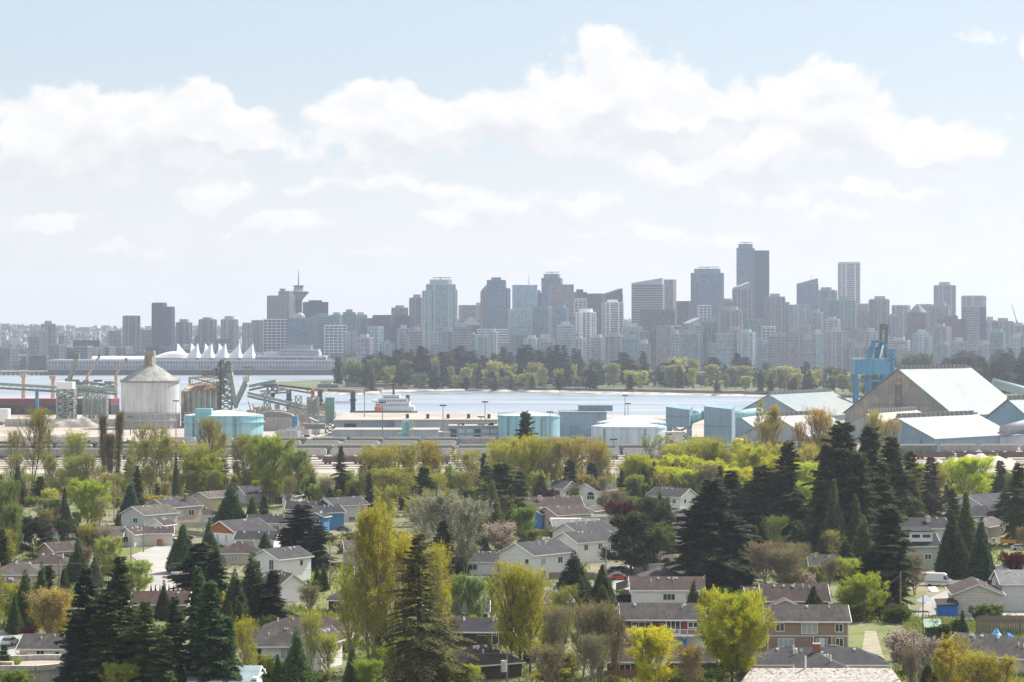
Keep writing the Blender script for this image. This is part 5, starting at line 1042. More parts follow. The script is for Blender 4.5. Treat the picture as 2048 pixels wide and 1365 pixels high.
heap('wide pale sand heap in front of the blue sheds on the right', 1975, 946, 260, 6.5, M_sand, 3, 50); heap('grey-brown gravel heap left of the silo', 140, 855, 120, 6.5, mat('gravel_brown', (.33, .29, .26), .95, .2, .5), 4); heap('small sand heap behind the cream roofs', 930, 845, 90, 7, M_sand, 6)
heap('low rubble heap near the left rail tracks', 120, 880, 100, 3, mat('rubble', (.3, .27, .25), .95, .4, .8), 8)

# ------------------------------------------------------------- rail yard
M_ballast = mat('track_ballast', (.36, .33, .3), .95, .25, .2)
def rail_car(kind, body):
    """covered hopper, tank car or open gondola, ridge along x, 17 m"""
    r = bpy.data.objects.new({'hopper': 'hopper_car', 'tank': 'tank_car', 'gondola': 'gondola_car'}[kind], None); COL.objects.link(r); L = 17.2; b = MB()
    MB().box(-L/2, L/2, -1.3, 1.3, .95, 1.25).build('underframe', M_dark, r)
    if kind == 'hopper':
        b.prism([(-L/2+.5, -1.6), (L/2-.5, -1.6), (L/2-.5, 1.6), (-L/2+.5, 1.6)], 1.9, 4.1); b.build('body', body, r)
        for x in (-5.4, 0, 5.4): MB().prism([(x-1, -.8), (x+1, -.8), (x+1, .8), (x-1, .8)], .5, 1.89, sx=2.2).build('hopper_bay', body, r)
        MB().prism([(-L/2+.5, -1.6), (L/2-.5, -1.6), (L/2-.5, 1.6), (-L/2+.5, 1.6)], 4.11, 4.6, sx=.9).build('roof', M_cream, r); MB().box(-L/2+1, L/2-1, -.4, .4, 4.61, 4.8).build('hatch_walk', M_cream, r)
        b = MB(); [b.box(-8+i*1.14-.05, -8+i*1.14+.05, -1.68, 1.68, 1.95, 4.05) for i in range(15)]; b.build('side_ribs', body, r, kind='stuff')
    elif kind == 'tank':
        MB().beam((-L/2+.6, 0, 2.8), (L/2-.6, 0, 2.8), 1.5, None, 16).build('barrel', body, r, smooth=True); MB().cyl(0, 0, 4.2, 4.9, .7, .7, 10).build('dome', M_dark, r); MB().box(-L/2+.7, L/2-.7, -.3, .3, 4.31, 4.4).build('walkway', M_steelg, r)
    else:
        for y in (-1.5, 1.4): MB().box(-L/2+.3, L/2-.3, y, y+.1, 1.26, 3.1).build('side_wall', body, r)
        for x in (-L/2+.3, L/2-.4): MB().box(x, x+.1, -1.39, 1.39, 1.26, 3.1).build('end_wall', body, r)
        MB().box(-L/2+.6, L/2-.6, -1.3, 1.3, 1.26, 2.5).build('load', mat('rail_load', (.2, .13, .1), .95, .4, 1), r)
    for x in (-L/2+2.4, L/2-2.4):
        bg_ = MB(); [bg_.beam((x+dx, -.85, .5), (x+dx, .85, .5), .46, None, 10) for dx in (-.9, .9)]; bg_.box(x-1.5, x+1.5, -.95, -.85, .4, .75); bg_.build('bogie', M_dark, r)
    return r
MH = [mat('car_grey', (.34, .34, .34), .7, .15, .6, kind='streak'), mat('car_white', (.52, .52, .5), .7, .12, .6, kind='streak'), mat('car_brown', (.17, .1, .09), .8, .25, .6, kind='streak'), mat('car_black', (.05, .05, .055), .6, .2), mat('car_green', (.14, .2, .17), .7, .2, kind='streak'), mat('car_orange', (.5, .2, .05), .7, .1)]
protos = [('hopper', 0, 'grey covered hopper car'), ('hopper', 1, 'whitish covered hopper car'), ('gondola', 2, 'brown open gondola car'), ('tank', 3, 'black tank car'), ('hopper', 2, 'brown covered hopper car'), ('tank', 1, 'whitish tank car'), ('hopper', 4, 'green covered hopper car')]
PRC = [rail_car(k, MH[m]) for k, m, _ in protos]
used = [False]*len(PRC); ROWS = [(1128, 'far', (0, 1, 6)), (1090, 'second', (3, 1, 5)), (1052, 'middle', (0, 4, 6)), (1012, 'fourth', (1, 2, 0)), (972, 'nearest', (2, 4, 2))]; gr = rng(12)
for yi, (Y, nm, kinds) in enumerate(ROWS):
    xl = -232; k = 0; kd = gr.choice(kinds)
    while xl < 250*Y/1100:
        if gr.random() < .22: kd = gr.choice(kinds)
        if (yi == 4 and not (-78 < xl < -25 or 40 < xl < 110)) or gr.random() < .05 or (yi == 0 and xl > 150) or (xl > 90 and yi < 2 and gr.random() < .4): xl += 18; continue
        k += 1; c = PRC[kd] if not used[kd] else copy_tree(PRC[kd]); used[kd] = True
        c.location = (xl, Y+gr.uniform(-.1, .1), .12); tag(c, '%s in the %s rail yard row, %s car from the left' % (protos[kd][2], nm, ORDW[k-1]), 'rail car', 'rail cars standing in the rail yard'); xl += 18
for i, u_ in enumerate(used):
    if not u_:
        for ch in list(PRC[i].children): bpy.data.objects.remove(ch)
        bpy.data.objects.remove(PRC[i])
b = MB()
for Y, _, _ in ROWS: b.box(-400, 420, Y-1.9, Y+1.9, .024, .1)
for Y in (936, 954, 990, 1031, 1071): b.box(-400, 420, Y-1.7, Y+1.7, .024, .1)
b.build('track_bed', M_ballast, kind='stuff'); b = MB()
for Y in [q[0] for q in ROWS]+[936, 954, 990, 1031, 1071]:
    for d in (-.72, .72): b.box(-400, 420, Y+d-.05, Y+d+.05, .104, .26)
tag(b.build('rails', mat('rail_steel', (.3, .27, .25), .4, .1, metal=.5), kind='stuff'), 'parallel rails of the yard', 'rails'); bpy.data.objects['track_bed']['category'] = 'track bed'; bpy.data.objects['track_bed']['label'] = 'grey ballast beds of the rail yard tracks'
# curved loading train
for i in range(3):
    px, py = (578+i*19, 878-i*4.5); x, y = gp(px, py); r = thing('hopper_car', 'whitish hopper car at the loading canopy, %s from the left' % ('first', 'second', 'third')[i], 'rail car', (x, y, 0), R(-34+i*12), group='loading train'); MB().box(-7, 7, -1.5, 1.5, 1, 4.3).build('body', MH[1], r); MB().box(-6.8, 6.8, -1.2, 1.2, 4.31, 4.6).build('roof', M_cream, r)
    for q in (-5, 5): MB().box(q-1.2, q+1.2, -1.1, 1.1, 0, .99).build('bogie', M_dark, r)
# ------------------------------------------------------------- cars
def car(lab, x, y, rz, col, group=None, z=0, kind='car'):
    r = thing('parked_car' if kind == 'car' else 'parked_van', lab, 'car' if kind == 'car' else 'van', (x, y, z), R(rz), group); k = (round(col[0], 2), round(col[1], 2), round(col[2], 2), kind)
    if k not in CARM:
        pm = mat('car_paint_%d' % len(CARM), col, .3, .03, .5, spec=.6); a, b, c = MB(), MB(), MB()
        def loft(m, secs, mm=0):                          # cross-sections along x: (x, halfwidth, z0, z1)
            st = len(m.v)
            for (x_, hw, z0, z1) in secs: m.v += [(x_, -hw, z0), (x_, hw, z0), (x_, hw*.94, z1), (x_, -hw*.94, z1)]
            for i in range(len(secs)-1):
                p = st+i*4
                for q in range(4): m.f.append([p+q, p+(q+1) % 4, p+4+(q+1) % 4, p+4+q]); m.mi.append(mm)
            m.f.append([st, st+3, st+2, st+1]); m.mi.append(mm); e = len(m.v)-4; m.f.append([e, e+1, e+2, e+3]); m.mi.append(mm)
        if kind == 'car':
            loft(a, [(-2.2, .8, .4, .75), (-2.0, .88, .25, .92), (-1.2, .9, .22, .95), (.8, .9, .22, .95), (1.7, .88, .25, .85), (2.2, .75, .35, .62)])
            loft(b, [(-1.75, .78, .93, .97), (-1.3, .76, .93, 1.3), (.25, .76, .93, 1.34), (1.0, .8, .93, .97)]); loft(c, [(-1.28, .73, 1.3, 1.42), (-.6, .73, 1.3, 1.47), (.2, .73, 1.3, 1.44)]); wx, wr = (-1.35, 1.35), .32
        else:
            loft(a, [(-2.95, .98, .45, 2.5), (-2.8, 1.0, .35, 2.62), (1.0, 1.0, .35, 2.62), (1.5, 1.0, .35, 2.4), (2.15, .98, .35, 1.35), (2.9, .92, .4, 1.1), (3.0, .85, .45, .95)])
            b.face([(1.56, -.92, 2.26), (1.56, .92, 2.26), (2.15, .9, 1.42), (2.15, -.9, 1.42)][::-1]); b.v = [(x_+.02, y_, z_+.03) for x_, y_, z_ in b.v]
            for sg in (-1, 1): b.face([(1.0, sg*1.01, 1.35), (1.9, sg*1.01, 1.35), (1.5, sg*1.01, 2.1), (1.0, sg*1.01, 2.1)])
            for y_ in (-.55, .55): b.box(-2.97, -2.94, y_-.38, y_+.38, 1.5, 2.2)
            for sg in (-1, 1): c.box(-2.6, 2.0, sg*1.0-.03, sg*1.0+.03, .8, .92)
            wx, wr = (-1.9, 1.95), .38
        ws = []
        for x_ in wx:
            for y_ in (-.82, .82): w = MB(); w.beam((x_, y_-.1*(1 if kind == 'car' else 1.3), wr), (x_, y_+.1*(1 if kind == 'car' else 1.3), wr), wr, None, 12); ws.append(w.mesh('wheel', M_rubber))
        l = [MB().box(2.1 if kind == 'car' else 2.9, 2.24 if kind == 'car' else 3.02, y_-.18, y_+.18, .55 if kind == 'car' else .85, .7 if kind == 'car' else 1.05).mesh('headlight', M_trim) for y_ in (-.58, .58)]
        CARM[k] = (a.mesh('body', pm), b.mesh('windows', M_pane), c.mesh('top', pm if kind == 'car' else M_dark), ws, l)
    q = CARM[k]; put('body', q[0], r); put('windows', q[1], r); put('cabin_roof' if kind == 'car' else 'side_trim', q[2], r)
    for w in q[3]: put('wheel', w, r)
    for w in q[4]: put('headlight', w, r)
    return r
CARM = {}
# ------------------------------------------------------------- houses
RF = {'grey': mat('roof_grey', (.052, .05, .056), .95, .2, .5, kind='shingle'), 'mossy': mat('roof_mossy', (.058, .05, .052), .95, .2, .5, kind='shingle', col2=(.15, .14, .11)), 'brown': mat('roof_brown', (.062, .045, .042), .95, .2, .5, kind='shingle'),
      'dark': mat('roof_dark', (.032, .032, .038), .95, .2, .5, kind='shingle'), 'tan': mat('roof_tan', (.095, .08, .072), .95, .2, .5, kind='shingle'), 'red': mat('roof_red', (.07, .042, .038), .95, .2, .5, kind='shingle'), 'bluemetal': mat('roof_blue_metal', (.30, .40, .43), .5, .08, .3, kind='corr', bscale=12), 'pale': mat('roof_pale', (.17, .17, .17), .9, .1, .5, kind='shingle')}
WL = {'white': M_white, 'cream': mat('cream_siding', (.62, .58, .5), .7, .06, .4, kind='siding'), 'grey': mat('grey_siding', (.45, .47, .5), .7, .06, .4, kind='siding'), 'tan': mat('tan_stucco', (.48, .4, .31), .85, .08, .6), 'brown': mat('brown_siding', (.33, .235, .17), .8, .08, .5, kind='siding'),
      'red': mat('red_siding', (.2, .05, .045), .8, .12, .5, kind='siding'), 'blue': mat('blue_siding', (.08, .22, .42), .7, .06, .5, kind='siding'), 'green': mat('pale_green_siding', (.4, .48, .4), .7, .08, .5, kind='siding'), 'brick': mat('brick_wall', (.3, .14, .08), .9, .2, 2), 'orange': mat('orange_shakes', (.42, .14, .05), .85, .15, 1.5, kind='siding'),
      'worn': mat('worn_white', (.62, .6, .54), .85, .08, .6, kind='worn'), 'dbrown': mat('dark_brown_siding', (.09, .06, .05), .85, .15, .6, kind='siding'), 'lgrey': mat('light_grey_render', (.55, .56, .56), .8, .06, .5, kind='siding')}
WINM = {}
def window(r, side, u, z, w, h, L, d, blind=False, arch=False):
    k = (round(w, 2), round(h, 2), arch)
    if k not in WINM:
        f = MB(); t_ = .12
        f.box(-w/2-t_, w/2+t_, -.09, .02, -t_, 0); f.box(-w/2-t_, w/2+t_, -.09, .02, h, h+t_); f.box(-w/2-t_, -w/2, -.085, .02, 0, h); f.box(w/2, w/2+t_, -.085, .02, 0, h)
        if w > 1.0:
            for i in range(1, 2 if w < 2.2 else 3): x = -w/2+w*i/(2 if w < 2.2 else 3); f.box(x-.05, x+.05, -.07, -.01, 0, h)
        p = MB().box(-w/2, w/2, -.03, -.012, 0, h)
        if arch: p = MB(); p.face([(-w/2, -.03, 0), (w/2, -.03, 0), (w/2, -.03, h)]+[(w/2*math.cos(a), -.03, h+w/2*math.sin(a)) for a in (.5, 1, 1.57, 2.1, 2.6)]+[(-w/2, -.03, h)])
        WINM[k] = (f.mesh('window', M_trim), p.mesh('pane', M_pane), p.mesh('pane_blind', M_blind))
    fm, pm, bm = WINM[k]
    loc, rz = {'f': ((u, -d/2, z), 0), 'l': ((-L/2, -u, z), R(-90)), 'r': ((L/2, u, z), R(90)), 'b': ((-u, d/2, z), R(180))}[side]
    o = put('window', fm, r, loc, rz); put('pane', bm if blind else pm, o)
def slabroof(r, pts, rm, th=.18, name='roof'):
    m = MB(); up = [(x, y, z+th) for x, y, z in pts]; m.face(pts[::-1]); m.face(up)
    for i in range(len(pts)): j = (i+1) % len(pts); m.face([pts[i], pts[j], up[j], up[i]])
    return m.build(name, rm, r)
def house(lab, px, py, L, d, h, al=0, wall='white', roof='grey', rt_='gable', pitch=24, wins=None, gw=None, chim=None, band=False, cat='house', name='house', vents=2, porch=None, ov=.45, door=None, wing=None, offs=0, XY=None):
    x, y = gp(px, py) if XY is None else XY; a = abs(R(al)); y += (abs(d/2*math.cos(a))+abs(L/2*math.sin(a)))*(1 if XY is None else 0)
    r = thing(name, lab, cat, (x, y, 0), R(al)); hr = h+d/2*math.tan(R(pitch)); A, C = L/2, d/2; wm, rm = WL[wall], RF[roof]; gm = WL[gw] if gw else wm
    b = MB(); b.face([(-A, -C, 0), (A, -C, 0), (A, -C, h), (-A, -C, h)]); b.face([(A, C, 0), (-A, C, 0), (-A, C, h), (A, C, h)])
    for sx in (-1, 1): b.face([(sx*A, sx*-C, 0), (sx*A, sx*C, 0), (sx*A, sx*C, h), (sx*A, -sx*C, h)])
    b.build('wall', wm, r)
    sl = math.tan(R(pitch)); z0 = h-ov*sl
    if rt_ == 'gable':
        for sx in (-1, 1): g_ = MB(); g_.face([(sx*A, -sx*C, h+.001), (sx*A, sx*C, h+.001), (sx*A, 0, hr)]); g_.build('gable', gm, r)
        for sg in (-1, 1):
            p = [(-A-ov, sg*(C+ov), z0), (A+ov, sg*(C+ov), z0), (A+ov, 0, hr), (-A-ov, 0, hr)]; slabroof(r, p if sg < 0 else p[::-1], rm)
            f = MB(); f.beam((-A-ov, sg*(C+ov+.02), z0+.02), (A+ov, sg*(C+ov+.02), z0+.02), .11)
            f.build('gutter', M_trim, r)
            [MB().beam((sx*(A+ov+.03), sg*(C+ov), z0+.03), (sx*(A+ov+.03), 0, hr+.03), .09).build('barge_board', M_trim, r) for sx in (-1, 1)]
    else:
        e = min(C, A*.95)
        for sg in (-1, 1):
            p = [(-A-ov, sg*(C+ov), z0), (A+ov, sg*(C+ov), z0), (A-e, 0, hr), (-A+e, 0, hr)]; slabroof(r, p if sg < 0 else p[::-1], rm)
            p = [(sg*(A+ov), -sg*(C+ov), z0), (sg*(A+ov), sg*(C+ov), z0), (sg*(A-e), 0, hr)]; slabroof(r, p, rm)
        [MB().beam((-A-ov, sg*(C+ov+.03), z0), (A+ov, sg*(C+ov+.03), z0), .1).build('gutter', M_trim, r) for sg in (-1, 1)]
    hg = rng(int(px*3+py))
    for i in range(vents):
        q = hg.uniform(-A*.7, A*.7); yy = -hg.uniform(.15, .5)*C
        MB().cyl(q, yy, hr-abs(yy)*sl, hr-abs(yy)*sl+hg.uniform(.5, 1.0), .11, None, 8).build('vent_pipe', M_trim, r); q = hg.uniform(-A*.7, A*.7); MB().box(q-.2, q+.2, -.9, -.5, hr-.7*sl, hr-.7*sl+.42).build('roof_vent', M_trim, r)
    if chim: q, cy, ch = chim; MB().box(q-.55, q+.55, cy-.4, cy+.4, 0, hr+ch).build('chimney', WL['brick'] if hg.random() < .5 else WL['cream'], r); MB().box(q-.62, q+.62, cy-.47, cy+.47, hr+ch+.01, hr+ch+.18).build('chimney_cap', M_conc, r)
    if wins is None:
        wins = []; lv = [h-2.0] if h < 4 else [h-2.0, h-4.7]
        for z in lv:
            n = max(1, int(L/4)); [wins.append(('f', -L/2+L*(i+.5)/n+hg.uniform(-.5, .5), z, hg.choice((1.1, 1.6, 2.2)), 1.15)) for i in range(n)]
            for sd_ in ('l', 'r'): [wins.append((sd_, q, z, hg.choice((1.0, 1.5)), 1.1)) for q in ((-d*.22, d*.24) if d > 6 else (0,))]
    for w in wins: window(r, w[0], w[1], max(.3, w[2]), w[3], w[4], L, d, hg.random() < .3, len(w) > 5)
    if band: MB().box(-A-.03, A+.03, -C-.05, C+.05, h*.5-.1, h*.5+.05).build('belt_board', M_trim, r)
    if h > 4 and not band: MB().box(-A-.02, A+.02, -C-.03, C+.03, h*.48, h*.48+.12).build('belt_board', wm, r)
    if door is not None: MB().box(door-.5, door+.5, -C-.06, -C, 0, 2.1).build('door', M_trim, r)
    mark(px, py-h/mpx(py)*.5, lab); return r
T = 'two'
# right foreground
r = house('two-storey brown house with mossy roof and white door', 1617, 1302, 13.2, 8, 5.0, -1, 'brown', 'mossy', wins=[('f', -4.6, 3.3, 1.25, 1.2), ('f', .25, 2.9, 2.5, 1.6), ('f', 5.1, 3.2, 1.15, 1.2), ('f', -3.6, .75, 2.5, 1.2), ('f', 5.15, .8, 1.15, 1.25)], band=True, vents=1, pitch=27)
MB().box(.9, 3.9, -4.02, -3.98, 0, 2.5).build('porch_shade_sheet', mat('porch_shade', (.16, .11, .09), .9), r); MB().box(1.75, 2.75, -4.1, -4.03, .1, 2.15).build('door', M_trim, r); [MB().box(q-.22, q+.22, -4.09, -4.03, .2, 2.15).build('side_light', M_blind, r) for q in (1.42, 3.08)]; [MB().box(q-.07, q+.07, -4.15, -4.0, 0, 2.5).build('porch_post', M_trim, r) for q in (.9, 3.9)]; MB().box(-6.7, -6.5, -4.1, -3.9, 0, 4.9).build('corner_board', M_trim, r); MB().box(6.5, 6.7, -4.1, -3.9, 0, 4.9).build('corner_board', M_trim, r)  # flat sheet on the wall; the porch's shade is put into its colour
r = house('red-walled house with white lower floor and railed balcony', 1327, 1298, 13.4, 8, 5.0, 0, 'red', 'mossy', wins=[('f', -3.6, 3.0, 3.2, 1.4), ('f', 4.9, 3.6, 1.6, .8), ('f', 1.6, 2.6, 2.2, 2.0)], pitch=27)
MB().box(-6.72, 6.72, -4.04, 4.04, 0, 2.3).build('lower_wall', M_white, r); MB().box(-.5, 6.7, -6.2, -4.05, 2.31, 2.5).build('balcony_floor', M_trim, r)
for q in np.linspace(-.4, 6.6, 6): MB().box(q-.05, q+.05, -6.2, -6.1, 2.5, 3.45).build('balcony_post', M_trim, r)
MB().box(-.45, 6.65, -6.19, -6.11, 3.46, 3.54).build('balcony_rail', M_trim, r); b = MB(); [b.box(q-.02, q+.02, -6.17, -6.13, 2.5, 3.45) for q in np.linspace(-.4, 6.6, 42)]; b.build('balusters', M_trim, r, kind='stuff'); [MB().box(q-.08, q+.08, -6.1, -5.95, 0, 2.3).build('balcony_leg', M_trim, r) for q in (-.3, 3.2, 6.5)]
tp = MB().prism([(-.9, -.5), (.9, -.5), (.8, .5), (-.8, .5)], 0, 2.0, sx=.4).build('blue_tarpaulin', mat('tarp_blue', (.02, .16, .5), .6, .1, 1), None, (*gp(1367, 1301), 0)); tag(tp, 'blue tarpaulin bundle under the balcony of the red-walled house', 'tarpaulin')
house('white bungalow behind the red-walled house', 1335, 1210, 13.6, 8, 3.0, 0, 'white', 'brown', wins=[('f', .3, 1.0, 2.2, 1.1), ('f', 4.0, 1.1, .9, 1.1)], pitch=26, vents=3)
house('low grey hip-roofed garage behind the white bungalow', 1328, 1178, 8.5, 8, 2.2, 10, 'grey', 'tan', 'hip', 24, wins=[], vents=0)
house('hip-roofed pale house behind the low garage', 1325, 1150, 9.5, 9, 2.6, 20, 'lgrey', 'tan', 'hip', 24, vents=1)
house('brown-roofed bungalow partly hidden behind the lime tree', 1592, 1228, 12, 8, 2.6, 0, 'tan', 'brown', wins=[], pitch=32, vents=3)
house('low brown-roofed annexe left of the brown-roofed bungalow', 1522, 1222, 4.8, 7, 2.4, 0, 'tan', 'brown', wins=[], pitch=26, vents=1); house('small tan front gable of the brown-roofed bungalow', 1571, 1232, 6, 6.4, 1.6, 88, 'tan', 'tan', wins=[], vents=0, cat='porch gable')
r = house('shed with peeling white paint and brown roof', 1965, 1231, 13, 9, 3.9, 84, 'worn', 'brown', wins=[], pitch=22, vents=1, name='barn', cat='barn')
x, y = gp(1898, 1233); t_ = thing('lean_to', 'blue-tarped lean-to on the left side of the peeling white shed', 'lean-to', (x, y+1.5, 0)); MB().box(-1.8, 1.7, -1, 1.6, 0, 2.0).build('blue_sheet', mat('tarp_blue', (.02, .16, .5), .6), t_); slabroof(t_, [(-2.1, -1.3, 1.95), (1.9, -1.3, 2.1), (1.9, 1.9, 2.9), (-2.1, 1.9, 2.75)], RF['brown'])
x, y = gp(2018, 1218); t_ = thing('lean_to', 'brown-roofed lean-to on the right side of the peeling white shed', 'lean-to', (x+1.4, y+4, 0)); MB().box(-1, 1, -2, 2, 0, 2.1).build('wall', WL['worn'], t_); slabroof(t_, [(-1.2, -2.3, 2.8), (1.3, -2.3, 1.6), (1.3, 2.3, 1.6), (-1.2, 2.3, 2.8)], RF['brown'])
r = house('pale green house with three small clerestory windows', 1836, 1140, 9, 9, 5.4, 4, 'green', 'dark', wins=[('f', 2, 2.4, 1.4, 1)], pitch=26); MB().box(-4.2, 3.2, -3.6, -1.5, 6.2, 8.4).build('dormer', M_white, r); slabroof(r, [(-4.6, -4.0, 8.42), (3.6, -4.0, 8.42), (3.6, 1, 9), (-4.6, 1, 9)], RF['dark']); [MB().box(q-.9, q+.9, -3.66, -3.61, 7.1, 7.8).build('clerestory_window', M_pane, r) for q in (-2.9, -.5, 1.9)]
house('dark-roofed house behind the clerestory house', 1850, 1112, 11, 9, 6.6, 10, 'lgrey', 'dark', wins=[], vents=1, chim=(1, -2, .4))
house('small pale green house beside the bare brown thicket', 1652, 1158, 6.5, 7, 3.0, 0, 'green', 'grey', wins=[('f', .5, 1.2, 1.4, 1.2)], pitch=27)
house('pinkish gabled house at the right behind the dark spruces', 1978, 1090, 11, 7, 4.6, 55, 'tan', 'tan', pitch=24); house('long grey-roofed building behind the pinkish gabled house', 1968, 1058, 16, 10, 3.6, 0, 'grey', 'dark', wins=[], chim=(3, -3, .6))
house('big grey school-like building at the right edge', 2036, 1045, 30, 18, 4, 30, 'lgrey', 'grey', wins=[], pitch=20)
r = house('grey house with dark balcony cut by the right edge', 2062, 1222, 11, 9, 5.2, 0, 'lgrey', 'pale', wins=[('l', 2, 3.2, 1.2, 1.3)]); MB().box(-8, -5.6, -4, 1, 2.4, 2.6).build('balcony_floor', M_dark, r); [MB().box(-8, -7.92, q-.05, q+.05, 0, 3.6).build('balcony_post', M_dark, r) for q in (-3.9, -2.3, -.7, .9)]; MB().box(-8, -7.9, -4, 1, 3.61, 3.7).build('balcony_rail', M_dark, r)
# foreground bottom right
house('dark hip-roofed house right below the brown house', 1640, 1362, 20, 8, 2.6, 0, 'cream', 'grey', 'hip', 24, wins=[], vents=4, chim=(-.2, -1.6, .8)); house('grey front hip of the house below the brown house', 1648, 1372, 9.5, 7.0, 2.4, 90, 'cream', 'grey', 'hip', 24, wins=[], vents=2, chim=None)
x, y = gp(1645, 1393); t_ = thing('tiled_roof_building', 'pale tile-roofed building at the bottom edge on the right', 'building', (x-.4, y+4.5, -1.35)); MB().box(-11, 11.6, -4.5, 4.5, 0, 2.6).build('wall', WL['cream'], t_)
M_tile = mat('pale_roof_tile', (.5, .46, .42), .85, .12, 2.5, col2=(.36, .32, .28)); slabroof(t_, [(-11.8, -5.4, 2.5), (12.2, -5.4, 2.5), (11, 0, 4.6), (-9.2, 0, 4.6)], M_tile); slabroof(t_, [(-9.2, 0, 4.6), (11, 0, 4.6), (12.2, 5.4, 2.5), (-11.8, 5.4, 2.5)], M_tile); gt = rng(3)
tl = [MB().box(-.17, .17, -.16, .16, 0, .05+i*.012).mesh('roof_tile', mat('pale_roof_tile_%d' % i, c, .85, .15, 3)) for i, c in enumerate(((.52, .48, .44), (.42, .38, .34), (.58, .54, .5), (.3, .25, .22)))]
slope = math.atan2(2.1, 5.4); cnt = 0; b = MB()
for j in range(14):
    for i in range(62):
        yy = -.25-j*.37; xx = -9.6-(j*.18)+.3+i*.36
        if xx > 10.6+j*.08: continue
        z = 4.6+yy*math.tan(slope)+.2
        if cnt < 300 and j < 5: o = put('roof_tile', tl[gt.choice((0, 0, 0, 1, 1, 2, 2, 3))], t_, (xx, yy, z)); o.rotation_euler = (slope, 0, 0); cnt += 1
        else:
            k_ = gt.choice((0, 0, 1, 1, 2)); hz = .06; b.face([(xx-.17, yy-.16, z+hz-.06), (xx+.17, yy-.16, z+hz-.06), (xx+.17, yy+.16, z+hz+.06), (xx-.17, yy+.16, z+hz+.06)], k_); b.face([(xx-.17, yy-.16, z-.06), (xx+.17, yy-.16, z-.06), (xx+.17, yy-.16, z+hz-.06), (xx-.17, yy-.16, z+hz-.06)], k_)
b.build('tile_courses', [MATS['pale_roof_tile_0'], MATS['pale_roof_tile_1'], MATS['pale_roof_tile_2']], t_, kind='stuff'); MB().cyl(-1.5, -.2, 4.7, 6.6, .14, None, 8).build('vent_pipe', M_trim, t_)
house('dark-roofed house in the bottom right corner', 2030, 1352, 15, 11, 2.6, -38, 'cream', 'mossy', pitch=22, wins=[], vents=4); house('low brown roof between the two lime trees', 1385, 1352, 7, 6, 2.3, 0, 'dbrown', 'red', wins=[], pitch=24, vents=1); house('brown-roofed shack left of the front lime tree', 1250, 1356, 5, 6, 2.6, 0, 'dbrown', 'red', wins=[('f', 0, .6, 1.6, 1.4)], pitch=28, vents=0)
# centre
house('long white house with chimney and dark roof', 968, 1150, 11.2, 8, 2.9, -4, 'white', 'grey', wins=[('f', -2.2, 1.1, 1.9, 1.1), ('f', 4.2, .9, 2.2, 1.3)], chim=(-5.4, -2.5, .9)); house('big white gabled house between the chimney house and the dark cedar', 1074, 1160, 13, 10, 5.3, 48, 'white', 'grey', wins=[('l', 3, 3.2, 1, 1.1), ('f', -3.5, 3.1, 1.3, 1.3), ('f', -3.5, .4, 1.3, 1.3), ('f', 2, 3.1, 1.3, 1.2)], pitch=24)
house('white house with side gable right of the big white gabled house', 1172, 1128, 13, 9, 4.9, 42, 'white', 'grey', wins=[('f', -4, 3, 1.1, 1.2), ('f', .5, 3, 1.1, 1.2), ('f', 4.5, 3, 1.1, 1.2)]); house('grey-roofed house behind the white side-gabled one', 1170, 1100, 13, 9, 4.2, 44, 'white', 'grey', pitch=24); house('low grey roof amid the centre houses', 1150, 1072, 12, 8, 2.6, 8, 'grey', 'pale', wins=[], pitch=20, vents=1)
r = house('tan gabled house with covered veranda', 1128, 1060, 12, 9, 4.0, 40, 'tan', 'brown', pitch=24); house('wide brown-roofed house behind the veranda house', 1098, 1040, 18, 11, 3.6, 10, 'tan', 'brown', wins=[], vents=3, chim=(-3, -2, .5))
b = thing('veranda', 'brown veranda with white roof edge before the tan gabled house', 'veranda', (*gp(1132, 1062), 0)); MB().box(-4, 4, -1, 1.5, 0, 1.6).build('screen_wall', mat('reddish_boards', (.2, .12, .1), .9, .2, 1), b); MB().box(-4.2, 4.2, -1.2, 1.7, 3.2, 3.4).build('canopy', M_trim, b); [MB().box(q-.08, q+.08, -1.1, -.95, 1.61, 3.19).build('post', M_trim, b) for q in (-4, -1.3, 1.3, 4)]
r = house('white house with arched gable window', 1190, 1012, 13, 9, 4.6, 62, 'white', 'grey', wins=[('l', -2.8, 2.4, 1.4, 1.2), ('l', 2, 2.0, 2.4, 1.1, 1)], pitch=26); house('white gabled house behind the dark red maple', 1112, 1006, 12, 8, 4.6, -38, 'white', 'grey', pitch=27); house('white gabled house beside the big pine', 1348, 1026, 12, 8.5, 4.8, -40, 'white', 'grey', pitch=27); house('grey-roofed house below the white gabled house by the pine', 1362, 1062, 11, 9, 3.2, 20, 'white', 'tan', 'hip', 24)
house('white house fragment behind the big pine', 1338, 1102, 9, 8, 4.2, 35, 'white', 'grey'); house('small blue gabled house in the centre cluster', 1085, 1058, 8, 6, 4.2, 50, 'blue', 'brown', wins=[('l', 0, 2, 1, 1.2)]); house('small white gable left of the centre cluster', 1024, 1012, 8, 6, 3.2, -30, 'white', 'grey', wins=[])
house('carport with thin white roof near the dark red tree', 1208, 1052, 9, 6, 2.6, 0, 'lgrey', 'pale', wins=[], pitch=4, vents=0, cat='carport', name='carport'); house('pale gabled cottage below the arched-window house', 1185, 1040, 7, 5, 2.6, 60, 'tan', 'tan', wins=[])
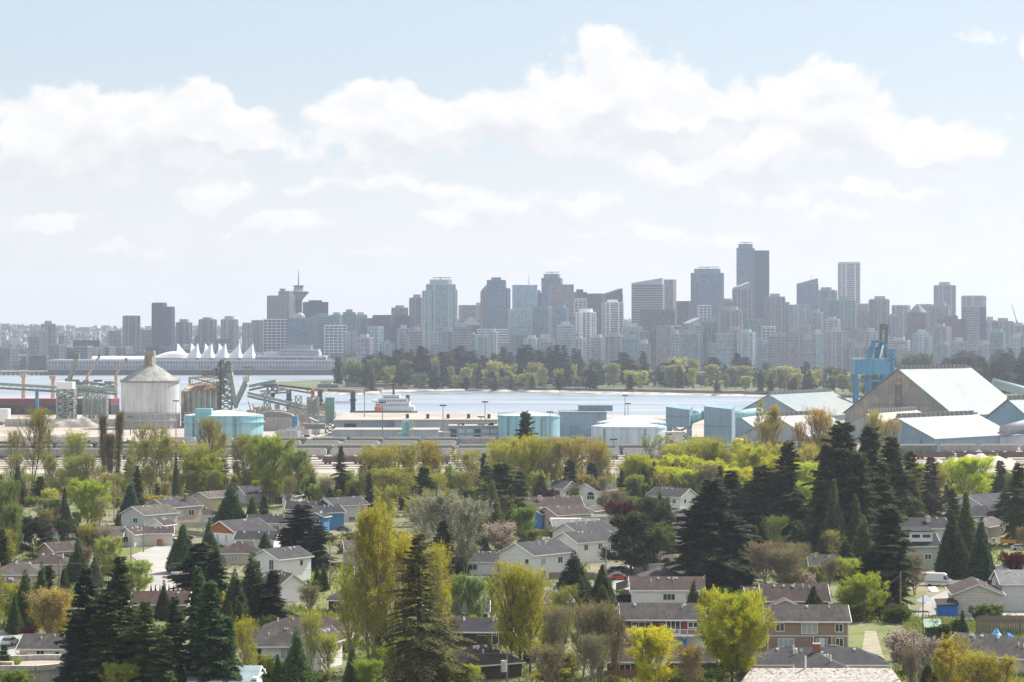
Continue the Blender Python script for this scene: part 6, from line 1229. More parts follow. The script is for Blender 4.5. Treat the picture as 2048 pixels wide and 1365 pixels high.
# left cluster
house('pale grey gabled house in the left cluster', 290, 1066, 12, 9, 4.8, 52, 'lgrey', 'tan', wins=[('l', 1, 2.6, 1.5, 1.2), ('f', 1, 2.8, 1.4, 1.2)]); house('grey house with big chimney behind the pale grey one', 338, 1056, 13, 9, 5.6, 52, 'tan', 'grey', chim=(3, -2, 1.0), wins=[('f', -2, 3, 2.4, 1.4), ('f', 2.5, 3, 2.0, 1.4)]); house('brown-roofed low white house right of the chimney house', 398, 1050, 10, 8, 2.8, 10, 'white', 'brown', 'hip')
house('cream cottage behind the orange fence', 312, 1092, 7, 5.5, 3.2, 10, 'cream', 'brown', wins=[('r', 0, 1.4, 1.2, 1.1)]); house('white cottage with steep gable left of the orange fence', 266, 1094, 8, 5, 3.2, 62, 'white', 'brown', wins=[('l', 0, 1.2, 1.2, 1.2), ('f', 1.5, 1.2, 1.2, 1.2)], pitch=32); house('small white double gable behind the cream cottage', 318, 1076, 6, 4.5, 3.4, 70, 'white', 'brown', wins=[], pitch=34)
house('beige gabled house beside the tall cedar', 422, 1026, 11, 6.5, 4.6, 52, 'tan', 'tan', wins=[]); house('grey-roofed house under the green trees', 512, 1008, 13, 10, 3.0, 30, 'lgrey', 'grey', wins=[]); r = house('narrow white front gable under the green trees', 582, 1014, 8, 3.6, 3.6, 75, 'white', 'grey', wins=[('l', 0, 1.0, .9, 2.2)], pitch=40)
house('long dark-roofed terrace house', 552, 1068, 15, 8, 2.9, -3, 'lgrey', 'dark', vents=2); r = house('house with orange shingled gable', 470, 1096, 13, 12, 3.4, 52, 'white', 'grey', gw='orange', pitch=26, wins=[('l', -1, 1.2, .6, 1.8), ('l', 2, 1.2, .6, 1.8)])
house('white house with dark roof right of the orange gable', 512, 1104, 9.6, 7, 3.0, -8, 'white', 'dark', wins=[('f', -1.2, 1.2, 2.2, 1.2)]); house('blue-painted house with white-trimmed windows', 640, 1062, 10, 7, 4.8, 30, 'blue', 'dark', wins=[('l', -1, 2.8, 1.5, 1.3), ('f', 0, 2.8, 1.3, 1.2)]); r = house('projecting blue front gable of the blue house', 636, 1068, 4, 4.5, 4.6, 72, 'blue', 'dark', wins=[('l', 0, 2.6, 2, 1.4)], cat='house wing')
house('dark-roofed house behind the blue-painted house', 612, 1046, 11, 8, 4, 0, 'lgrey', 'dark', wins=[]); house('grey two-storey house right of the blue one', 680, 1046, 12, 8.5, 4.8, 42, 'lgrey', 'grey', pitch=24); house('reddish hip-roofed house below the orange-gabled house', 478, 1130, 9, 8, 2.8, 10, 'cream', 'brown', 'hip', 28); house('white two-storey house beside the dark red tree', 556, 1170, 10, 8, 5.4, 52, 'white', 'grey', pitch=24, wins=[('l', -2, 3.2, 1.6, 1.5), ('l', 2, 3.1, 1.1, 2), ('f', 2, 3.6, .8, 1.1)])
house('small white gabled shed with brown trim', 560, 1206, 7, 5.5, 3.6, -52, 'white', 'brown', wins=[], pitch=34, cat='shed', name='shed'); house('small dark brown shed with grey roof', 678, 1228, 3.9, 4, 2.8, 0, 'dbrown', 'brown', 'hip', 30, wins=[('f', .3, 1.5, 1.2, .9)], vents=0, cat='shed', name='shed')
house('large mossy-roofed house behind the front cedar', 566, 1338, 11.5, 9, 3.6, 3, 'white', 'mossy', wins=[('f', -4.3, 1.6, 1.4, 1.6), ('f', .2, 1.6, 1.6, 1.6)], pitch=26); house('brown hip roof behind the large mossy-roofed house', 612, 1292, 15, 8, 2.6, 0, 'tan', 'brown', 'hip', 22, wins=[], vents=2); house('white gable right of the large mossy-roofed house', 633, 1342, 8, 4.4, 4.2, 70, 'white', 'mossy', wins=[], pitch=38)
r = house('pale blue metal-roofed building at the bottom edge', 447, 1404, 9.0, 8, 3.0, -2, 'white', 'bluemetal', wins=[], pitch=20, vents=0); slabroof(r, [(-2.8, -3.9, 3.2), (-.9, -3.9, 3.2), (-.5, -.9, 4.3), (-1.9, -.9, 4.3)], mat('grey_sheet_panel', (.4, .38, .36), .8, .15, 1), .12, 'rooflight'); MB().box(4.3, 4.9, -4.6, 4.6, 3.2, 3.5).build('verge_trim', M_trim, r)
r = house('white house with dark mossy roof at lower left', 92, 1334, 8.0, 7.4, 2.9, -4, 'white', 'mossy', wins=[('f', -.7, 1.2, 1.1, 1.3), ('f', 2.0, 1.6, .6, .8)], pitch=24)
house('red-brown brick house at the left edge', 8, 1216, 9, 10, 2.8, 0, 'brick', 'brown', 'hip', 26, wins=[('f', .8, 1.2, .8, .8)]); house('tan hip-roofed house left of the round dark tree', 30, 1175, 11, 9, 2.8, 0, 'tan', 'tan', 'hip'); house('brown-roofed gabled house behind the round dark tree', 130, 1092, 11, 8, 2.9, -30, 'white', 'brown'); house('tan gabled house with skylit roof right of the round dark tree', 118, 1128, 9, 7.5, 2.9, 40, 'tan', 'brown'); house('beige low house behind the bare branches at left', 190, 1096, 12, 9, 2.8, 5, 'tan', 'tan', wins=[]); house('brown roof seen through the left spruces', 96, 1150, 9, 8, 2.5, 0, 'cream', 'brown', 'hip', wins=[])
house('reddish-brown roof above the cedar hedge', 318, 1236, 10, 7, 2.6, 0, 'brown', 'red', wins=[], pitch=28); house('dark flat-eaved house behind the great spruce', 918, 1260, 10, 7, 3.2, 0, 'dbrown', 'dark', wins=[], pitch=24); house('long dark-roofed house right of the great spruce', 945, 1294, 13, 7.5, 2.6, -3, 'dbrown', 'dark', wins=[('f', 4, .4, 1, 1.8)], pitch=24); house('dark brown shingled roof below the great spruce', 962, 1362, 9, 9, 2.4, 30, 'dbrown', 'brown', 'hip', 26, wins=[], vents=4)
x, y = gp(987, 1292); r = thing('awning', 'sun-bleached white awning right of the long dark-roofed house', 'awning', (x, y, 0)); slabroof(r, [(-2.8, -1.2, 1.9), (2.9, -1.2, 1.9), (2.9, 1.2, 2.3), (-2.8, 1.2, 2.3)], M_trim, .08, 'canopy'); [MB().box(q-.05, q+.05, -1.1, -1.0, 0, 1.88).build('post', M_wood, r) for q in (-2.7, 2.8)]
house('small roof behind the yellow poplars', 1085, 1236, 9, 7, 2.8, 20, 'grey', 'tan', wins=[]); house('pale bungalow peeping through the left poplar', 730, 1130, 10, 8, 3.4, 10, 'cream', 'tan'); house('white bungalow hidden behind the yellow poplar', 770, 1185, 12, 8, 3.0, 5, 'cream', 'brown')
# flat-roofed building bottom left
x, y = gp(40, 1372); r = thing('flat_roofed_building', 'flat-roofed concrete building with parapet in the bottom left corner', 'building', (x-2, y+4, 0)); pl = [(-9, -5), (4.5, -5), (9.5, -1.5), (9.5, 6.5), (3.5, 7), (-9, 4)]
MB().prism(pl, 0, 2.4, 0, 1).build('wall', [mat('stained_concrete_wall', (.5, .48, .44), .9, .15, .8, kind='streak'), mat('roof_gravel', (.36, .3, .24), .95, .2, 2)], r); b = MB()
for i in range(6): p, q = pl[i], pl[(i+1) % 6]; b.beam((p[0], p[1], 2.8), (q[0], q[1], 2.8), .38)
b.build('parapet', MATS['stained_concrete_wall'], r); MB().box(-2.5, 1.0, -4.6, -3.4, 2.42, 3.6).build('roof_plant', M_rust, r)

# ------------------------------------------------------------- roads, fences, yards
M_road = mat('pale_asphalt', (.36, .345, .33), .95, .1, .12, col2=(.28, .27, .26)); M_lane = mat('worn_asphalt', (.3, .28, .265), .95, .12, .1, col2=(.36, .33, .3))
def road(name, pts, m, z=.012): return MB_face(name, [gp(*p) for p in pts], m, z)
def MB_face(name, pts, m, z): b = MB(); b.prism([(x, y) for x, y in pts], 0.0, z); return b.build(name, m, kind='structure')
road('road', [(225, 1215), (345, 1205), (352, 1170), (420, 1170), (420, 1095), (320, 1090), (262, 1112), (300, 1140), (290, 1185)], M_road, .02)
road('road', [(1825, 1235), (1990, 1235), (1960, 1180), (2000, 1150), (1960, 1140), (1915, 1172), (1860, 1195)], M_lane, .02); road('road', [(1190, 1180), (1275, 1180), (1350, 1135), (1300, 1120), (1230, 1140)], M_lane, .02); road('road', [(1180, 1232), (1262, 1232), (1262, 1198), (1200, 1200)], M_lane, .02)
road('road', [(-60, 1345), (55, 1330), (110, 1285), (30, 1262), (-60, 1262)], M_road, .02); road('driveway', [(1722, 1318), (1768, 1318), (1752, 1262), (1730, 1262)], mat('dirt_drive', (.3, .27, .2), .95, .2, .3), .02); road('road', [(2000, 1232), (2060, 1232), (2060, 1206), (2010, 1200)], M_road, .03)
M_grass = mat('mown_grass', (.13, .16, .045), .95, .3, .3, col2=(.2, .19, .08), bump=.5, bscale=4)
for pts in ([(238, 1118), (330, 1100), (240, 1092)], [(1690, 1322), (1800, 1322), (1790, 1250), (1700, 1250)], [(1860, 1180), (1960, 1170), (1905, 1160), (1850, 1165)], [(1260, 1190), (1190, 1215), (1262, 1214)], [(1960, 1275), (2060, 1275), (2060, 1240), (1960, 1240)], [(1700, 1180), (1860, 1212), (1850, 1180)], [(640, 1230), (740, 1225), (720, 1160), (600, 1150)], [(1940, 1130), (2060, 1130), (2060, 1085), (1960, 1085)], [(1180, 1150), (1240, 1165), (1230, 1140)], [(1500, 1312), (1560, 1312), (1545, 1270), (1500, 1270)]): MB_face('lawn', [gp(*p) for p in pts], M_grass, .012)
# kerbs along the close
b = MB(); kp = [gp(*p) for p in ((225, 1215), (290, 1185), (300, 1140), (262, 1112), (320, 1090))]
for i in range(4): b.beam((*kp[i], .06), (*kp[i+1], .06), .08)
b.build('kerb', M_conc, kind='structure')
def fence(lab, p0, p1, h, m, bw=.14, pitch=.16, posts=4, gap=0, lean=0):
    a, c = Vector((*gp(*p0), 0)), Vector((*gp(*p1), 0)); L = (c-a).length; r = thing('wooden_fence', lab, 'fence', tuple(a), math.atan2(c.y-a.y, c.x-a.x)); n = int(L/pitch); me = MB().box(0, bw, -.015, .015, .05, h).mesh('fence_board', m); me2 = MB().box(0, bw, -.015, .015, .05, h-.05).mesh('fence_board', m)
    if n <= 300:
        for i in range(n): put('fence_board', me if i % 3 else me2, r, (i*pitch, 0, 0))
    for i in range(posts+1): MB().box(-.05, .05, .02, .12, 0, h+.08).build('fence_post', m, r, loc=(L*i/posts, 0, 0))
    for z in (h*.25, h*.8): MB().box(0, L, .02, .07, z, z+.09).build('fence_rail', m, r)
    return r
fence('bright orange-brown cedar fence beside the close', (268, 1090), (325, 1092), 1.7, mat('orange_cedar', (.5, .2, .06), .8, .15, 2), .2, .22, 3)
fence('long weathered grey fence behind the blue tarpaulins', (1952, 1268), (2062, 1271), 3.0, M_wood, .26, .3, 5); fence('upper weathered fence along the yard by the peeling shed', (1958, 1246), (2062, 1246), 1.4, mat('brown_boards', (.24, .18, .14), .9, .25, 1.5), .26, .3, 5)
fence('grey picket fence between the left cluster houses', (365, 1072), (420, 1075), 1.5, M_wood, .2, .25, 3); fence('low grey fence in front of the chimney house', (320, 1086), (380, 1078), 1.4, M_wood, .2, .26, 3)
b = MB(); x0, y0 = gp(1232, 1182); x1, y1 = gp(1288, 1164); b.prism([(x0, y0), (x1, y1), (x1, y1+.1), (x0, y0+.1)], 0, 1.6); tag(b.build('privacy_screen', mat('black_mesh', (.012, .014, .02), .9)), 'black fabric fence screen beside the lane in the middle', 'fence'); x0, y0 = gp(1232, 1206); x1, y1 = gp(1263, 1204); b = MB(); b.prism([(x0, y0), (x1, y1), (x1, y1+.1), (x0, y0+.1)], 0, 1.5); tag(b.build('privacy_screen', MATS['black_mesh']), 'lower black fabric screen left of the white bungalow', 'fence')
# white panel fence left of the brown house
fence('tall white panel fence left of the brown house', (1523, 1268), (1536, 1266), 3.2, M_trim, .3, .33, 1)
# vehicles
x, y = gp(1880, 1172); car('white high-roofed van parked beside the lane', x, y+1, -16, (.72, .72, .74), kind='van')
def carp(lab, px, py, rz, col, grp=None): x, y = gp(px, py); return car(lab, x, y, rz, col, grp)
carp('dark blue car with covered bonnet in front of the brown house', 1588, 1310, 4, (.03, .035, .06)); carp('brownish car with silver windscreen cover by the white door', 1668, 1307, 72, (.16, .12, .11)); carp('dark red car under the big pine tree', 1289, 1143, -14, (.3, .02, .03)); carp('dark car parked beside the lane at the left', 1248, 1145, -25, (.04, .05, .08)); carp('grey-blue car left of the dark car in the lane', 1232, 1146, 10, (.12, .14, .18)); carp('white car behind the orange fence', 338, 1082, 0, (.7, .7, .7)); carp('small silver car at the edge of the close', 355, 1150, 80, (.45, .47, .5)); carp('white car half hidden by shrubs by the lane', 1222, 1224, 20, (.7, .7, .7)); carp('pale car in the far right yard', 2040, 1100, 0, (.5, .5, .52)); carp('white car beside the tan veranda house', 1200, 1062, 0, (.65, .65, .67))
gc = rng(8); ci = 0
for row, py in enumerate((884, 888, 892)):
    for k in range(10):
        px = 596+k*6.6+gc.uniform(-1, 1); ci += 1; carp('car in the %s row of the workshop parking lot, %s from the left' % (('back', 'middle', 'front')[row], ORDW[k]), px, py, gc.choice((86, 90, 94)), gc.choice(((.6, .6, .62), (.05, .05, .06), (.3, .31, .33), (.1, .13, .2), (.7, .7, .7), (.25, .03, .03))), 'cars parked beside the workshops')
x, y = gp(1950, 1165); r = thing('covered_boat', 'white shrink-wrapped boat hull behind the peeling shed', 'boat', (x+4, y+3, 0)); b = MB(); b.prism([(-5, -1.4), (3.5, -1.5), (5.4, 0), (3.5, 1.5), (-5, 1.4)], .6, 1.6); b.build('hull', M_trim, r); b = MB(); b.prism([(-5, -1.4), (3.5, -1.5), (5.4, 0), (3.5, 1.5), (-5, 1.4)], 1.61, 3.4, sx=.45); b.build('cover', M_sail, r); MB().box(-3, 3, -.6, .6, 0, .59).build('trailer', M_dark, r)
x, y = gp(1866, 1292); r = thing('garden_shed', 'narrow green shed with pale green roof by the magnolia', 'shed', (x, y, 0), R(-6)); b = MB(); lattice(b, -1.2, 1.2, -1.1, 1.1, 0, 3.2, 3, .06); b.build('frame', mat('green_paint', (.06, .15, .09), .7), r, kind='stuff'); MB().box(-1.05, 1.05, -.95, 1, 0, 3.2).build('wall', mat('green_mesh', (.04, .09, .06), .8), r); slabroof(r, [(-1.5, -1.4, 3.2), (1.5, -1.4, 3.2), (1.3, 1.4, 4.3), (-1.7, 1.4, 4.3)], mat('pale_green_sheet', (.24, .34, .25), .6), .1)
M_tb = mat('tarp_light_blue', (.08, .36, .62), .5, .2, 1.5, col2=(.3, .55, .75)); 
for lab, px, py, w, h, m_ in (('light blue tarpaulin tent beside the grey fence', 1995, 1285, 2.8, 2.6, M_tb), ('bright blue tarpaulin sheet right of the light blue one', 2022, 1284, 3.2, 1.8, mat('tarp_blue2', (.03, .22, .6), .5, .15, 1.5)), ('crumpled white tarpaulin left of the blue ones', 1976, 1288, 1.6, 1.8, M_sail)):
    x, y = gp(px, py); b = MB(); g_ = rng(px); pts = [[(-w/2+w*i/6, -1.2+2.4*j/4, max(.04, h*(1-abs(i-2.5)/3.6)*(1-abs(j-2)/3.2)+g_.uniform(-.25, .25))) for j in range(5)] for i in range(7)]
    for i in range(6):
        for j in range(4): b.face([pts[i][j], pts[i+1][j], pts[i+1][j+1], pts[i][j+1]])
    tag(b.build('tarpaulin', m_, None, (x, y, 0)), lab, 'tarpaulin')
x, y = gp(1862, 1222); r = thing('canopy_tent', 'small pale lilac canopy tent left of the blue-tarped lean-to', 'tent', (x-1, y, 0)); MB().prism([(-1.7, -1.5), (1.7, -1.5), (1.7, 1.5), (-1.7, 1.5)], 1.9, 2.9, sx=.1).build('canopy', mat('lilac_fabric', (.55, .56, .7), .8), r); [MB().box(sx*1.6-.03, sx*1.6+.03, sy*1.4-.03, sy*1.4+.03, 0, 1.9).build('leg', M_trim, r) for sx in (-1, 1) for sy in (-1, 1)]
x, y = gp(1866, 1183); r = thing('mattress', 'whitish mattress leaning on rubbish beside the lane', 'mattress', (x, y, .3), R(30)); o = MB().box(-1, 1, -.7, .7, 0, .25).build('pad', M_trim, r); o.rotation_euler = (R(35), 0, 0)
x, y = gp(2025, 1093); r = thing('orange_boat', 'orange skip-like boat in the far right garden', 'boat', (x, y, 0)); MB().prism([(-2.6, -.9), (2.4, -.9), (3, 0), (2.4, .9), (-2.6, .9)], .9, 1.7, sx=1.05).build('hull', mat('orange_paint', (.7, .3, .04), .6), r); MB().box(-1, 1.2, -.7, .7, 0, .89).build('trailer', M_dark, r)
b = MB()
for k in range(26): px, py = rt.uniform(1218, 1250), rt.uniform(1148, 1156); x, y = gp(px, py); b.box(x, x+rt.uniform(.3, .9), y, y+.6, 0, rt.uniform(.2, .8), rt.randrange(2))
tag(b.build('junk_pile', [M_trim, M_wood], kind='stuff'), 'pile of pale junk beside the lane', 'junk')
fc = rng(41); HS = [o for o in bpy.data.objects if o.type == 'EMPTY' and o.name.split('.')[0] == 'house']
fm = [mat('fence_grey', (.2, .175, .15), .9, .3, 1.5), mat('fence_brown', (.22, .14, .09), .9, .3, 1.5), mat('fence_pale', (.4, .37, .33), .9, .2, 1.5)]; fb = {}
for i, hs in enumerate(HS[3:60:3]):                      # board fences between the gardens
    k = fc.randrange(3); L = fc.uniform(7, 13); h = fc.choice((1.5, 1.7)); side = fc.choice((-1, 1)); lb = hs['label']; lb = ' '.join(lb.split()[:9])
    while lb.split()[-1] in ('the', 'of', 'and', 'with', 'a', 'behind', 'beside', 'in', 'at', 'left', 'right', 'by', 'to', 'from', 'before', 'below'): lb = ' '.join(lb.split()[:-1])
    r = thing('wooden_fence', '%s board fence beside the %s' % (('grey', 'brown', 'pale')[k], lb), 'fence', (hs.location.x+side*7.5, hs.location.y-6.5, 0), R(fc.choice((-4, 3, 0, 12)))); n = int(L/.2)
    if (k, h) not in fb: fb[(k, h)] = MB().box(0, .17, -.015, .015, .05, h).mesh('fence_board', fm[k])
    for q in range(n): o_ = put('fence_board', fb[(k, h)], r, (q*.2-L/2, 0, fc.uniform(-.03, .03)))
    for q in range(5): MB().box(-.05, .05, .02, .12, 0, h+.08).build('fence_post', fm[k], r, loc=(L*q/4-L/2, 0, 0))
for i, (px, py, rz, c, lb) in enumerate(((430, 1094, 10, (.5, .5, .52), 'silver car left of the orange-gabled house'), (688, 1062, -20, (.08, .1, .14), 'dark car in front of the grey two-storey house'), (1150, 1066, 5, (.6, .6, .6), 'white car below the veranda house'), (1236, 1160, 20, (.35, .06, .05), 'reddish car near the junk beside the lane'), (1262, 1128, 5, (.6, .6, .62), 'pale car beyond the junk beside the lane'), (1985, 1215, 12, (.1, .12, .16), 'dark car on the lane behind the peeling shed'), (20, 1290, 80, (.55, .55, .57), 'silver car on the road at the left edge'), (372, 1078, 0, (.06, .07, .1), 'dark car below the chimney house'), (1345, 1132, 0, (.12, .12, .13), 'black car by the pale hip-roofed house'), (735, 1215, 30, (.5, .5, .5), 'grey car on the grass by the brown shed'))):
    carp(lb, px, py, rz, c)
# poles and wires
PT = {}
def pole(lab, px, top, base_, arm=True, trafo=False, lamp=False, r0=.15):
    x, y = gp(px, base_); s = mpx(base_); h = (base_-top)*s; r = thing('utility_pole' if not lamp else 'street_lamp', lab, 'utility pole' if not lamp else 'street lamp', (x, y, 0)); MB().cyl(0, 0, 0, h, r0, r0*.7, 8).build('pole', mat('pole_wood', (.27, .22, .17), .9, .2, 1), r)
    if arm: MB().box(-1.1, 1.1, -.06, .06, h-.7, h-.58).build('crossarm', M_wood, r); [MB().cyl(q, 0, h-.57, h-.35, .06, None, 6).build('insulator', M_trim, r) for q in (-.9, 0, .9)]
    if trafo: MB().cyl(-.45, -.2, h-3.2, h-1.6, .42, None, 12).build('transformer', mat('trafo_grey', (.5, .52, .53), .6), r)
    if lamp: MB().beam((0, 0, h-.1), (-1.0, -.3, h+.1), .04).build('arm', M_steelg, r); MB().box(-1.5, -.9, -.42, -.2, h+.05, h+.2).build('lamp_head', M_trim, r)
    return Vector((x, y, h-.5))
P = [pole('bare wooden pole with stay wires left of the lane', 1801, 1143, 1232, False, r0=.2), pole('dark wooden post right of the bare wooden pole', 1846, 1190, 1290, False, r0=.14), pole('pole carrying a grey transformer at the bottom centre', 1014, 1298, 1402, True, True), pole('pole in front of the lower left white house', 136, 1282, 1392, True), pole('pole at the left behind the cedars', 118, 1118, 1230, False, r0=.22),
 pole('thin pole among the left trees', 75, 995, 1068, True), pole('street lamp beside the left lawn', 287, 1062, 1104, False, lamp=True), pole('pole beside the yellow poplar', 660, 1092, 1180, False, r0=.14), pole('pole behind the centre white houses', 1212, 1090, 1190, True), pole('tall pole by the rail yard', 1228, 912, 985, True), pole('pole right of the yard opening', 1246, 925, 985, True), pole('dark pole left of the centre conifers', 892, 918, 985, True), pole('pole behind the white bungalow', 1409, 1150, 1245, False, r0=.2), pole('street lamp left of the bright lime tree', 228, 985, 1045, False, lamp=True), pole('pole near the green trees', 452, 925, 1012, True), pole('left stick pole by the close', 262, 1068, 1172, False, r0=.13), pole('thin pole behind the magnolia', 1828, 1262, 1385, True, r0=.14)]
def wire(lab, a, c, sag, n=10, rr=.022):
    b = MB(); pr = None
    for i in range(n+1):
        u = i/n; q = a.lerp(c, u)-Vector((0, 0, sag*4*u*(1-u)))
        if pr is not None: b.beam(pr, q, rr, None, 3)
        pr = q
    tag(b.build('power_line', M_steelg), lab, 'power line')
wire('long power line from the lower left pole to the transformer pole', P[3], P[2], 1.2, 16, .03); wire('power line from the transformer pole to the right', P[2], Vector(wp(1830, 1302, 352)), 1.3, 16, .03); wire('power line leaving the frame at lower left', P[3], Vector(wp(-60, 1270, 340)), .4)
wire('stay wire left of the lane pole', P[0], Vector((*gp(1835, 1240), 0)), 0, 4); wire('service wire from the lane pole to the brown house', P[0], Vector(wp(1700, 1215, 392)), .8); wire('power line past the close to the left', P[4], P[7], 2.2, 14); wire('power line across the middle from the yellow poplar pole', P[7], P[8], 1.6, 14); wire('thin line over the left garden', P[5], Vector(wp(170, 990, 640)), .5); wire('power line along the rail yard trees', P[11], P[9], 1.2, 14); wire('power line right of the rail yard poles', P[9], Vector(wp(1460, 955, 780)), .8); wire('wire over the lane to the right', P[0], Vector(wp(2060, 1195, 430)), .8)
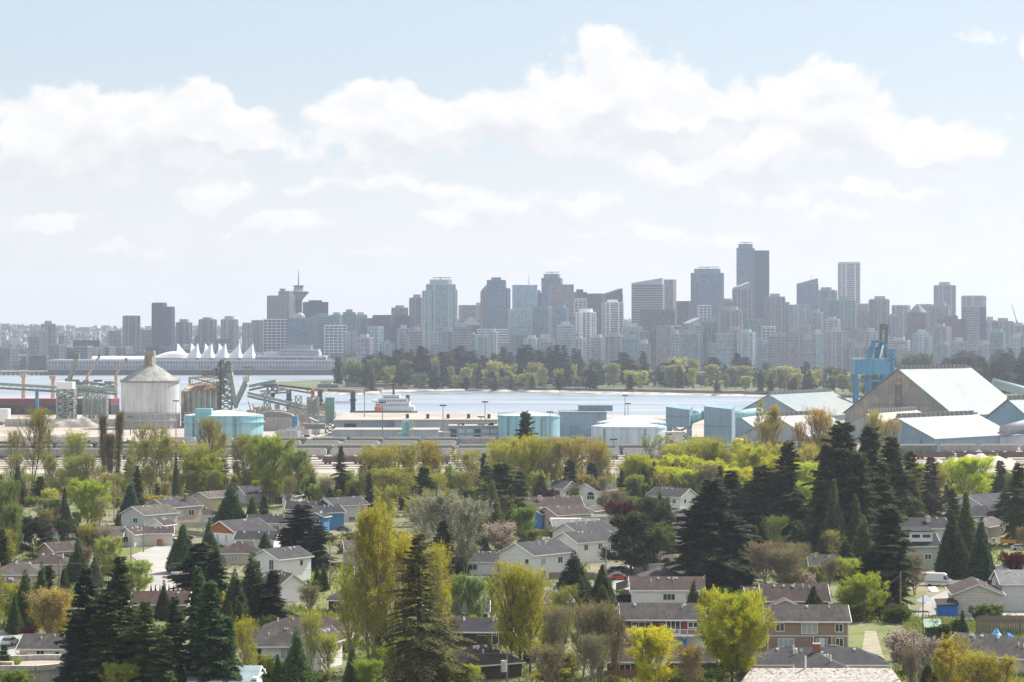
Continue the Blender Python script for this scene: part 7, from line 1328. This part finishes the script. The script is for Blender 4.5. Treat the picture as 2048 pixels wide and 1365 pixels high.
# ------------------------------------------------------------- trees of the near land
Yb = (.34, .34, .05); Ol = (.22, .2, .06); Gr = (.13, .2, .05); Or = (.3, .23, .06); Pg = (.24, .28, .10); Dk = (.14, .17, .08); Bk = (.115, .138, .085); Wn = (.08, .075, .035)
TR = [
 # tree line before the rail yard: sp, px, top, base, width, colour
 ('sparse',62,800,992,92,Ol),('sparse',22,850,975,46,Ol),('sparse',96,838,985,40,Ol),('poplar',147,853,990,72,(.26,.27,.07)),('poplar',150,905,1000,60,Pg),('lombardy',207,822,985,26,None),('lombardy',233,815,990,30,None),('lombardy',220,860,992,34,None),
 ('sparse',308,836,985,84,(.25,.24,.07)),('sparse',352,868,988,50,Or),('poplar',396,878,998,92,(.3,.3,.06)),('lime',410,905,1000,84,(.28,.29,.05)),('poplar',418,826,970,58,(.2,.17,.05)),('poplar',440,855,975,34,Ol),('cedar',352,905,1010,24,Dk),('lime',180,953,1056,88,(.3,.37,.05)),
 ('poplar',487,858,1002,54,(.2,.2,.06)),('lime',545,862,1008,96,(.22,.25,.05)),('lime',590,892,1012,62,(.17,.21,.07)),('lime',518,875,1000,56,(.24,.28,.05)),('poplar',557,915,1006,40,(.22,.3,.05)),('sparse',617,922,1005,44,(.2,.2,.12)),('lime',640,965,1012,44,(.22,.28,.07)),
 ('sparse',757,880,1010,72,(.28,.25,.05)),('sparse',806,882,1010,70,(.27,.24,.05)),('poplar',782,930,1020,110,(.25,.25,.06)),('sparse',860,872,1000,72,(.27,.22,.05)),('poplar',845,925,1006,44,(.27,.27,.05)),('sparse',930,895,998,72,(.25,.25,.07)),('poplar',912,925,1000,54,(.17,.24,.06)),
 ('poplar',1012,870,992,66,(.33,.32,.05)),('poplar',1052,862,990,80,(.3,.3,.06)),('poplar',1085,885,990,56,(.28,.27,.06)),('sparse',1132,864,992,84,(.27,.22,.06)),('sparse',1172,866,990,72,(.28,.22,.06)),('sparse',1198,885,990,54,(.29,.25,.07)),('poplar',985,900,990,44,(.3,.3,.06)),
 ('sparse',1310,864,975,66,(.22,.25,.1)),('poplar',1398,866,975,60,Yb),('poplar',1428,880,985,64,(.3,.33,.05)),('poplar',1468,868,985,62,(.33,.33,.06)),('lime',1505,885,995,84,(.33,.35,.05)),('lime',1360,905,990,84,(.36,.36,.05)),('lime',1295,915,992,64,(.36,.37,.06)),('lime',1250,925,990,50,(.33,.34,.06)),('lime',1430,915,1000,92,(.38,.38,.05)),('lime',1560,905,1004,84,(.4,.38,.04)),('lime',1600,920,1010,76,(.33,.37,.06)),('lime',1330,930,1000,70,(.38,.38,.05)),('lime',1480,930,1008,90,(.4,.39,.05)),('lime',1390,935,1004,70,(.36,.38,.05)),
 ('poplar',1545,796,985,76,(.3,.24,.06)),('sparse',1628,800,985,66,(.36,.25,.07)),('poplar',1652,812,985,62,(.34,.25,.06)),('sparse',1603,830,985,40,(.38,.24,.08)),('sparse',1738,808,975,60,(.33,.29,.07)),('sparse',1772,825,970,60,(.35,.26,.1)),('lime',1622,960,1060,70,(.3,.36,.06)),('lime',1945,908,1016,106,(.36,.4,.035)),('poplar',1905,925,1010,60,(.3,.31,.06)),('lime',1830,925,1015,60,(.3,.32,.05)),('lime',1790,930,1010,70,(.32,.33,.05)),('poplar',1870,935,1010,50,(.32,.31,.06)),('lime',1700,925,1010,70,(.33,.34,.05)),
 ('poplar',1000,875,996,56,Yb),('poplar',1030,868,996,60,(.33,.31,.05)),('poplar',1068,866,994,60,(.33,.3,.05)),('poplar',1105,872,994,54,(.28,.25,.05)),('poplar',1150,868,996,56,(.3,.24,.06)),('poplar',1190,872,996,50,(.3,.24,.06)),('poplar',1215,890,996,44,(.29,.27,.07)),('poplar',738,892,1012,56,(.29,.26,.05)),('poplar',770,884,1014,60,(.29,.26,.05)),('poplar',808,886,1012,54,(.28,.25,.05)),('poplar',850,876,1004,50,(.28,.23,.05)),('poplar',876,884,1004,44,(.27,.23,.05)),('poplar',940,898,1002,50,(.25,.26,.07)),('lime',1270,905,992,66,Yb),('poplar',1345,880,986,56,(.34,.34,.06)),('poplar',1375,872,984,56,Yb),('poplar',1412,868,984,56,(.32,.31,.05)),('poplar',1450,872,986,60,(.34,.32,.05)),('poplar',1495,876,990,60,(.35,.33,.05)),('poplar',1540,880,996,64,(.34,.31,.05)),('poplar',1585,890,1004,60,(.34,.34,.06)),('poplar',1625,880,1006,56,(.33,.28,.06)),('poplar',280,868,990,60,(.25,.24,.07)),('poplar',330,860,990,60,(.26,.25,.07)),('poplar',380,890,996,56,(.3,.29,.06)),('sparse',30,905,1000,60,Ol),('poplar',110,900,1000,50,(.24,.24,.08)),('poplar',175,900,1000,44,(.25,.25,.07)),('poplar',255,905,1002,44,(.24,.24,.07)),
 # mid conifers
 ('fir',1049,822,985,44,Bk),('spruce',682,890,1008,40,Bk),('spruce',706,972,1020,40,Bk),('spruce',660,975,1022,36,Bk),('spruce',845,962,1010,26,Bk),('spruce',968,905,1022,44,Bk),('fir',1000,925,1052,76,Dk),('spruce',1040,940,1025,46,Dk),('cedar',985,960,1080,66,Dk),('cedar',1082,942,1012,44,Bk),('spruce',1141,918,1002,42,Bk),('spruce',1184,924,1004,44,Bk),
 ('spruce',1243,938,995,26,Bk),('spruce',1287,934,995,24,Bk),('spruce',1308,922,995,24,Bk),('spruce',1325,942,995,20,Bk),('spruce',1346,925,998,30,Bk),('spruce',1366,945,998,22,Dk),('cedar',1270,958,1010,42,Bk),('cedar',1310,960,1012,44,Bk),('cedar',1350,960,1014,44,Bk),('cedar',1385,958,1016,40,Bk),('bare',1415,925,1005,56,(.15,.12,.1)),('bare',1385,945,1005,40,(.15,.13,.1)),('spruce',1440,930,1040,44,Bk),('spruce',1420,975,1040,40,Bk),
 ('fir',1465,940,1098,84,Bk),('fir',1520,930,1102,84,Bk),('fir',1500,960,1100,66,Dk),('fir',1574,882,1104,86,Bk),('fir',1552,960,1104,66,Bk),('fir',1598,985,1104,60,Bk),('fir',1652,890,1118,84,Bk),('fir',1688,842,1116,100,Bk),('fir',1738,850,1110,106,Bk),('fir',1786,872,1100,92,Bk),('fir',1715,905,1122,92,Bk),('fir',1760,925,1112,80,Bk),('fir',1640,960,1122,74,Dk),('fir',1820,902,1070,56,Wn),('cedar',1668,960,1128,74,Bk),('cedar',1712,990,1130,60,Bk),
 ('spruce',1861,912,1032,46,(.05,.04,.03)),('spruce',2000,920,1012,40,(.05,.05,.035)),('fir',2036,925,1092,64,Dk),('spruce',1905,975,1070,52,(.06,.07,.035)),('cedar',1932,985,1140,70,(.045,.06,.03)),('cedar',1905,1022,1156,84,(.03,.04,.03)),('cedar',1962,1035,1166,66,(.03,.042,.03)),('fir',2010,985,1060,46,Dk),
 ('cedar',1728,1032,1150,84,(.05,.07,.035)),('spruce',1690,1080,1160,50,Dk),('fir',1778,1010,1222,96,(.045,.052,.035)),('fir',1740,1100,1226,76,(.04,.048,.032)),
 ('fir',1420,955,1178,128,(.052,.058,.04)),('fir',1398,1010,1178,110,(.05,.055,.038)),('fir',1450,1030,1178,104,(.04,.045,.035)),('pine',1262,1020,1150,116,(.035,.046,.035)),('pine',1308,980,1140,84,(.038,.05,.037)),('pine',1322,1040,1148,70,Dk),('fir',1500,1050,1150,70,Bk),
 ('cedar',1148,1102,1212,100,(.038,.05,.036)),('cedar',1205,1130,1218,66,(.04,.052,.036)),('cedar',1205,1170,1236,60,Dk),('bare',1530,1078,1188,96,(.2,.15,.09)),('bare',1575,1088,1190,92,(.17,.15,.08)),('bare',1600,1078,1178,70,(.2,.17,.09)),('bare',1555,1092,1194,90,(.17,.14,.08)),
 # lower right
 ('lime',1700,1112,1215,66,(.3,.33,.08)),('lime',1735,1142,1240,84,(.3,.33,.06)),('lime',1702,1170,1240,64,(.24,.27,.06)),('lime',1462,1172,1372,136,(.29,.29,.035)),('lime',1478,1215,1380,116,(.27,.275,.035)),('lime',1428,1168,1330,54,(.38,.36,.04)),('lime',1508,1172,1300,36,(.38,.36,.05)),('lime',1306,1248,1402,112,(.36,.35,.04)),('bare',1385,1280,1402,60,(.26,.2,.07)),('magnolia',1812,1258,1350,86,None),('magnolia',1850,1268,1366,56,None),('magnolia',1268,1252,1340,66,(.26,.25,.12)),('cedar',1925,1222,1300,44,(.05,.065,.035)),('shrub',1885,1238,1290,90,(.06,.08,.035)),
 ('poplar',1925,1268,1420,92,(.32,.26,.04)),('poplar',1880,1290,1425,70,(.33,.26,.04)),('poplar',1992,1300,1430,90,(.32,.26,.06)),('poplar',1955,1295,1430,92,(.3,.25,.05)),('cedar',1855,1325,1420,80,(.05,.06,.03)),('bare',1832,1290,1425,50,(.15,.12,.08)),('cedar',1628,1172,1235,60,(.05,.06,.035)),('magnolia',1612,1140,1190,50,None),('cedar',1388,1162,1225,42,(.06,.07,.04)),('bare',1830,1100,1190,60,(.16,.12,.1)),
 # centre
 ('bigspruce',838,1060,1412,176,(.068,.065,.03)),('poplar',735,1000,1350,112,(.32,.3,.045)),('poplar',778,988,1345,118,(.31,.29,.05)),('poplar',808,1050,1340,92,(.33,.31,.05)),('poplar',880,1072,1320,80,(.34,.3,.04)),('poplar',700,1110,1340,84,(.3,.3,.06)),('blossom',890,972,1150,112,(.26,.27,.14)),('blossom',930,985,1152,90,(.24,.26,.14)),('blossom',850,1000,1130,60,(.24,.25,.15)),('magnolia',1000,1042,1108,88,None),('lime',1048,1010,1098,58,(.15,.2,.07)),('lime',1070,1058,1104,36,(.13,.15,.06)),('cedar',922,1072,1150,30,Dk),('cedar',960,1048,1110,50,Dk),
 ('poplar',1022,1108,1352,84,(.36,.33,.04)),('poplar',1060,1120,1352,86,(.34,.32,.045)),('poplar',1040,1170,1345,112,(.31,.31,.05)),('lime',912,1142,1262,44,(.18,.24,.09)),('lime',950,1145,1262,48,(.2,.25,.11)),('lime',985,1150,1250,36,(.2,.25,.1)),('bare',1122,1200,1392,72,(.2,.18,.09)),('bare',1160,1195,1385,80,(.19,.17,.08)),('bare',1200,1190,1380,76,(.19,.17,.08)),('bare',1232,1215,1360,50,(.17,.14,.08)),('bare',1090,1280,1402,92,(.2,.17,.08)),('bare',1175,1260,1400,80,(.17,.17,.08)),
 ('bare',912,1225,1310,50,(.2,.18,.14)),('lime',890,1310,1402,50,(.24,.3,.05)),('lime',940,1325,1408,64,(.26,.3,.05)),('cedar',975,1270,1335,50,(.06,.08,.035)),('lime',712,1190,1262,50,(.3,.31,.06)),('cedar',705,1290,1385,54,(.06,.09,.04)),('lime',745,1315,1400,70,(.2,.26,.06)),('lime',790,1270,1390,60,(.25,.28,.06)),
 ('fir',605,1008,1135,84,(.042,.045,.036)),('fir',635,1050,1140,60,(.04,.042,.034)),('fir',575,1055,1136,54,(.04,.042,.034)),('cedar',462,966,1060,76,(.045,.07,.045)),('cedar',505,985,1060,40,(.06,.085,.04)),('spruce',528,988,1035,26,Dk),('maple',560,1092,1140,62,(.2,.03,.05)),('cedar',530,1062,1108,38,(.05,.065,.035)),('maple',1242,1000,1062,66,None),('maple',1090,976,1012,58,(.07,.02,.03)),('maple',1200,1066,1096,22,(.2,.03,.04)),('maple',810,992,1025,40,(.07,.025,.03)),('maple',2026,1100,1162,58,(.11,.025,.03)),('maple',58,1250,1292,36,(.2,.05,.08)),('bare',1222,975,1045,62,(.17,.15,.09)),('lime',1156,978,1008,26,(.4,.4,.14)),('lime',1112,1055,1080,44,(.12,.14,.06)),
 ('cedar',592,1252,1404,92,(.055,.08,.04)),('cedar',555,1310,1404,50,(.055,.08,.04)),('poplar',622,1210,1370,46,(.33,.34,.06)),('poplar',655,1260,1370,60,(.3,.31,.06)),('bare',620,1165,1240,60,(.17,.19,.09)),('poplar',495,1225,1385,54,(.3,.27,.05)),('lime',467,1175,1262,50,(.36,.29,.05)),('lime',482,1240,1300,30,(.33,.3,.05)),
 ('cedar',366,1050,1145,84,(.05,.07,.04)),('cedar',418,1042,1110,44,(.06,.075,.04)),('fir',398,1085,1215,92,(.045,.055,.04)),('fir',430,1100,1245,76,(.04,.05,.04)),('cedar',505,1105,1260,104,(.045,.062,.035)),('cedar',470,1140,1268,84,(.04,.055,.035)),('fir',545,1140,1262,66,(.04,.045,.034)),('spruce',395,1130,1388,74,(.05,.072,.035)),('spruce',420,1160,1400,84,(.045,.065,.035)),('spruce',455,1230,1400,64,(.04,.065,.035)),('spruce',350,1190,1400,84,(.035,.055,.035)),('cedar',328,1160,1240,40,(.04,.055,.035)),
 ('spruce',172,1130,1392,104,(.03,.04,.035)),('spruce',240,1108,1395,110,(.045,.058,.033)),('spruce',212,1180,1400,104,(.05,.062,.03)),('spruce',290,1200,1405,100,(.06,.07,.03)),('spruce',330,1270,1412,84,(.05,.065,.03)),('spruce',150,1220,1400,70,(.03,.04,.033)),('lime',245,1318,1408,84,(.34,.35,.08)),('bare',101,1168,1285,98,(.48,.34,.08)),('lime',104,1178,1282,84,(.46,.33,.07)),('cedar',50,1140,1262,66,(.045,.065,.035)),('cedar',84,1122,1252,56,(.045,.065,.035)),('cedar',30,1180,1268,34,(.045,.065,.035)),('spruce',8,1288,1358,34,(.05,.075,.045)),('lime',30,1315,1360,30,(.2,.26,.06)),
 ('pine',66,1028,1122,88,(.028,.036,.034)),('lime',5,950,1130,76,(.15,.19,.08)),('lime',20,1000,1140,50,(.14,.17,.07)),('cedar',36,922,1012,42,(.05,.055,.04)),('spruce',144,928,985,24,Bk),('spruce',170,935,988,20,Bk),('cedar',130,975,1072,38,(.04,.055,.045)),('cedar',262,958,1050,58,(.04,.06,.05)),('spruce',275,930,1040,34,Bk),('cedar',236,1020,1090,32,(.05,.06,.04)),('cedar',92,1005,1066,52,(.06,.08,.045)),('lime',100,975,1020,34,(.38,.4,.1)),('magnolia',205,945,1000,60,(.2,.18,.12)),('lime',310,988,1030,60,(.3,.24,.06)),('bare',200,1050,1130,70,(.2,.17,.12)),('lime',215,1068,1165,56,(.26,.28,.09)),('lime',270,1115,1192,76,(.24,.3,.1)),('cedar',155,1078,1165,60,(.05,.07,.045)),('cedar',238,1120,1192,50,(.05,.06,.035)),('bare',165,1090,1160,40,(.18,.13,.11)),('cedar',190,1110,1175,44,(.06,.075,.045)),('magnolia',42,1300,1340,30,None),('magnolia',345,990,1032,40,(.2,.22,.1)),('lime',550,1265,1330,46,(.28,.3,.06)),('magnolia',370,1140,1180,30,(.2,.2,.1)),('cedar',1405,1175,1240,30,(.06,.07,.04)),('lime',1155,990,1015,26,(.38,.38,.15)),
]
for row in TR:
    row = list(row)
    if row[0] in ('cedar', 'spruce', 'fir', 'pine', 'bigspruce') and row[5] and row[5] not in (Bk, Dk): row[5] = tuple(q*2.35 for q in row[5])
    elif row[0] in ('lime', 'poplar', 'sparse', 'bare') and row[5]: row[5] = tuple(min(.62, q*1.42) for q in row[5])
    tree(*row)
gl = rng(61); px = -20
while px < 2070:                                          # the belt of self-sown trees along the yard
    sp = gl.choice(('sparse', 'sparse', 'sparse', 'poplar', 'lime', 'bare', 'spruce')); b_ = gl.uniform(988, 1012); h = gl.uniform(5, 11) if px < 1220 or px > 1300 else 4; w = h*gl.uniform(.5, .75)
    x, y = gp(px, b_); plant(sp, x, y, h, w, gl.choice(((.34,.33,.09), (.42,.4,.08), (.3,.35,.09), (.33,.28,.13), (.44,.42,.07))) if sp != 'spruce' else Dk, px=px, py=b_-30); px += gl.uniform(14, 28)
# hedge of small cedars by the reddish-brown roof, and shrubs between the gardens
for i in range(9):
    tree('cedar', 302+i*9, 1168+(i % 3), 1196, 8, (.045,.06,.035), label='small upright hedge cedar behind the reddish-brown roof, %s from the left' % ORDW[i])
PROT = [(1530,1205,1700,1305), (1245,1205,1410,1300), (1260,1158,1400,1210), (1905,1150,2040,1232), (920,1095,1020,1150), (1030,1080,1215,1150), (420,1045,555,1100), (240,1005,345,1095), (300,1000,420,1060), (500,1010,720,1060), (520,1105,592,1165), (250,1090,380,1210), (1840,1138,1960,1235), (1195,1125,1300,1200), (1090,975,1215,1060), (1318,990,1375,1060), (1495,1310,1790,1365), (45,1268,138,1330), (1700,1255,1790,1310), (505,1247,620,1335), (1960,1230,2048,1290), (660,1180,695,1228), (0,1320,130,1365), (385,1330,510,1365), (1875,1200,1920,1232), (1840,1245,1885,1290), (1800,1050,1865,1130), (900,1205,1010,1300)]
HBX = [(o.location.x, o.location.y) for o in bpy.data.objects if o.type == 'EMPTY' and o.name.split('.')[0] in ('house', 'barn', 'tiled_roof_building')]
gx = rng(5); nx = 0; tries = 0
while nx < 190 and tries < 9000:
    tries += 1; u = gx.random(); px = gx.uniform(-20, 2068); py = 985+(gx.random()**1.5)*400 if u < .6 else gx.uniform(975, 1060)
    sp = gx.choice(('lime', 'cedar', 'sparse', 'cedar', 'spruce', 'bare', 'lime', 'poplar', 'fir', 'pine')); h = {'lime': (5, 9), 'cedar': (4, 8), 'sparse': (8, 13), 'spruce': (8, 14), 'bare': (6, 10), 'poplar': (8, 13), 'fir': (9, 15), 'pine': (6, 9)}[sp]; h = gx.uniform(*h); w = h*{'lime': .8, 'cedar': .5, 'sparse': .6, 'spruce': .38, 'bare': .7, 'poplar': .5, 'fir': .45, 'pine': .8}[sp]
    s = mpx(py); top = py-h/s; a, c = px-w/s/2, px+w/s/2
    if any(a < q[2] and c > q[0] and top < q[3] and py > q[1]+8 for q in PROT): continue
    x, y = gp(px, py)
    if any(abs(x-q[0]) < 6.5 and abs(y-q[1]) < 6.5 for q in HBX): continue
    c0 = COLS[sp] if sp not in ('lime', 'poplar', 'sparse') else gx.choice(((.28,.32,.08), (.38,.38,.08), (.2,.26,.08), (.42,.42,.08), (.28,.27,.11), (.33,.33,.14)))
    plant(sp, x, y, h, w, c0, px=px, py=(py+top)/2); nx += 1
HB = [(o, Vector(o.location)) for o in bpy.data.objects if o.type == 'EMPTY' and o.name.split('.')[0] in ('house', 'barn', 'workshop', 'building', 'parked_car', 'parked_van', 'tiled_roof_building')]
gs = rng(99); hx = [(v.x, v.y) for _, v in HB]; ns = 0
ROADPX = [(225,1215,420,1090), (1825,1235,2000,1140), (1185,1180,1350,1120), (-60,1345,110,1262), (1690,1330,1800,1250), (1180,1235,1262,1198)]
while ns < 230:
    px, py = gs.uniform(-20, 2068), 1000+gs.random()**.8*400
    if any(a < px < c and d < py < b for a, b, c, d in ROADPX): continue
    x, y = gp(px, py)
    if any(abs(x-q[0]) < 8 and abs(y-q[1]) < 8 for q in hx): continue
    c = gs.choice(((.13,.17,.05), (.22,.27,.07), (.09,.12,.05), (.3,.31,.08), (.2,.17,.1), (.15,.2,.07)))
    plant('shrub', x, y, gs.uniform(1.4, 4.2), gs.uniform(2.5, 6.0), c, px=px, py=py-8); ns += 1
# rough ground cover between the gardens: leaf litter, grass tufts and brambles
g = np.random.default_rng(15); n = 90000
py = 985+g.uniform(0, 1, n)**.8*420; px = g.uniform(-40, 2090, n); Yc = CH*F/(py-HY); Xc = (px-1024)/F*Yc; keep = np.ones(n, bool)
for a, b_, c, d in ROADPX: keep &= ~((px > a-8) & (px < c+8) & (py < b_+4) & (py > d-4))
for qx, qy in hx: keep &= ~((np.abs(Xc-qx) < 6.5) & (np.abs(Yc-qy) < 6.5))
patch = np.sin(Xc*.11+3)*np.sin(Yc*.07)+.5*np.sin(Xc*.31+Yc*.23); keep &= (patch+g.normal(0, .4, n)) > -.15
Xc, Yc, patch = Xc[keep], Yc[keep], patch[keep]; n = len(Xc); k = 3; C = np.repeat(np.stack([Xc, Yc, 0*Xc+.05], 1), k, 0)+g.normal(0, .25, (n*k, 3)); C[:, 2] = np.abs(C[:, 2])*.8
hh = np.repeat(.35+.5*np.clip(patch, 0, 1.5), k); A = np.stack([g.normal(0, .25, n*k), g.normal(0, .25, n*k), hh*g.uniform(.4, 1.3, n*k)], 1); Bv = nrm(g.normal(0, 1, (n*k, 3)))*.4
V, T = tris_at(C, A, Bv); o = put('undergrowth', tri_mesh('undergrowth', V, T, LEAF), kind='stuff'); o.color = (.2, .23, .08, 1); tag(o, 'rough grass and bramble cover between the gardens', 'undergrowth')
# thicket below the tree line (background mass of saplings)
n = 60000; px = g.uniform(-60, 2100, n); py = g.uniform(962, 1006, n); Yc = CH*F/(py-HY); Xc = (px-1024)/F*Yc; top = 2.2+2.6*(np.sin(Xc*.09)*.5+.5)*(np.sin(Xc*.033+1)*.5+.7)
C = np.stack([Xc, Yc, g.uniform(0, 1, n)*top], 1); A = nrm(g.normal(0, 1, (n, 3)))*.55; Bv = nrm(g.normal(0, 1, (n, 3)))*.45
V, T = tris_at(C, A, Bv); o = put('thicket', tri_mesh('thicket', V, T, LEAF), kind='stuff'); o.color = (.24, .25, .09, 1); tag(o, 'low olive thicket between the rail yard and the first gardens', 'thicket')

# ------------------------------------------------------------- haze
hz = MB().box(-7000, 7000, -80, 11500, -5.5, 330).mesh('haze', bpy.data.materials.new('haze_air')); hm = hz.materials[0]; hm.use_nodes = True; t = NT(hm.node_tree)
pv = t.n('ShaderNodeVolumePrincipled'); pv.inputs['Color'].default_value = (.74, .82, .98, 1); pv.inputs['Density'].default_value = 7.5e-5; pv.inputs['Anisotropy'].default_value = .35
o_ = t.n('ShaderNodeOutputMaterial'); t.t.links.new(pv.outputs[0], o_.inputs['Volume'])
ho = put('haze', hz, kind='stuff'); ho['label'] = 'pale blue summer haze'; ho['category'] = 'haze'

# ------------------------------------------------------------- labels that single things out
ORD = ('leftmost', 'second from the left', 'third from the left', 'fourth from the left', 'fifth from the left', 'sixth from the left', 'seventh from the left', 'eighth from the left', 'ninth from the left')
def assign(items, phrase_of, group_of=None):
    """items: (object, px); phrase_of(item) gives the shared phrase; equal phrases get an ordinal in photo order"""
    d = {}
    for it in items: d.setdefault(phrase_of(it), []).append(it)
    for ph, L in d.items():
        L.sort(key=lambda q: q[1])
        for i, it in enumerate(L):
            it[0]['label'] = ph if len(L) == 1 else '%s, %s from left' % (ph, ORDW[i] if i < len(ORDW) else 'another')
            if len(L) > 1 and 'group' not in it[0]: it[0]['group'] = ph
KEY = [(x, yt, lab.split(',')[0]) for r, x, yt, D, st, c, lab in TOWERS if lab]+[(597, 570, 'saucer-topped lookout tower')]
SHORT = {}
def short(lab):
    w = lab.replace(',', '').split(); return ' '.join(w[:6]) if len(w) > 7 else ' '.join(w)
SHT = {'broad brown gridded office block left of the saucer-topped tower': 'broad brown gridded block', 'tall blue glass tower with stepped boxy top': 'blue tower with boxy top', 'wide pale teal balconied tower with a flat winged roof': 'wide pale teal tower', 'low mottled green glass block with dark top band': 'mottled green block',
 'bright light blue glass tower with roof antennas': 'bright light blue tower', 'dark blue tower with boxy cap left of centre skyline': 'boxy-capped dark blue tower', 'wide pinkish brown tower at the centre of the skyline': 'wide pinkish tower', 'rounded white balconied tower in front at the centre of the skyline': 'rounded white tower',
 'broad brown banded office block with pale slanted crown': 'brown banded office block', 'big plain dark brown slab in front of the banded office block': 'big dark brown slab', 'broad blue glass tower with dark flat cap and crane': 'blue tower with flat cap', 'tallest blue glass tower of the skyline': 'tallest glass tower',
 'narrow white tower with square window grid beneath the tallest tower': 'narrow white gridded tower', 'blue glass tower with slanted roof and thin antenna': 'slant-roofed blue tower', 'tall slim tower striped with white balconies': 'white-striped slim tower', 'tall pale stepped tower': 'tall pale stepped tower', 'tall dark paired tower far left of the skyline': 'tall dark paired tower',
 'squarish grey balconied tower left of the tall dark paired tower': 'squarish grey tower', 'slim old brown tower with pointed roof behind the white sails': 'old pointed brown tower', 'low dark red building just behind the white sails': 'dark red building', 'white-gridded office block below the saucer-topped tower': 'white-gridded block', 'dark blue glass block with a dome on its roof': 'domed blue block',
 'dark blue glass block right of the saucer-topped tower': 'dark saucer-side block', 'white-gridded stepped block right of the domed building': 'white stepped block', 'broad navy glass slab left of the wide twin apartment tower': 'broad navy slab', 'old brown castle-like hotel with steep pitched roof': 'castle-like hotel', 'low wide white-banded block behind the park trees': 'low white-banded block', 'saucer-topped lookout tower': 'saucer-topped tower'}
def tphrase(it):
    r, x, yt, D, st, c, lab = it[2]
    k = min(KEY, key=lambda q: abs(q[0]-x)+abs(q[1]-yt)*.3); nm = SHT.get(k[2], short(k[2])); dx = x-k[0]
    rel = ('just behind' if D > 4050 else 'below') if abs(dx) < 14 else ('left of' if dx < 0 else 'right of')
    size = 'tall' if yt < 600 else ('low' if yt > 645 else 'mid-height')
    return '%s %s %s %s the %s' % (size, CW[c], SW[st], rel, nm)
for r, x, yt, D, st, c, lab in TOWERS:
    if lab: r['label'] = lab
assign([(q[0], q[1], q) for q in TOWERS if not q[6]], tphrase)
STOP = {'with', 'behind', 'beside', 'left', 'right', 'in', 'at', 'of', 'between', 'under', 'below', 'before', 'amid', 'through', 'above', 'by', 'and', 'on', 'partly', 'hidden', 'half', 'seen', 'cut', 'peeping', 'from', 'the', 'near', 'over', 'to', 'its'}
def cuts(lab):
    w = lab.replace(',', '').split(); c = [i for i in range(2, len(w)+1) if i == len(w) or w[i] in STOP]; return [' '.join(w[:i]) for i in c if w[i-1] not in STOP]
cc = {}
for _, _, p_ in MARKS: cc.setdefault(cuts(p_)[0], set()).add(p_)
def mshort(p_):
    c = cuts(p_)
    if len(cc[c[0]]) == 1: return c[0]
    o = [q for q in c if len(q.split()) <= 8]; return o[-1]
MK = [(a, b_, mshort(p_)) for a, b_, p_ in MARKS]
SHORTM = {}
def lphrase(it):
    r, sp, px, py = it[2]
    if sp in ('farcon', 'farleaf'):
        w = 'dark conifer' if sp == 'farcon' else 'pale green leafy tree'
        for a, nm in ((735, 'at the left tip of the wooded park shore'), (900, 'in the park wood below the wide teal tower'), (1050, 'in the tallest clump of the park wood'), (1200, 'in the park wood below the rounded white tower'), (1350, 'in the park wood below the dark brown slab'), (1500, 'in the open park left of the tallest tower'), (1700, 'on the park lawns right of the tallest tower'), (1880, 'in the park behind the blue ship loader'), (9999, 'in the dark wood behind the huge shed')):
            if px < a: return '%s %s' % (w, nm)
    k = min(MK, key=lambda q: math.hypot(q[0]-px, (q[1]-py)*1.6)); dx = px-k[0]; dy = py-k[1]
    rel = ('in front of' if dy > 6 else 'behind') if abs(dx) < 34 else ('left of' if dx < 0 else 'right of')
    return '%s %s the %s' % (WORD[sp], rel, k[2])
assign([(q[0], q[2], q) for q in PLANTS], lphrase)
